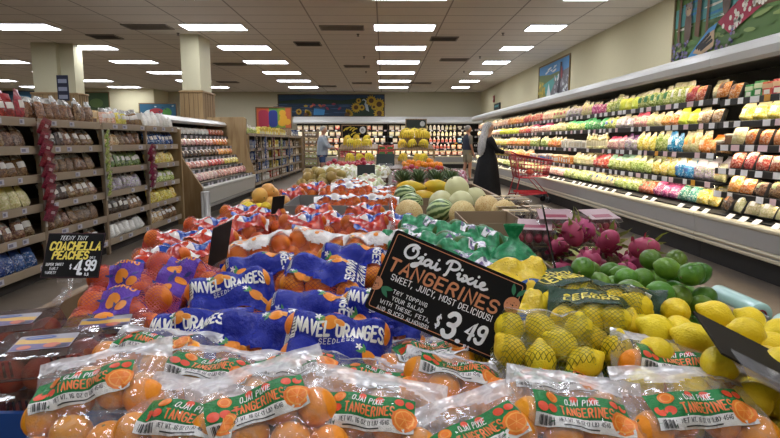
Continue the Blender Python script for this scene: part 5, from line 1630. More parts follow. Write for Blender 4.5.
# ------------------------------------------------------------------ peaches in clear boxes
def make_clam():
    r = thing('peach_box', 'clear box', 'fruit box')
    W, D, H = .2, .15, .085
    def shell(z0, z1, k0, k1, mi=0):
        mb = MB(); n = 1
        a = rrect(-W / 2 * k0, -D / 2 * k0, W / 2 * k0, D / 2 * k0, .018); b = rrect(-W / 2 * k1, -D / 2 * k1, W / 2 * k1, D / 2 * k1, .018); m = len(a)
        v = [(x, y, z0) for x, y in a] + [(x, y, z1) for x, y in b]
        mb.add(v, [(i, (i + 1) % m, m + (i + 1) % m, m + i) for i in range(m)] + [tuple(range(m))[::-1] if z0 < H * .3 else tuple(range(m, 2 * m))], 0, False)
        return mb
    link('tub', shell(0, H * .55, .9, .99).mesh('tub', [FILM_FAINT]), r)
    lid = shell(H * .57, H, .99, .9); rim = rrect(-W / 2, -D / 2, W / 2, D / 2, .018); rim.append(rim[0])
    lid.tube([(x, y, H * .56) for x, y in rim[:-1]], .0025, 6, 0, closed=True)
    for s in (-1, 1):
        for k in range(5): lid.box((s * W * .3 - .002 + (k - 2) * .012, -D * .46, H * .6), (s * W * .3 + .002 + (k - 2) * .012, -D * .44, H * .97), 0)
    lo = lid.build('lid', FILM_LID, r)
    mb = MB(); f = flat((0, 0, H + .0012), (1, 0, 0), (0, 1, 0)); poly2(mb, rrect(-.056, -.032, .056, .036, .005), f, 0)
    f = flat((0, 0, H + .0017), (1, 0, 0), (0, 1, 0)); poly2(mb, [(-.054, -.03), (.054, -.03), (.054, -.012), (-.054, .0)], f, 1); poly2(mb, [(-.054, .0), (.054, -.012), (.054, .008), (-.054, .022)], f, 2)
    f = flat((0, 0, H + .0022), (1, 0, 0), (0, 1, 0)); ell(mb, 0.02, -.017, .016, .011, f, 3, 14); ell(mb, -.03, -.02, .013, .009, f, 3, 14); ell(mb, -.014, .022, .03, .009, f, 4, 16)
    ribbon(mb, [(-.034, .022), (.006, .022)], .003, flat((0, 0, H + .0028), (1, 0, 0), (0, 1, 0)), 0)
    for k in range(9): ribbon(mb, [(.03 + k * .0024, -.029), (.03 + k * .0024, -.018)], .001 + .0008 * (k % 2), flat((0, 0, H + .0026), (1, 0, 0), (0, 1, 0)), 5)
    mb.build('label', [M('#8f8a92', .3), M('#4a3570', .3), M('#c99a30', .3), M('#b8502a', .3), M('#24488e', .3), m_txtblk], r)
    for i, (x, y) in enumerate(((-.058, -.034), (.0, -.036), (.058, -.034), (-.058, .034), (.0, .036), (.058, .034))): link('peach', fruit('peach'), r, (x, y, .037), rrot(random.Random(i)))
    return r


for i, (px, py, Y, z, rz, lb) in enumerate(((50, 366, 1.10, .765, 10, 'clear box of red peaches nearest the camera at the left edge'), (16, 334, 1.32, .74, 10, 'clear box of red peaches at the back left, cut by the picture edge'), (108, 332, 1.30, .74, 16, 'clear box of red peaches at the back beside the purple bags'),
                                            (8, 390, 1.12, .668, 8, 'clear box of peaches lowest at the left edge above the blue crate'), (128, 352, 1.14, .675, 12, 'clear box of red peaches under the tangerine bags'))):
    o = bag_of('clam', make_clam)
    p = at(px, py, Y=Y); o.location = (p.x, Y, z); o.rotation_euler = (R(6), R(-2), R(rz)); o['label'] = lb
mb = MB()
x0, y0, x1, y1 = -.932, 1.02, -.47, 1.44
for a, b in (((x0, y0, .655), (x1, y1, .67)), ((x0, y0, .655), (x1, y0 + .012, .735)), ((x0, y1 - .012, .655), (x1, y1, .735)), ((x0, y0, .655), (x0 + .012, y1, .735)), ((x1 - .012, y0, .655), (x1, y1, .735))): mb.box((a[0], a[1], a[2] + .006), (b[0], b[1], b[2]), 0)
o = mb.build('plastic_crate', M('#1f4f9e', .35)); tag(o, 'bright blue crate holding the peach boxes at the lower left', 'crate')

# ------------------------------------------------------------------ navel oranges and other citrus in nets
def fm_top(u, v): return 0 if v > .44 + .05 * sin(u * 7) else None
def fm_mid(u, v): return 0 if .3 < u < .68 else None
def fm_wide(u, v): return 0 if v > .3 + .04 * sin(u * 9 + 2) or v < .05 else None
NB = [  # film pixel, distance, tilt, yaw, roll, style
    (190, 330, 1.24, 46, -14, -10, 1, 'blue navel orange bag with slanted lettering beside the purple bags'),
    (258, 330, 1.22, 44, 10, -4, 2, 'blue navel orange bag between two lettered bags, low in the heap'),
    (337, 338, 1.14, 42, 0, 8, 3, 'blue navel orange bag lowest in the heap, its lettering sloping down right'),
    (312, 306, 1.34, 38, -2, 2, 4, 'blue navel orange bag in the middle of the heap, below the topmost wide one'),
    (322, 270, 1.56, 36, -3, 2, 2, 'wide blue navel orange bag left of the big sign, upper right of the heap'),
    (228, 290, 1.47, 36, 12, -8, 3, 'blue navel orange bag showing two netted oranges, left side of the heap'),
    (258, 264, 1.74, 34, 14, -6, 4, 'blue navel orange bag at the back left under the white netted bags'),
    (352, 254, 1.80, 32, -4, 2, 4, 'blue navel orange bag at the back right behind the topmost wide one'),
    (385, 308, 1.32, 42, -10, 4, 1, 'blue navel orange bag tucked behind the big sign'),
]
for (px, py, Y, ti, yw, ro, sd, lb) in NB:
    o = net_bag(('navel', sd), .24, .23, .036, 7, 40 + sd, 'orange', 'orange', N_RED, fm_wide if sd in (1, 3) else fm_top, [B_BLUE], navel_deco(sd), 'orange_bag')
    by_point(o, at(px, py, Y=Y), (0, .23 * .68, .055), R(ti), R(yw), R(ro)); o['label'] = lb


def purp_deco(b, root):
    mb = MB(); f, f2 = b.on(.0028), b.on(.0034); W, L = b.W, b.L
    for (u, v, s, a) in ((-.05, .25, .022, .2), (.06, .45, .018, -.5), (-.06, .6, .02, .6)):
        ell(mb, W * u, L * v, s, s * .8, f, 0, 12, a); leaf2(mb, W * u, L * v + s, 1.2 + a, s * 1.4, s * .6, f2, 1, 4); leaf2(mb, W * u - s, L * v + s * .4, 2.5 + a, s * 1.2, s * .5, f2, 1, 4)
    f = b.on(.0034, 0, L * .78); text(mb, 'SUMO', -W * .13, 0, .02, f, .2, .5, mi=0, maxw=W * .24, step=.006)
    mb.build('fruit_print', [m_or, m_nvy], root)
for (px, py, Y, ti, yw, ro, sd, lb) in ((128, 284, 1.55, 36, 12, -6, 1, 'purple citrus bag at the left end next to the peach sign'), (178, 280, 1.56, 36, -6, 10, 2, 'purple citrus bag with a row of netted fruit to its right'), (118, 310, 1.38, 24, 4, -4, 1, 'purple citrus bag lowest of the three, behind the peach boxes')):
    o = net_bag(('purple', sd), .25, .2, .038, 7, 60 + sd, 'blood', 'orange', N_PINK, fm_mid, [B_PURP], purp_deco, 'citrus_bag')
    by_point(o, at(px, py, Y=Y), (0, .1, .06), R(ti), R(yw), R(ro)); o['label'] = lb


def cara_deco(b, root):
    mb = MB(); f = b.on(.0028); W, L = b.W, b.L; g = random.Random(4)
    for k in range(16): ell(mb, g.uniform(-.45, .45) * W, L * g.uniform(.62, .97), g.uniform(.006, .014), g.uniform(.004, .01), f, k % 2, 9, g.uniform(0, 3))
    mb.build('fruit_print', [m_or, m_or2], root)
def fm_cap(u, v): return 0 if v > .6 + .16 * cos(u * 6.3) else None
for (px, py, Y, ti, yw, ro, sd, lb) in ((258, 246, 2.05, 40, 6, -14, 1, 'white topped net bag of big oranges, left of three behind the navel heap'), (318, 240, 2.12, 40, -8, 10, 2, 'white topped net bag of big oranges, middle of three behind the navel heap'), (378, 242, 1.98, 40, 4, -4, 1, 'white topped net bag of big oranges right beside the big sign corner')):
    o = net_bag(('cara', sd), .25, .22, .04, 6, 70 + sd, 'orange', 'orange', N_ORA, fm_cap, [B_WHITE], cara_deco, 'orange_bag', y1=.125)
    by_point(o, at(px, py, Y=Y), (0, .13, .06), R(ti), R(yw), R(ro)); o['label'] = lb

t = NT('red_white_blue_print'); v = t.coord(); vo = t.node('ShaderNodeTexVoronoi'); vo.inputs['Scale'].default_value = 22; t.link(v, vo.inputs['Vector']); s_ = t.node('ShaderNodeSeparateColor'); t.link(vo.outputs['Color'], s_.inputs[0])
c = t.ramp(s_.outputs[0], [(0, '#b5302a'), (.42, '#c8482e'), (.6, '#e4dcd6'), (.78, '#2a4a9c'), (.9, '#e6e2de')], 'CONSTANT'); t.bump(t.noise(v, 50, 4), .4, .008); B_RWB = t.set(c, .22, 0, .6, .3)
t = NT('blue_white_print'); v = t.coord(); vo = t.node('ShaderNodeTexVoronoi'); vo.inputs['Scale'].default_value = 26; t.link(v, vo.inputs['Vector']); s_ = t.node('ShaderNodeSeparateColor'); t.link(vo.outputs['Color'], s_.inputs[0])
c = t.ramp(s_.outputs[0], [(0, '#e6e2de'), (.4, '#2f55a8'), (.7, '#d65a2e'), (.82, '#e9e4e0')], 'CONSTANT'); t.bump(t.noise(v, 50, 4), .4, .008); B_BWP = t.set(c, .22, 0, .6, .3)
RB = [(150, 262, 1.92, 'red net bag nearest the left rim behind the purple bags'), (190, 258, 2.0, 'red net bag between the rim and the leaning dark sign'), (172, 245, 2.3, 'red net bag by the left rim, third from the front'), (208, 243, 2.25, 'red net bag left of the leaning dark sign, upper'),
      (206, 229, 2.72, 'red net bag by the left rim, fourth from the front'), (240, 228, 2.65, 'red net bag behind the leaning dark sign'), (238, 214, 3.2, 'red net bag farthest along the left rim'), (262, 218, 3.0, 'red net bag left of the small upright dark sign'),
      (300, 226, 2.65, 'red white and blue bag right of the small upright dark sign'), (332, 222, 2.75, 'red white and blue bag below the clementine box, left'), (362, 226, 2.6, 'red white and blue bag with two bare oranges below the clementine box'), (390, 224, 2.7, 'red white and blue bag by the clear divider'), (310, 213, 3.25, 'red white and blue bag tight against the clementine box, left'), (362, 213, 3.22, 'red white and blue bag tight against the clementine box, right')]
for i, (px, py, Y, lb) in enumerate(RB):
    o = net_bag(('redbag', i % 2), .25, .22, .038, 7, 80 + i % 2, 'blood', 'orange', N_RED, (lambda u, v: 0 if v > .5 + .1 * sin(u * 8) else None) if i % 2 else (lambda u, v: 0 if (u > .35 + .12 * sin(v * 7)) and v > .25 else None), [B_RWB], None, 'orange_bag', nu=24, nv=24)
    by_point(o, at(px, py, Y=Y), (0, .12, .06), R(24 + 5 * (i % 3)), R((i * 37) % 40 - 20), R((i * 23) % 16 - 8)); o['label'] = lb


def box_open(name, label, lo, hi, mat, th=.006, tab=0, cat='box', rz=0, cut=0.0):
    """open cardboard box; cut lowers the front wall"""
    c = ((lo[0] + hi[0]) / 2, (lo[1] + hi[1]) / 2, lo[2]); W, D, H = hi[0] - lo[0], hi[1] - lo[1], hi[2] - lo[2]
    mb = MB().box((-W / 2, -D / 2, 0), (W / 2, D / 2, th), 0).box((-W / 2, -D / 2, 0), (W / 2, -D / 2 + th, H - cut), 0).box((-W / 2, D / 2 - th, 0), (W / 2, D / 2, H), 0)
    mb.box((-W / 2, -D / 2 + th, 0), (-W / 2 + th, D / 2 - th, H), 0).box((W / 2 - th, -D / 2 + th, 0), (W / 2, D / 2 - th, H), 0)
    o = mb.build(name, mat, None, c, (0, 0, rz)); tag(o, label, cat); return o


m_card = M('#8f7a60', .8); m_card2 = M('#7d6a54', .8); m_blueprint = M('#24356e', .5)
# clementines in a grey edged box
box_open('display_box', 'grey edged box of clementine bags in front of the grapefruit', (-.62, 3.42, .75), (.03, 4.1, .86), M('#7a7672', .6))
for i, (px, py, Y, rz, lb) in enumerate(((338, 203, 3.55, 8, 'printed bag of small clementines at the left of the grey edged box'), (374, 203, 3.58, -10, 'printed bag of small clementines at the right of the grey edged box'), (352, 191, 3.9, 4, 'printed bag of clementines at the back of the grey edged box'))):
    o = net_bag(('clem',), .30, .2, .027, 15, 90, 'clementine', 'clementine', N_ORA, lambda u, v: 0 if v > .66 + .07 * sin(u * 9) or u > .93 or u < .06 else None, [B_BWP], None, 'clementine_bag', nu=30, nv=26)
    by_point(o, at(px, py, Y=Y), (0, .1, .05), R(42), R(rz), 0); o['label'] = lb


def heap(kind, name, n, x0, x1, y0, y1, r, zf, label, cat, group, g, ori=None, tries=14, sc_=1.0):
    """let fruit settle one by one into the lowest of a few spots; returns the objects"""
    P = []; out = []
    for k in range(n):
        best = None
        for _ in range(tries):
            x, y = g.uniform(x0 + r, x1 - r), g.uniform(y0 + r, y1 - r)
            z = zf(x, y) + r
            for (a, b, c) in P:
                d2 = (x - a) ** 2 + (y - b) ** 2
                if d2 < 4.08 * r * r: z = max(z, c + sqrt(4.08 * r * r - d2))
            if best is None or z < best[2]: best = (x, y, z)
        P.append(best)
    for p in P:
        o = link(name, fruit(kind), None, p, ori(g) if ori else rrot(g)); o.scale = (sc_,) * 3
        lb = label(p) if callable(label) else label
        tag(o, lb, cat, group(p) if callable(group) else group); out.append(o)
    return out, P


def lying(g): return (pi / 2 + g.uniform(-.5, .5), g.uniform(-.4, .4), g.uniform(0, 6.3))


g1 = random.Random(12)
def crate_floor(name, label, x0, x1, y0, y1, z, m=W_DARK):
    o = MB().box((x0, y0, .667), (x1, y1, z), 0, .006).build(name, m); tag(o, label, 'riser'); return o


crate_floor('display_riser', 'dark wooden riser under the loose lemons', .43, .935, .86, 1.27, .70)
heap('lemon', 'lemon', 60, .44, .945, .86, 1.42, .0355, lambda x, y: .709 if y < 1.2 + .5 * max(0, x - .55) else 5 + max(0, .03 - abs(x - .62) * .1), lambda p: 'loose yellow lemon in the near right bin, ' + ('by the outer rim' if p[0] > .78 else ('behind the tangerine bags' if p[1] < 1.05 else 'next to the limes')), 'lemon',
     lambda p: 'loose lemons ' + ('outer' if p[0] > .78 else ('near' if p[1] < 1.05 else 'limes side')), g1, lying)
crate_floor('display_riser', 'dark wooden riser under the loose limes', .45, .935, 1.28, 1.76, .705)
heap('lime', 'lime', 62, .46, .945, 1.27, 1.79, .0345, lambda x, y: .708 if x > .47 + .40 * (y - 1.36) and y > 1.3 + .5 * max(0, x - .55) else 5, lambda p: 'loose green lime in the right bin, ' + ('beside the lemons' if p[1] < 1.44 else ('by the dragon fruit' if p[1] > 1.65 else ('by the outer rim' if p[0] > .75 else 'in the middle of the heap'))), 'lime',
     lambda p: 'loose limes ' + ('front' if p[1] < 1.44 else ('back' if p[1] > 1.65 else ('outer' if p[0] > .75 else 'middle'))), g1, lying)

# dark sign over the lemons, seen from behind
P0 = at(695, 318, Y=.98); e1, e2 = at(790, 366, Y=.95) - P0, at(742, 364, Y=.85) - P0
card('price_sign', 'dark sign card seen from behind standing over the loose lemons', P0 + e2 + e1 / 2, e1, -e2, .25, .165, M('#1d180f', .7, 0, .12))
Pc = at(634, 318, Y=1.3)
card('price_sign', 'small pale card sticking up edge on between limes and lemons', at(632, 308, Y=1.25), (.75, -.5, -.35), (-.3, .1, .9), .05, .05, M('#c9ccc8', .4))
card('price_sign', 'dark sign card leaning back beside the red net bags', at(216, 272, Y=1.86), (.15, .9, .05), (.25, .25, .95), .14, .17, M('#2e2622', .7, 0, .15))
card('price_sign', 'small upright dark sign card in front of the grapefruit', at(276, 223, Y=3.02), (.55, .8, 0), (.22, .0, .95), .09, .15, M('#1e1a18', .7, 0, .15))
card('price_sign', 'dark sign card edge on between avocados and dragon fruit', at(557, 255, Y=1.80) + Vector((0, 0, -.064)), (.22, .95, 0), (-.2, .1, .95), .1, .23, M('#2a2622', .7, 0, .15))

# ------------------------------------------------------------------ bagged lemons
B_YEL = printed('#e0c01c', .18, .5); B_DGRN = printed('#24402e'); B_LGREY = filmmat('clear_header', haze=.3, streak=.2)
def lem_deco_g(b, root):
    mb = MB(); f = b.on(.003, 0, b.L * .72); text(mb, 'SEEDED', -b.W * .3, .022, .022, f, .2, .5, mi=0, maxw=b.W * .6, step=.006); text(mb, 'LEMONS', -b.W * .3, -.012, .026, f, .2, .5, mi=0, maxw=b.W * .62, step=.006)
    mb.build('lettering', [M('#d9c424', .4)], root)
def lem_deco_b(b, root):
    mb = MB(); b.patch(mb, -b.W * .3, b.L * .3, b.W * .3, b.L * .48, .0028, 0); f = b.on(.0034)
    for x, y in ((-.12, .36), (.05, .4), (.18, .35)): ell(mb, b.W * x, b.L * y, .016, .012, f, 1, 12, .4)
    mb.build('label', [M('#2a56a4', .4), M('#e8c83a', .4)], root)
LB = [(522, 284, 1.42, 'y', 34, 8, 'bright yellow lemon bag with a blue label, beside the avocado box'), (572, 296, 1.36, 'g', 40, 22, 'lemon net bag with dark green header and yellow letters, nearest the limes'), (545, 332, 1.12, 'c', 26, -10, 'pale lemon net bag with clear header lying right of the big sign'),
      (590, 318, 1.16, 'g', 34, -18, 'lemon net bag with dark green header behind the tangerine bags'), (510, 318, 1.26, 'y', 30, -14, 'yellow lemon bag behind the lower right corner of the big sign'), (612, 300, 1.26, 'g', 24, -40, 'lemon net bag with green header lying against the limes')]
for (px, py, Y, k, ti, yw, lb) in LB:
    if k == 'y': o = net_bag(('lemy',), .19, .21, .034, 6, 101, 'lemon', 'lemon', N_YEL, lambda u, v: 0 if v > .2 else None, [B_YEL], lem_deco_b, 'lemon_bag')
    elif k == 'g': o = net_bag(('lemg',), .18, .23, .034, 6, 102, 'lemon', 'lemon', N_YEL, lambda u, v: 0 if v > .56 else None, [B_DGRN], lem_deco_g, 'lemon_bag', y1=.12)
    else: o = net_bag(('lemc',), .22, .21, .034, 7, 103, 'lemon', 'lemon', N_YEL, lambda u, v: 0 if v > .7 else None, [B_LGREY], None, 'lemon_bag', y1=.13)
    by_point(o, at(px, py, Y=Y), (0, .11, .05), R(ti), R(yw), 0); o['label'] = lb
o = box_open('produce_box', 'brown produce box with a blue printed rim under the lemon bags', (.12, 1.04, .667), (.43, 1.62, .765), m_card, .008)
o['label'] = 'brown cardboard box under the bagged lemons'

# ------------------------------------------------------------------ avocado bags in boxes behind the big sign
M_WPR = mottled('purple_white_label', ['#e4e0e6', '#6a4a8c', '#e4e0e6', '#4a7a4c'], 60, .3, .3)
def avo_deco(b, root):
    mb = MB()
    for (x, y, a) in ((-.18, .5, .3), (.2, .68, -.4), (.05, .25, .2)): b.patch(mb, -.028, -.02, .028, .02, .003, 0, b.W * x, b.L * y, a, 5, 4)
    mb.build('label', [M_WPR], root)
AV = [(408, 248, 1.98, 20, 'green mesh avocado bag at the left front of the box behind the big sign'), (440, 252, 1.9, -15, 'green mesh avocado bag at the middle front of the box behind the big sign'), (470, 258, 1.82, 25, 'green mesh avocado bag right behind the top edge of the big sign'),
      (420, 232, 2.2, -10, 'green mesh avocado bag at the back left of its box'), (460, 238, 2.14, 12, 'green mesh avocado bag at the back middle of its box'), (478, 243, 2.14, -20, 'green mesh avocado bag at the back right of its box')]
for (px, py, Y, yw, lb) in AV:
    o = net_bag(('avo',), .2, .22, .034, 7, 110, 'avocado', 'avocado', None, lambda u, v: 0, [FILM_GREEN], avo_deco, 'avocado_bag', wr=.006)
    by_point(o, at(px, py, Y=Y), (0, .11, .05), R(28), R(yw), 0); o['label'] = lb
def knot_bag():
    r = thing('avocado_bag', 'x', 'fruit bag')
    mb = MB()
    g = random.Random(5)
    pr = [(.0, 0), (.06, .005), (.085, .035), (.08, .07), (.05, .1), (.022, .12), (.016, .135), (.03, .16), (.036, .175)]
    v = []; n = 20
    for j, (q, z) in enumerate(pr):
        for i in range(n):
            a = 2 * pi * i / n; k = 1 + (.16 if j > 3 else .07) * noise.noise(Vector((cos(a) * 2.2, sin(a) * 2.2, j * .7))) + (.12 * sin(a * 6) if j > 4 else 0)
            v.append((q * k * cos(a), q * k * sin(a) * .8, z))
    f = [(j * n + i, j * n + (i + 1) % n, (j + 1) * n + (i + 1) % n, (j + 1) * n + i) for j in range(len(pr) - 1) for i in range(n)]
    mb.add(v, f, 0, True); mb.build('mesh_sack', FILM_GREEN, r)
    for i, (x, y, z) in enumerate(((-.036, 0, .04), (.036, .0, .04), (0, -.035, .045), (0, .03, .075))): link('avocado', fruit('avocado'), r, (x, y, z), rrot(random.Random(i)))
    mb = MB().box((-.03, -.072, .03), (.02, -.066, .065), 0, .002); mb.build('label', M_WPR, r, rot=(0, .3, .2))
    return r
o = knot_bag(); p = at(523, 268, Y=1.9); o.location = (.475, 2.03, .755); o.scale = (1.1,) * 3; o['label'] = 'knotted green avocado sack standing alone in the right hand box'
box_open('produce_box', 'wide brown box of green avocado bags behind the big sign', (.03, 1.66, .667), (.335, 2.3, .79), m_card)

# divider
o = MB().box((.028, 1.75, .667), (.036, 4.1, 1.0), 0, .002).build('divider_panel', m_clear); tag(o, 'clear upright divider panel between oranges and melons', 'divider')

# rolls of produce bags on the outer rim
def bag_roll(label, loc, rz, core):
    r = thing('bag_roll', label, 'bag roll', loc, (0, 0, rz))
    mb = MB(); L = .2; q = Matrix.Rotation(-pi / 2, 4, 'X')
    mb.lathe([(.014, 0), (.031, 0), (.032, .004), (.032, L - .004), (.031, L), (.014, L)], 28, 0, True, q); mb.build('film_roll', M('#a9cfc8', .3, 0, .5, .3), r)
    mb = MB().lathe([(.01, -.004), (.014, -.004), (.0142, 0), (.0142, L), (.014, L + .004), (.01, L + .004), (.01, -.004)], 20, 0, True, q, cap=False); mb.build('core', core, r)
    mb = MB().tube([(0, -.03, 0), (0, L + .02, 0)], .005, 8).tube([(0, L + .015, 0), (-.015, L + .015, -.045), (-.037, L + .015, -.045)], .004, 6).tube([(0, -.025, 0), (-.015, -.025, -.045), (-.037, -.025, -.045)], .004, 6); mb.build('holder', m_steel, r)
    return r
p = at(752, 305, Y=1.5)
bag_roll('pale teal roll of produce bags with a maroon core hung on the outer rim', (1.018, 1.46, .785), 0, M('#7a2430', .6))
bag_roll('pale teal roll of produce bags, nearest the picture edge on the outer rim', (1.018, 1.18, .785), 0, M('#6f9a92', .6))
# ------------------------------------------------------------------ melons, papaya, dragon fruit, pineapples
box_open('produce_box', 'brown box with a low front holding the knotted avocado sack', (.345, 1.92, .667), (.605, 2.32, .80), m_card2, .007, cut=.0)
box_open('produce_box', 'brown cardboard box standing empty behind the knotted avocado sack', (.36, 2.42, .667), (.63, 2.85, .895), m_card)
box_open('produce_box', 'brown cardboard box under the honeydew melons', (.12, 3.55, .667), (.62, 4.02, .845), m_card)
crate_floor('display_riser', 'dark riser under the cantaloupes and small watermelons', .06, .62, 2.88, 3.5, .745)
MEL = [('honeydew', 'honeydew_melon', 457, 189, 3.82, 'tallest round pale honeydew melon on top of its pile'), ('honeydew', 'honeydew_melon', 474, 200, 3.8, 'pale honeydew melon at the right of the brown box'), ('honeydew', 'honeydew_melon', 461, 204, 3.66, 'pale honeydew melon at the front of the brown box'), ('honeydew', 'honeydew_melon', 441, 203, 3.78, 'pale honeydew melon at the left of the brown box'),
       ('cantaloupe', 'cantaloupe', 462, 214, 3.2, 'netted cantaloupe at the left of three beside the brown boxes'), ('cantaloupe', 'cantaloupe', 487, 208, 3.35, 'netted cantaloupe in the middle of three beside the brown boxes'), ('cantaloupe', 'cantaloupe', 504, 213, 3.2, 'netted cantaloupe with a sticker at the right of three'), ('cantaloupe', 'cantaloupe', 409, 214, 3.0, 'netted cantaloupe with a sticker beside the clear divider'),
       ('watermelon', 'watermelon', 440, 211, 3.35, 'small striped watermelon beside the green mesh avocado bags'), ('watermelon', 'watermelon', 411, 204, 3.75, 'small striped watermelon nearer the clear divider'), ('watermelon', 'watermelon', 405, 195, 4.1, 'pale striped watermelon below the left papaya'),
       ('papaya', 'papaya', 411, 188, 4.35, 'green and yellow papaya left of two'), ('papaya', 'papaya', 437, 187, 4.4, 'golden yellow papaya left of the honeydew pile'), ('papaya', 'papaya', 424, 198, 4.2, 'yellow papaya lying lower between watermelon and honeydew')]
for i, (k, nm, px, py, Y, lb) in enumerate(MEL):
    rt_ = (rnd.uniform(-.6, .6), rnd.uniform(-.5, .5), rnd.uniform(0, 6)) if k != 'papaya' else (pi / 2, rnd.uniform(-.2, .2), 1.1 + .4 * (i % 2))
    if k == 'watermelon': rt_ = (1.2, .3, .8)
    o = link(nm, fruit(k), None, at(px, py, Y=Y), rt_); tag(o, lb, 'melon' if k != 'papaya' else 'papaya')
    if 'sticker' in lb:
        c = o.location; s_ = MB(); d = (Vector((0, 0, 1.35)) - c).normalized() * .9 + Vector((-.1, 0, -.35)); d.normalize()
        m = d.to_track_quat('Z', 'Y').to_matrix().to_4x4()
        q = MB().lathe([(.019, 0), (.019, .002), (0, .0021)], 14, 0).lathe([(.011, .0022), (0, .0024)], 12, 1).build('sticker', [M('#d8cfc0', .4), M('#b8402c', .4)], o)
        q.matrix_local = Euler(rt_).to_matrix().to_4x4().inverted() @ Matrix.Translation(d * .0768) @ m
crate_floor('display_riser', 'dark riser under the papayas', .06, .62, 4.06, 4.6, .77)


def dragonfruit():
    mb = MB(); mb.sphere((0, 0, 0), (.043, .043, .06), 18, 12, 0)
    g = random.Random(3)
    for k in range(15):
        a = k * 2.4; z = -.8 + 1.75 * k / 15
        rr = sqrt(max(.02, 1 - z * z * .9))
        b = Vector((.042 * rr * cos(a), .042 * rr * sin(a), .06 * z)); out = Vector((cos(a) * rr, sin(a) * rr, z * .6 + .5)).normalized()
        sd = Vector((-sin(a), cos(a), 0)); L = g.uniform(.025, .045) * (1.5 if z > .7 else 1)
        mid = b + out * L * .5 + Vector((cos(a), sin(a), 0)) * .006; tip = b + out * L + Vector((0, 0, .008))
        v = [b - sd * .011, b + sd * .011, mid + sd * .006, mid - sd * .006, tip]
        mb.add(v, [(0, 1, 2, 3), (3, 2, 4), (3, 2, 1, 0), (4, 2, 3)], [1 if k > 9 else 0, 1, 1 if k > 9 else 0, 1], False)
    return mb.mesh('dragonfruit', [F_DRAG, F_DFIN])
_fm['dragonfruit'] = dragonfruit()
crate_floor('display_riser', 'dark riser under the pink dragon fruit', .62, .935, 1.79, 2.28, .69)
o_, _ = heap('dragonfruit', 'dragon_fruit', 14, .64, .945, 1.8, 2.28, .056, lambda x, y: .692, lambda p: 'pink dragon fruit with green tipped scales behind the limes, ' + ('nearest the limes' if p[1] < 2.05 else 'farther back by the clear packs'), 'dragon fruit', lambda p: 'dragon fruit ' + ('near' if p[1] < 2.05 else 'far'), g1, None, 14, .88)


def make_punnet(cols):
    r = thing('fruit_punnet', 'x', 'punnet')
    MB().box((-.075, -.055, 0), (.075, .055, .05), 0, .012).build('tub', FILM_FAINT, r)
    mb = MB().box((-.077, -.057, .051), (.077, .057, .066), 0, .01); mb.build('lid', FILM_FAINT, r)
    mb = MB(); g = random.Random(len(cols))
    for i in range(4):
        for j in range(3): mb.sphere((-.05 + .033 * i, -.033 + .033 * j, .026), (.016, .016, .02), 10, 7, (i + j) % 2)
    mb.build('contents', [M(cols[0], .35), M(cols[1], .35)], r)
    mb = MB().box((-.065, -.047, .0665), (.065, .047, .069), 0).box((-.04, -.03, .069), (.04, -.005, .0695), 1); mb.build('label', [M(cols[2], .4), M(cols[3], .4)], r)
    return r
k = 0
crate_floor('display_riser', 'dark riser under the clear fruit punnets', .64, .935, 2.31, 4.12, .74)
for row in range(9):
    for c in range(2):
        for lv in range(2):
            if lv and row % 3 == 2: continue
            o = bag_of(('pun', row % 2), (lambda: make_punnet(('#3a2a34', '#6a5646', '#c9b48c', '#4a3a30'))) if row % 2 else (lambda: make_punnet(('#7a5a3a', '#4a3a30', '#a08a64', '#2c2622'))))
            o.location = (.70 + .155 * c, 2.36 + .2 * row, .743 + .074 * lv); o.rotation_euler = (0, 0, rnd.uniform(-.02, .02))
            o['label'] = f'clear punnet of dark fruit by the aisle, {["first","second","third","fourth","fifth","sixth","seventh","eighth","farthest"][row]} row, {["inner","aisle"][c]} side, {["bottom","top"][lv]} layer'; 
for i in range(4):
    o = bag_of(('cutdragon',), lambda: make_punnet(('#a8304a', '#c46478', '#a88c90', '#8a2c48')))
    o.location = (.68 + .17 * (i % 2) , 2.70 + 0 * i, .74)
    p = at((547, 566, 585, 608)[i], (236, 233, 234, 236)[i], Y=2.4); o.location = (.64 + .09 * i, 2.36 + .03 * (i % 2), (.83, .87, .83, .87)[i]); o.rotation_euler = (.3, 0, .2 * i - .3); o.scale = (1.1,) * 3
    o['label'] = f'clear pack of cut red dragon fruit, {["leftmost","second","third","rightmost and nearest"][i]} of four behind the whole ones'


def make_pineapple():
    r = thing('pineapple', 'x', 'pineapple')
    t = fruitmat('pineapple_skin', ['#6a4f24', '#a0782e', '#c09a44'], 2, bumpd=.6, pscale=55) if 'pine' not in _fm else _fm['pine']
    _fm['pine'] = t
    MB().sphere((0, 0, .09), (.056, .056, .09), 18, 14, 0, lambda p: 1 + .04 * sin(p.z * 16 + 5 * atan2(p.y, p.x)) * sin(p.z * 16 - 5 * atan2(p.y, p.x))).build('body', t, r)
    mb = MB(); g = random.Random(2)
    for k in range(46):
        a = k * 2.4; lev = k / 46; L = .125 - .04 * lev * lev; el = .35 + 1.1 * lev; z0 = .165 + .03 * lev
        o = Vector((cos(a), sin(a), 0)); s = Vector((-sin(a), cos(a), 0))
        pts = []
        for j in range(5):
            q = j / 4; e = el + (.25 - .5 * lev) * q
            pts.append(Vector((0, 0, z0)) + o * (.018 + L * q * cos(e)) + Vector((0, 0, L * q * sin(e) - .03 * q * q * (1 - lev))))
        v = []
        for j, p in enumerate(pts): w_ = .013 * (1 - (j / 4) ** 1.6); v += [p - s * w_, p + Vector((0, 0, -.004 * (1 - j / 4))), p + s * w_]
        f = []
        for j in range(4): b = 3 * j; f += [(b, b + 1, b + 4, b + 3), (b + 1, b + 2, b + 5, b + 4)]
        mb.add(v, f, k % 2, True)
    mb.build('crown', [M('#4b6238', .5), M('#66794c', .5)], r)
    return r
crate_floor('display_riser', 'dark riser under the pineapples', .1, .935, 4.66, 5.9, .72)
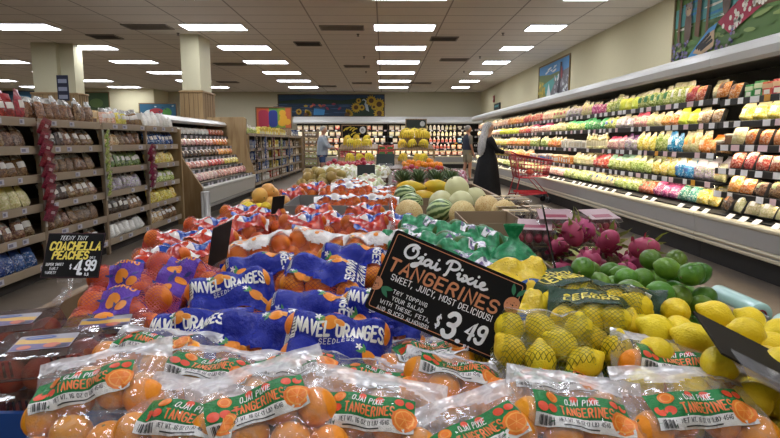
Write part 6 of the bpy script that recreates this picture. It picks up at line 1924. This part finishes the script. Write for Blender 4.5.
for i in range(12):
    o = bag_of(('pine',), make_pineapple)
    o.location = (.17 + .15 * (i % 4), 4.85 + .3 * (i // 4) + .04 * (i % 2), .722); o.rotation_euler = (rnd.uniform(-.12, .12), rnd.uniform(-.12, .12), rnd.uniform(0, 6))
    o['label'] = f'upright pineapple with a green crown, {["front","middle","back"][i // 4]} row, {["leftmost","second","third","rightmost"][i % 4]} of four'
# ------------------------------------------------------------------ farther along on the left
g2 = random.Random(31)
crate_floor('display_riser', 'dark riser under the grapefruit', -.935, -.66, 3.3, 4.05, .775)
heap('grapefruit', 'grapefruit', 9, -.93, -.645, 3.5, 4.03, .0525, lambda x, y: .777, 'large golden grapefruit in the pile left of the clementine box', 'grapefruit', 'grapefruit by the clementine box', g2)
heap('lemon', 'lemon', 8, -.93, -.67, 3.3, 3.5, .034, lambda x, y: .777, 'yellow lemon in front of the grapefruit on the left', 'lemon', 'lemons before the grapefruit', g2, lying)
SQY = 5.75
crate_floor('display_riser', 'dark riser under the golden squash', -.93, -.32, 5.3, 6.3, .77)
heap('squash', 'gold_squash', 26, -.86, -.38, 5.4, 6.2, .054, lambda x, y: .77 + .03 * max(0, 1 - abs(y - 5.85) * 2), 'round golden squash in the heap in front of the shopper with the grey hair', 'squash', 'golden squash heap', g2)
for i, (x, y, key, lb) in enumerate(((-.78, 4.4, 0, 'red and blue printed bag behind the grapefruit, at the left rim'), (-.58, 4.5, 0, 'red and blue printed bag behind the grapefruit, inner side'), (-.72, 4.75, 0, 'red and blue printed bag before the golden squash'),
                                     (-.36, 4.35, 1, 'blue and white printed bag behind the clementine box, left'), (-.08, 4.35, 1, 'blue and white printed bag behind the clementine box, right'), (-.25, 4.7, 1, 'blue and white printed bag two rows behind the clementine box, left'), (-.02, 4.72, 1, 'blue and white printed bag two rows behind the clementine box, right'), (-.3, 5.05, 1, 'blue and white printed bag nearest the white net bags'))):
    o = net_bag(('redbag', 0), .25, .22, .038, 7, 80, 'blood', 'orange', N_RED, lambda u, v: 0, [B_RWB], None, 'orange_bag') if key == 0 else bag_of(('clem',), None)
    o.location = (x, y, .70 + .04 * (i % 2) + (.05 if key else .03)); o.rotation_euler = (R(22), R((i * 31) % 14 - 7), R((i * 47) % 30 - 15)); o['label'] = lb
M_GARL = mottled('white_net_goods', ['#e2ded0', '#b8c08a', '#e6e2d4', '#a86a5c'], 24, .4, .2)
crate_floor('display_riser', 'dark riser under the white net bags', -.30, .02, 5.2, 6.4, .76)
crate_floor('display_riser', 'dark riser under the farther white net bags', -.93, .02, 6.45, 7.95, .80)
wl = [(-.17, 5.35), (-.15, 5.7), (-.16, 6.05), (-.75, 6.65), (-.5, 6.7), (-.25, 6.65), (-.08, 6.9), (-.6, 7.05), (-.35, 7.1), (-.8, 7.2), (-.12, 7.3), (-.5, 7.5), (-.75, 7.65), (-.25, 7.7)]
WLB = ['nearest the blue and white bags', 'second along the divider', 'third along the divider', 'just behind the golden squash', 'behind the golden squash towards the middle', 'behind the third along the divider', 'fourth along the divider', 'in the middle of the far heap', 'right of the middle of the far heap', 'along the far left rim', 'fifth along the divider', 'at the back of the far heap, middle', 'at the back of the far heap, left', 'at the back of the far heap, right']
for i, (x, y) in enumerate(wl):
    def mkw():
        r = thing('net_bag', 'x', 'bag'); b = Bag(.24, .24, [(px_, py_, .04, .04) for px_, py_ in layout(.24, .22, .04, 5, 5)], 18, 18, 9, .004); link('net', b.skin('net', lambda u, v: 0, [M_GARL]), r); return r
    o = bag_of(('garlic',), mkw)
    o.location = (x, y, .765 if y < 6.4 else .805); o.rotation_euler = (R(18), 0, rnd.uniform(-.4, .4)); o['label'] = 'white net bag of pale produce ' + WLB[i]
card('price_sign', 'small black price card among the white net bags, nearer one', (-.20, 6.3, .84), (1, 0, 0), (0, .2, 1), .2, .15, M('#1c2420', .5))
card('price_sign', 'small black price card by the divider among the far goods', (.02, 8.1, .9), (1, 0, 0), (0, .2, 1), .26, .17, M('#1d2a26', .5))
o = MB().box((-.93, 8.02, 0), (.95, 9.6, .86), 0, .01).build('display_block', W_DARK); tag(o, 'dark wooden display block before the banana stands', 'display')
o = MB().box((.06, 5.95, .667), (.94, 7.95, .80), 0, .01).build('display_riser', W_DARK); tag(o, 'dark riser under grape bags and oranges beyond the pineapples', 'riser')
heap('apple', 'red_apple', 40, -.9, -.1, 8.1, 9.0, .042, lambda x, y: .86, 'red apple in the far heap in front of the banana stand', 'apple', 'far red apples left', g2, None, 6)
heap('apple', 'red_apple', 50, .1, .9, 6.7, 7.6, .042, lambda x, y: .80, 'dark red apple in the heap beyond the pineapples', 'apple', 'far red apples right', g2, None, 6)
heap('orange', 'orange', 36, .25, .9, 8.1, 8.9, .04, lambda x, y: .86, 'orange in the far heap right of the red apples', 'orange', 'far oranges', g2, None, 6, 1.08)
for i in range(8):
    def mkg():
        r = thing('grape_bag', 'x', 'bag'); b = Bag(.22, .22, [(px_, py_, .03, .03) for px_, py_ in layout(.22, .2, .03, 7, 6)], 16, 16, 4, .004); link('sack', b.skin('sack', lambda u, v: 0, [mottled('grapes_in_film', ['#8c3a48', '#b0707c', '#d8c8c8', '#70303c'], 45, .2, .4)]), r); return r
    o = bag_of(('grape',), mkg)
    o.location = (.2 + .2 * (i % 4), 6.1 + .3 * (i // 4), .805); o.rotation_euler = (R(24), 0, rnd.uniform(-.3, .3)); o['label'] = f'bag of red grapes behind the pineapples, {["front","back"][i // 4]} row, {["leftmost","second","third","rightmost"][i % 4]} of four'

# ------------------------------------------------------------------ banana stands
m_ban = fruitmat('banana_skin', ['#c9a824', '#dcc038', '#b8b43c'], 1.5, bumpd=0); m_bant = M('#6a6a2a', .6)
def bunch_mesh():
    mb = MB()
    for k in range(6):
        a = -.75 + 1.5 * k / 5
        pts = []; rs = []
        for j in range(8):
            q = j / 7; ang = .1 + 1.55 * q
            rr = .14 * sin(ang); pts.append(Vector((sin(a) * (.02 + rr), -cos(a) * (.02 + rr), .12 - .13 * (1 - cos(ang))))); rs.append(.018 * (.35 + .65 * sin(pi * (.12 + .8 * q))))
        mb.tube(pts, rs, 8, 0)
    mb.tube([(0, 0, .115), (0, .012, .145)], [.02, .012], 8, 1)
    return mb.mesh('banana_bunch', [m_ban, m_bant])
bm = bunch_mesh()
def stand(x0, x1, label):
    r = thing('banana_stand', label, 'stand', ((x0 + x1) / 2, 10.6, 0)); w_ = (x1 - x0) / 2
    MB().box((-w_, .05, 0), (w_, 1.1, .72), 0, .01).build('base_cabinet', W_DARK, r)
    MB().prism([(0, .80), (.5, .90), (.5, .93), (0, .83)], -w_, w_, 0).build('lower_shelf', W_RIM, r)
    MB().prism([(.45, 1.06), (1.1, 1.16), (1.1, 1.19), (.45, 1.10)], -w_, w_, 0).build('upper_shelf', W_RIM, r)
    for s in (-1, 1): MB().box((s * w_ - .02, .5, .72), (s * w_ + .02, .56, 1.08)).build('post', W_RIM, r)
    return r
for (x0, x1, side) in ((-.88, -.12, 'left'), (.2, .98, 'right')):
    stand(x0, x1, f'{side} wooden banana stand with two sloping shelves')
    n = 3
    for lv, (y, z) in enumerate(((10.78, .90), (11.2, 1.165), (11.45, 1.215))):
        for k in range(n):
            x = x0 + .1 + (x1 - x0 - .2) * (k + .5) / n
            if side == 'right' and lv == 2: continue
            o = link('banana_bunch', bm, None, (x, y + rnd.uniform(-.02, .02), z + .0), (rnd.uniform(-.1, .25), rnd.uniform(-.3, .3), rnd.uniform(-.7, .7))); o.scale = (.82, .82, 1.0 if lv < 2 else 1.25)
            tag(o, f'bunch of yellow bananas on the {["lower shelf","upper shelf front","upper shelf back"][lv]} of the {side} banana stand', 'bananas', f'bananas {side} {lv}')
r = thing('crate_tower', 'wooden crate raised on the right banana stand and heaped with greenish bananas', 'crate', (.62, 11.3, 1.18))
MB().box((-.25, -.02, .01), (.25, .34, .14), 0, .01).build('crate', W_RIM, r)
for k in range(6):
    o = link('banana_bunch', bm, None, (.46 + .155 * (k % 3), 11.36 + .16 * (k // 3), 1.325 + .0 * k), (0, 0, rnd.uniform(-.4, .4))); o.scale = (1, 1, 1.1 + .3 * (k // 3))
    tag(o, 'bunch of bananas on the raised crate of the right banana stand', 'bananas', 'bananas on raised crate')
P = at(354.5, 139, Y=11.55)
r = thing('banana_sign', 'black framed sign with painted bananas and a round price badge above the bananas', 'sign', (P.x, 11.62, 1.2))
MB().box((-.265, -.012, .10), (.265, .012, .375), 0).build('frame', W_RIM, r)
MB().box((-.245, -.016, .12), (.245, -.012, .355), 0).build('board', m_board, r)
mb = MB(); f = flat((0, -.0165, 0), (1, 0, 0), (0, 0, 1)); g = random.Random(1)
for (x, z, a) in ((-.18, .29, .4), (-.12, .31, .1), (-.05, .3, .3), (-.0, .28, .2), (.02, .17, .3), (.07, .18, .5), (-.03, .2, .1)): ribbon(mb, smooth_line([(x - .04 * cos(a), z - .03), (x, z + .012), (x + .045 * cos(a), z + .02)]), .026, f, 0)
mb.build('banana_painting', M('#c9b02c', .5), r)
mb = MB(); ell(mb, .165, .27, .062, .07, f, 0, 18); f2 = flat((0, -.0172, 0), (1, 0, 0), (0, 0, 1)); text(mb, '19', .13, .245, .055, f2, .18, .6, mi=1)
mb.build('price_badge', [M('#dcdcda', .5), M('#2c2c30', .5)], r)
for s in (-1, 1): MB().box((s * .22 - .012, -.01, -.012), (s * .22 + .012, .01, .1)).build('post', W_RIM, r)
P = at(415, 137, Y=11.9)
r = thing('banana_sign', 'dark framed small sign on the right banana stand', 'sign', (.66, 11.72, 1.2))
MB().box((-.22, -.012, .30), (.22, .012, .50)).build('frame', W_RIM, r); MB().box((-.2, -.016, .32), (.2, -.012, .48)).build('board', M('#22302c', .5), r)
mb = MB(); f = flat((0, -.0165, 0), (1, 0, 0), (0, 0, 1)); ell(mb, .13, .4, .05, .055, f, 0, 16); mb.build('price_badge', M('#c9c9c6', .5), r)
MB().box((-.02, -.01, -.012), (.02, .01, .3)).build('post', W_RIM, r)
o = MB().box((-.12, 10.95, 0), (.2, 11.5, .98), 0, .01).build('display_block', W_DARK); tag(o, 'narrow dark block of red fruit between the two banana stands', 'display')
for i in range(8):
    o = link('berry_box', prod('tub', 'red', '#a8383a', '#4c7a3a', (.15, .09, .12)), None, (-.035 + .155 * (i % 2), 11.03 + .14 * (i // 2), .985 + .0 * i), (0, 0, 0)); tag(o, 'red box of berries between the banana stands', 'box', 'berry boxes between banana stands')
for i in range(6):
    o = link('berry_box', prod('tub', 'red', '#a8383a', '#4c7a3a', (.15, .09, .12)), None, (-.035 + .155 * (i % 2), 11.1 + .14 * (i // 2), 1.078), (0, 0, 0)); tag(o, 'red box of berries in the upper layer between the banana stands', 'box', 'upper berry boxes between banana stands')
# ------------------------------------------------------------------ shopping carts
m_cart = M('#a81e2c', .38, 0, .5, .2); m_cgrey2 = M('#3c3a3c', .5)
def cart(label, loc, rz):
    r = thing('shopping_cart', label, 'cart', loc, (0, 0, rz))
    # local x: forwards from the handle, y: across
    def P(x, y, z): return Vector((x, y, z))
    top = [P(.12, -.26, .98), P(.12, .26, .98), P(.86, .2, .86), P(.86, -.2, .86)]
    bot = [P(.2, -.21, .52), P(.2, .21, .52), P(.8, .16, .56), P(.8, -.16, .56)]
    mb = MB()
    mb.tube(top, .02, 6, closed=True); mb.tube(bot, .014, 6, closed=True)
    for i in range(4):
        a0, a1, b0, b1 = top[i], top[(i + 1) % 4], bot[i], bot[(i + 1) % 4]
        n = 10 if i in (1, 3) else 7
        for k in range(n + 1): mb.tube([a0.lerp(a1, k / n), b0.lerp(b1, k / n)], .006, 4)
        for k in range(1, 5): mb.tube([a0.lerp(b0, k / 5), a1.lerp(b1, k / 5)], .006, 4)
    for k in range(1, 7): mb.tube([bot[0].lerp(bot[3], k / 7), bot[1].lerp(bot[2], k / 7)], .006, 4)
    mb.build('basket', m_cart, r)
    MB().tube([P(.12, -.27, .98), P(.04, -.27, 1.03), P(.0, -.25, 1.04), P(.0, .25, 1.04), P(.04, .27, 1.03), P(.12, .27, .98)], .014, 8).build('handle', m_cart, r)
    mb = MB().tube([P(.3, -.24, .92), P(.28, -.24, .70), P(.3, .24, .70), P(.3, .24, .92)], .008, 6)
    for k in range(1, 6): mb.tube([P(.3, -.24 + .08 * k, .92), P(.28, -.24 + .08 * k, .7)], .006, 4)
    mb.tube([P(.3, -.24, .92), P(.3, .24, .92)], .006, 5); mb.build('child_seat', m_cart, r)
    mb = MB()
    for s in (-1, 1):
        mb.tube([P(.1, s * .24, .96), P(.2, s * .22, .5), P(.12, s * .24, .16), P(.1, s * .24, .13)], .012, 7)
        mb.tube([P(.12, s * .24, .16), P(.78, s * .18, .2), P(.82, s * .17, .13)], .012, 7); mb.tube([P(.2, s * .22, .52), P(.5, s * .2, .5), P(.78, s * .18, .2)], .009, 6)
    mb.build('frame', m_cart, r)
    mb = MB().box((.2, -.2, .185), (.78, .2, .2), 0, .006).box((.2, -.2, .2), (.78, -.19, .24), 0).box((.2, .19, .2), (.78, .2, .24), 0); mb.build('lower_tray', m_cart, r)
    for (x, s) in ((.1, -1), (.1, 1), (.82, -1), (.82, 1)):
        y = s * (.24 if x < .5 else .17)
        MB().lathe([(.02, -.012), (.055, -.012), (.06, -.006), (.06, .006), (.055, .012), (.02, .012)], 14, 0, True, Matrix.Translation((x, y, .0605)) @ Matrix.Rotation(pi / 2, 4, 'X')).tube([(x, y + .02, .062), (x, y + .02, .14), (x, y - .02, .14), (x, y - .02, .062)], .006, 5, 1).build('wheel', [m_cgrey2, m_steel], r)
    return r


cart('red shopping cart pushed by the shopper in black beside the cooler', (2.5, 11.45, 0), R(3))
o = MB().sphere((2.98, 11.49, .62), (.09, .07, .055), 14, 10, 0, lambda p: 1 + .15 * noise.noise(p * 2.5)).build('produce_bag', M('#c8502c', .3)); tag(o, 'orange red bag lying in the red cart beside the cooler', 'bag')
cart('red shopping cart pushed by the grey haired shopper on the left', (-1.36, 16.5, 0), R(-6))

# ------------------------------------------------------------------ people
m_skin = M('#b98a70', .55); m_skin2 = M('#a87a60', .55)


def skinned(name, V, E, rad, mat, parent, levels=2):
    me = bpy.data.meshes.new(name); me.from_pydata(V, E, [])
    o = bpy.data.objects.new(name, me); COL.objects.link(o)
    sk = o.modifiers.new('s', 'SKIN'); sk.use_smooth_shade = True
    for i, q in enumerate(rad):
        s = me.skin_vertices[0].data[i]; s.radius = (q, q) if not isinstance(q, tuple) else q; s.use_root = (i == 0)
    ss = o.modifiers.new('d', 'SUBSURF'); ss.levels = ss.render_levels = levels
    bpy.context.view_layer.update()
    dg = bpy.context.evaluated_depsgraph_get()
    m2 = bpy.data.meshes.new_from_object(o.evaluated_get(dg), depsgraph=dg)
    bpy.data.objects.remove(o); bpy.data.meshes.remove(me)
    m2.materials.clear(); m2.materials.append(mat)
    for p in m2.polygons: p.use_smooth = True
    return link(name, m2, parent)


class Sk:
    def __init__(s): s.V = []; s.E = []; s.R = []
    def add(s, p, r, par=None):
        s.V.append(tuple(p)); s.R.append(r)
        if par is not None: s.E.append((par, len(s.V) - 1))
        return len(s.V) - 1
    def chain(s, par, pts):
        for p, r in pts: par = s.add(p, r, par)
        return par


def human(name, label, loc, rz, H, arms, hair, clothes, stride=.12, lean=.0, skin=m_skin):
    """standing figure facing local +y; arms: for -1/+1 the elbow and the wrist"""
    r = thing(name, label, 'person', loc, (0, 0, rz)); k = H / 1.7
    S = Sk(); Q = lambda x, y, z: (x * k, y * k + lean * max(0, z - .9), z * k)
    p0 = S.add(Q(0, 0, .93), .125 * k)
    ch = S.chain(p0, [(Q(0, 0, 1.06), .118 * k), (Q(0, .005, 1.2), .13 * k), (Q(0, 0, 1.33), .125 * k)])
    nk = S.chain(ch, [(Q(0, .0, 1.42), .06 * k), (Q(0, .012, 1.49), .052 * k)])
    hd = S.chain(nk, [(Q(0, .022, 1.545), (.07 * k, .082 * k)), (Q(0, .025, 1.615), (.075 * k, .09 * k)), (Q(0, .018, 1.67), (.05 * k, .06 * k))])
    S.chain(nk + 1, [(Q(0, .105, 1.56), .014 * k)])                       # nose
    for s in (-1, 1):
        S.chain(nk + 1, [(Q(s * .078, .0, 1.56), .014 * k)])              # ear
        el, wr = arms[0 if s < 0 else 1]
        sh = S.chain(ch, [(Q(s * .12, 0, 1.36), .062 * k), (Q(s * .185, 0, 1.345), .052 * k)])
        e = S.chain(sh, [(Q((s * .185 + el[0]) / 2, el[1] / 2, (1.345 + el[2]) / 2), .043 * k), (Q(*el), .036 * k)])
        w_ = S.chain(e, [(Q((el[0] + wr[0]) / 2, (el[1] + wr[1]) / 2, (el[2] + wr[2]) / 2), .032 * k), (Q(*wr), .024 * k)])
        d = (Vector(wr) - Vector(el)).normalized(); sd = d.cross(Vector((0, 0, 1)));
        if sd.length < .2: sd = Vector((0, 1, 0))
        sd.normalize()
        pm = Vector(wr) + d * .05; pl = S.chain(w_, [(Q(*pm), .03 * k)])
        for q, (o_, L) in enumerate(((-.026, .06), (-.009, .072), (.009, .068), (.026, .052))):
            a = pm + sd * o_ + d * .03; S.chain(pl, [(Q(*a), .0095 * k), (Q(*(a + d * L * .5 + Vector((0, 0, -.012)))), .0085 * k), (Q(*(a + d * L * .7 + Vector((0, 0, -.035)))), .007 * k)])
        a = Vector(wr) + d * .03 - sd * .03 * s; S.chain(pl, [(Q(*a), .011 * k), (Q(*(a - sd * .022 * s + d * .03)), .009 * k)])
        st = s * stride / 2
        hp = S.chain(p0, [(Q(s * .095, 0, .86), .09 * k)])
        S.chain(hp, [(Q(s * .1, st * .3, .68), .078 * k), (Q(s * .1, st * .6 + .012, .48), .054 * k), (Q(s * .1, st * .8 - .012, .34), .054 * k), (Q(s * .1, st - .01, .095), .036 * k), (Q(s * .1, st + .06, .045), .036 * k), (Q(s * .11, st + .16, .035), .03 * k)])
    skinned('body', S.V, S.E, S.R, skin, r)
    mb = MB()
    for s in (-1, 1): mb.sphere(Q(s * .03, .103, 1.585), .011 * k, 8, 6, 0).sphere(Q(s * .03, .112, 1.585), .005 * k, 6, 5, 1)
    mb.build('eyes', [M('#d8d4cc', .3), M('#2a2420', .3)], r)
    mb = MB().sphere(Q(0, .098, 1.522), (.024 * k, .008 * k, .007 * k), 10, 6, 0); mb.build('mouth', M('#8e4a44', .5), r)
    hair(r, Q, k); clothes(r, Q, k, arms, stride)
    return r


def sleeve(r, Q, k, arms, m, to=1.0, rr=1.35):
    for i, s in enumerate((-1, 1)):
        el, wr = arms[i]; S = Sk()
        a = S.add(Q(s * .11, 0, 1.355), .075 * k)
        pts = [(Q(s * .185, 0, 1.345), .062 * rr / 1.2 * k), (Q((s * .185 + el[0]) / 2, el[1] / 2, (1.345 + el[2]) / 2), .05 * rr / 1.2 * k)]
        if to > .6: pts += [(Q(*el), .042 * rr / 1.2 * k)]
        if to >= 1: pts += [(Q((el[0] + wr[0]) / 2, (el[1] + wr[1]) / 2, (el[2] + wr[2]) / 2), .04 * rr / 1.2 * k), (Q(*(Vector(wr) * .92 + Vector(el) * .08)), .035 * rr / 1.2 * k)]
        S.chain(a, pts); skinned('sleeve', S.V, S.E, S.R, m, r, 1)


def torso(r, Q, k, name, m, prof, n=32, fold=0.0):
    """garment round the trunk: prof rows of z, half width, half depth, y offset"""
    mb = MB(); v = []
    for j, (z, a, b, yo) in enumerate(prof):
        for i in range(n):
            q = 2 * pi * i / n; f = 1 + fold * (1 - j / len(prof)) * sin(q * 7 + z * 3) + fold * .5 * sin(q * 12 + 1)
            p = Q(a * cos(q) * f, b * sin(q) * f + yo, z); v.append(p)
    L = len(prof)
    f = [(j * n + i, j * n + (i + 1) % n, (j + 1) * n + (i + 1) % n, (j + 1) * n + i) for j in range(L - 1) for i in range(n)] + [tuple((L - 1) * n + i for i in range(n))]
    mb.add(v, f, 0, True); return mb.build(name, m, r)


def shorts(r, Q, k, m, stride, zb=.52):
    torso(r, Q, k, 'shorts', m, [(.8, .165, .14, 0), (.9, .172, .145, 0), (1.0, .155, .13, 0), (1.03, .15, .125, 0)])
    for s in (-1, 1):
        st = s * stride / 2; S = Sk(); a = S.add(Q(s * .085, 0, .9), .108 * k)
        S.chain(a, [(Q(s * .095, st * .3, .7), .1 * k), (Q(s * .1, st * .55, zb), .092 * k)]); skinned('shorts_leg', S.V, S.E, S.R, m, r, 1)


def shoes(r, Q, k, m, stride):
    for s in (-1, 1):
        st = s * stride / 2; x, y, z = Q(s * .105, st + .05, .0)
        MB().box((x - .05 * k, y - .11 * k, 0), (x + .05 * k, y + .16 * k, .085 * k), 0, .03).build('shoe', m, r)


def short_hair(col):
    m = mottled('grey_hair_' + col.lstrip('#'), [col, '#a8a6a2', '#6e6c6a'], 160, .6, 0, 0, .05, (1, 1, .3))
    def h(r, Q, k):
        c = Q(0, -.004, 1.615); mb = MB()
        mb.sphere(c, (.092 * k, .104 * k, .09 * k), 22, 16, 0, lambda p: (1 + .05 * noise.noise(p * 4)) * (1 if p.y < .25 or p.z > .45 else .8)); mb.build('hair', m, r)
    return h


M_LHAIR = mottled('long_grey_hair', ['#a8a4a2', '#c2beba', '#8a8686', '#d6d2cc'], 60, .5, .1, 0, .05, (3, 3, .25))
def long_hair(r, Q, k):
    mb = MB(); c = Q(0, -.008, 1.615)
    mb.sphere(c, (.098 * k, .11 * k, .096 * k), 24, 18, 0, lambda p: (1 + .04 * noise.noise(p * 5)) * (1 if p.y < .2 or p.z > .5 else .78))
    rows = [(1.62, .098, .07, -.05), (1.5, .115, .075, -.075), (1.38, .15, .085, -.10), (1.26, .17, .085, -.125), (1.14, .165, .075, -.14), (1.04, .13, .055, -.15), (.97, .06, .03, -.15)]
    n = 30; v = []
    for (z, a, b, yo) in rows:
        for i in range(n):
            q = 2 * pi * i / n; f = 1 + .06 * sin(q * 9 + z * 12) + .08 * noise.noise(Vector((cos(q) * 2, sin(q) * 2, z * 6)))
            v.append(Q(a * cos(q) * f, b * sin(q) * f + yo, z))
    L = len(rows)
    mb.add(v, [(j * n + (i + 1) % n, j * n + i, (j + 1) * n + i, (j + 1) * n + (i + 1) % n) for j in range(L - 1) for i in range(n)] + [tuple((L - 1) * n + i for i in range(n))], 0, True)
    mb.build('hair', M_LHAIR, r)


m_blackcloth = M('#131316', .75, 0, .2)
def black_dress(r, Q, k, arms, stride):
    torso(r, Q, k, 'dress', m_blackcloth, [(.09, .34, .33, -.02), (.3, .32, .30, -.02), (.6, .28, .26, -.01), (.9, .235, .21, 0), (1.08, .17, .15, 0), (1.25, .18, .155, 0), (1.35, .18, .125, 0), (1.41, .115, .085, 0), (1.435, .065, .06, 0)], 36, .045)
    sleeve(r, Q, k, arms, m_blackcloth, 1.0, 1.6); shoes(r, Q, k, m_black, stride)


m_vest = M('#1b2233', .7); m_gsl = M('#6f6a60', .8); m_khaki = M('#7c7460', .8)
def vest_outfit(r, Q, k, arms, stride):
    torso(r, Q, k, 'vest', m_vest, [(.95, .175, .15, 0), (1.08, .17, .15, 0), (1.25, .185, .155, 0), (1.35, .18, .125, 0), (1.41, .11, .085, 0), (1.435, .066, .062, 0)], 28, .01)
    sleeve(r, Q, k, arms, m_gsl, .7, 1.5); shorts(r, Q, k, m_khaki, stride); shoes(r, Q, k, M('#57504a', .6), stride)


m_pale = M('#9aa3ab', .8); m_denim = M('#2f4468', .8)
def pale_outfit(r, Q, k, arms, stride):
    torso(r, Q, k, 'shirt', m_pale, [(.86, .19, .165, 0), (1.0, .18, .16, 0), (1.12, .18, .158, 0), (1.26, .185, .155, 0), (1.35, .18, .125, 0), (1.41, .11, .085, 0), (1.435, .066, .062, 0)], 28, .015)
    sleeve(r, Q, k, arms, m_pale, 1.0, 1.5); shorts(r, Q, k, m_denim, stride, .6); shoes(r, Q, k, M('#c4c0b8', .6), stride)


PUSH = (((-.22, .14, 1.12), (-.2, .33, 1.06)), ((.22, .14, 1.12), (.2, .33, 1.06)))
human('person', 'person with very long grey hair in a long black dress pushing a red cart', (2.12, 11.55, 0), -pi / 2 + R(4), 1.62, PUSH, long_hair, black_dress, .1)
human('person', 'grey haired person in navy vest and khaki shorts by the far end of the cooler', (2.66, 18.0, 0), -R(70), 1.74, (((-.24, .0, 1.1), (-.22, .1, .88)), ((.24, -.02, 1.1), (.22, .08, .86))), short_hair('#8c8884'), vest_outfit, .1, skin=m_skin2)
human('person', 'grey haired person in pale shirt and denim shorts pushing a red cart on the left', (-1.80, 16.54, 0), -pi / 2 - R(6), 1.68, PUSH, short_hair('#b4b2ae'), pale_outfit, .12, .06)
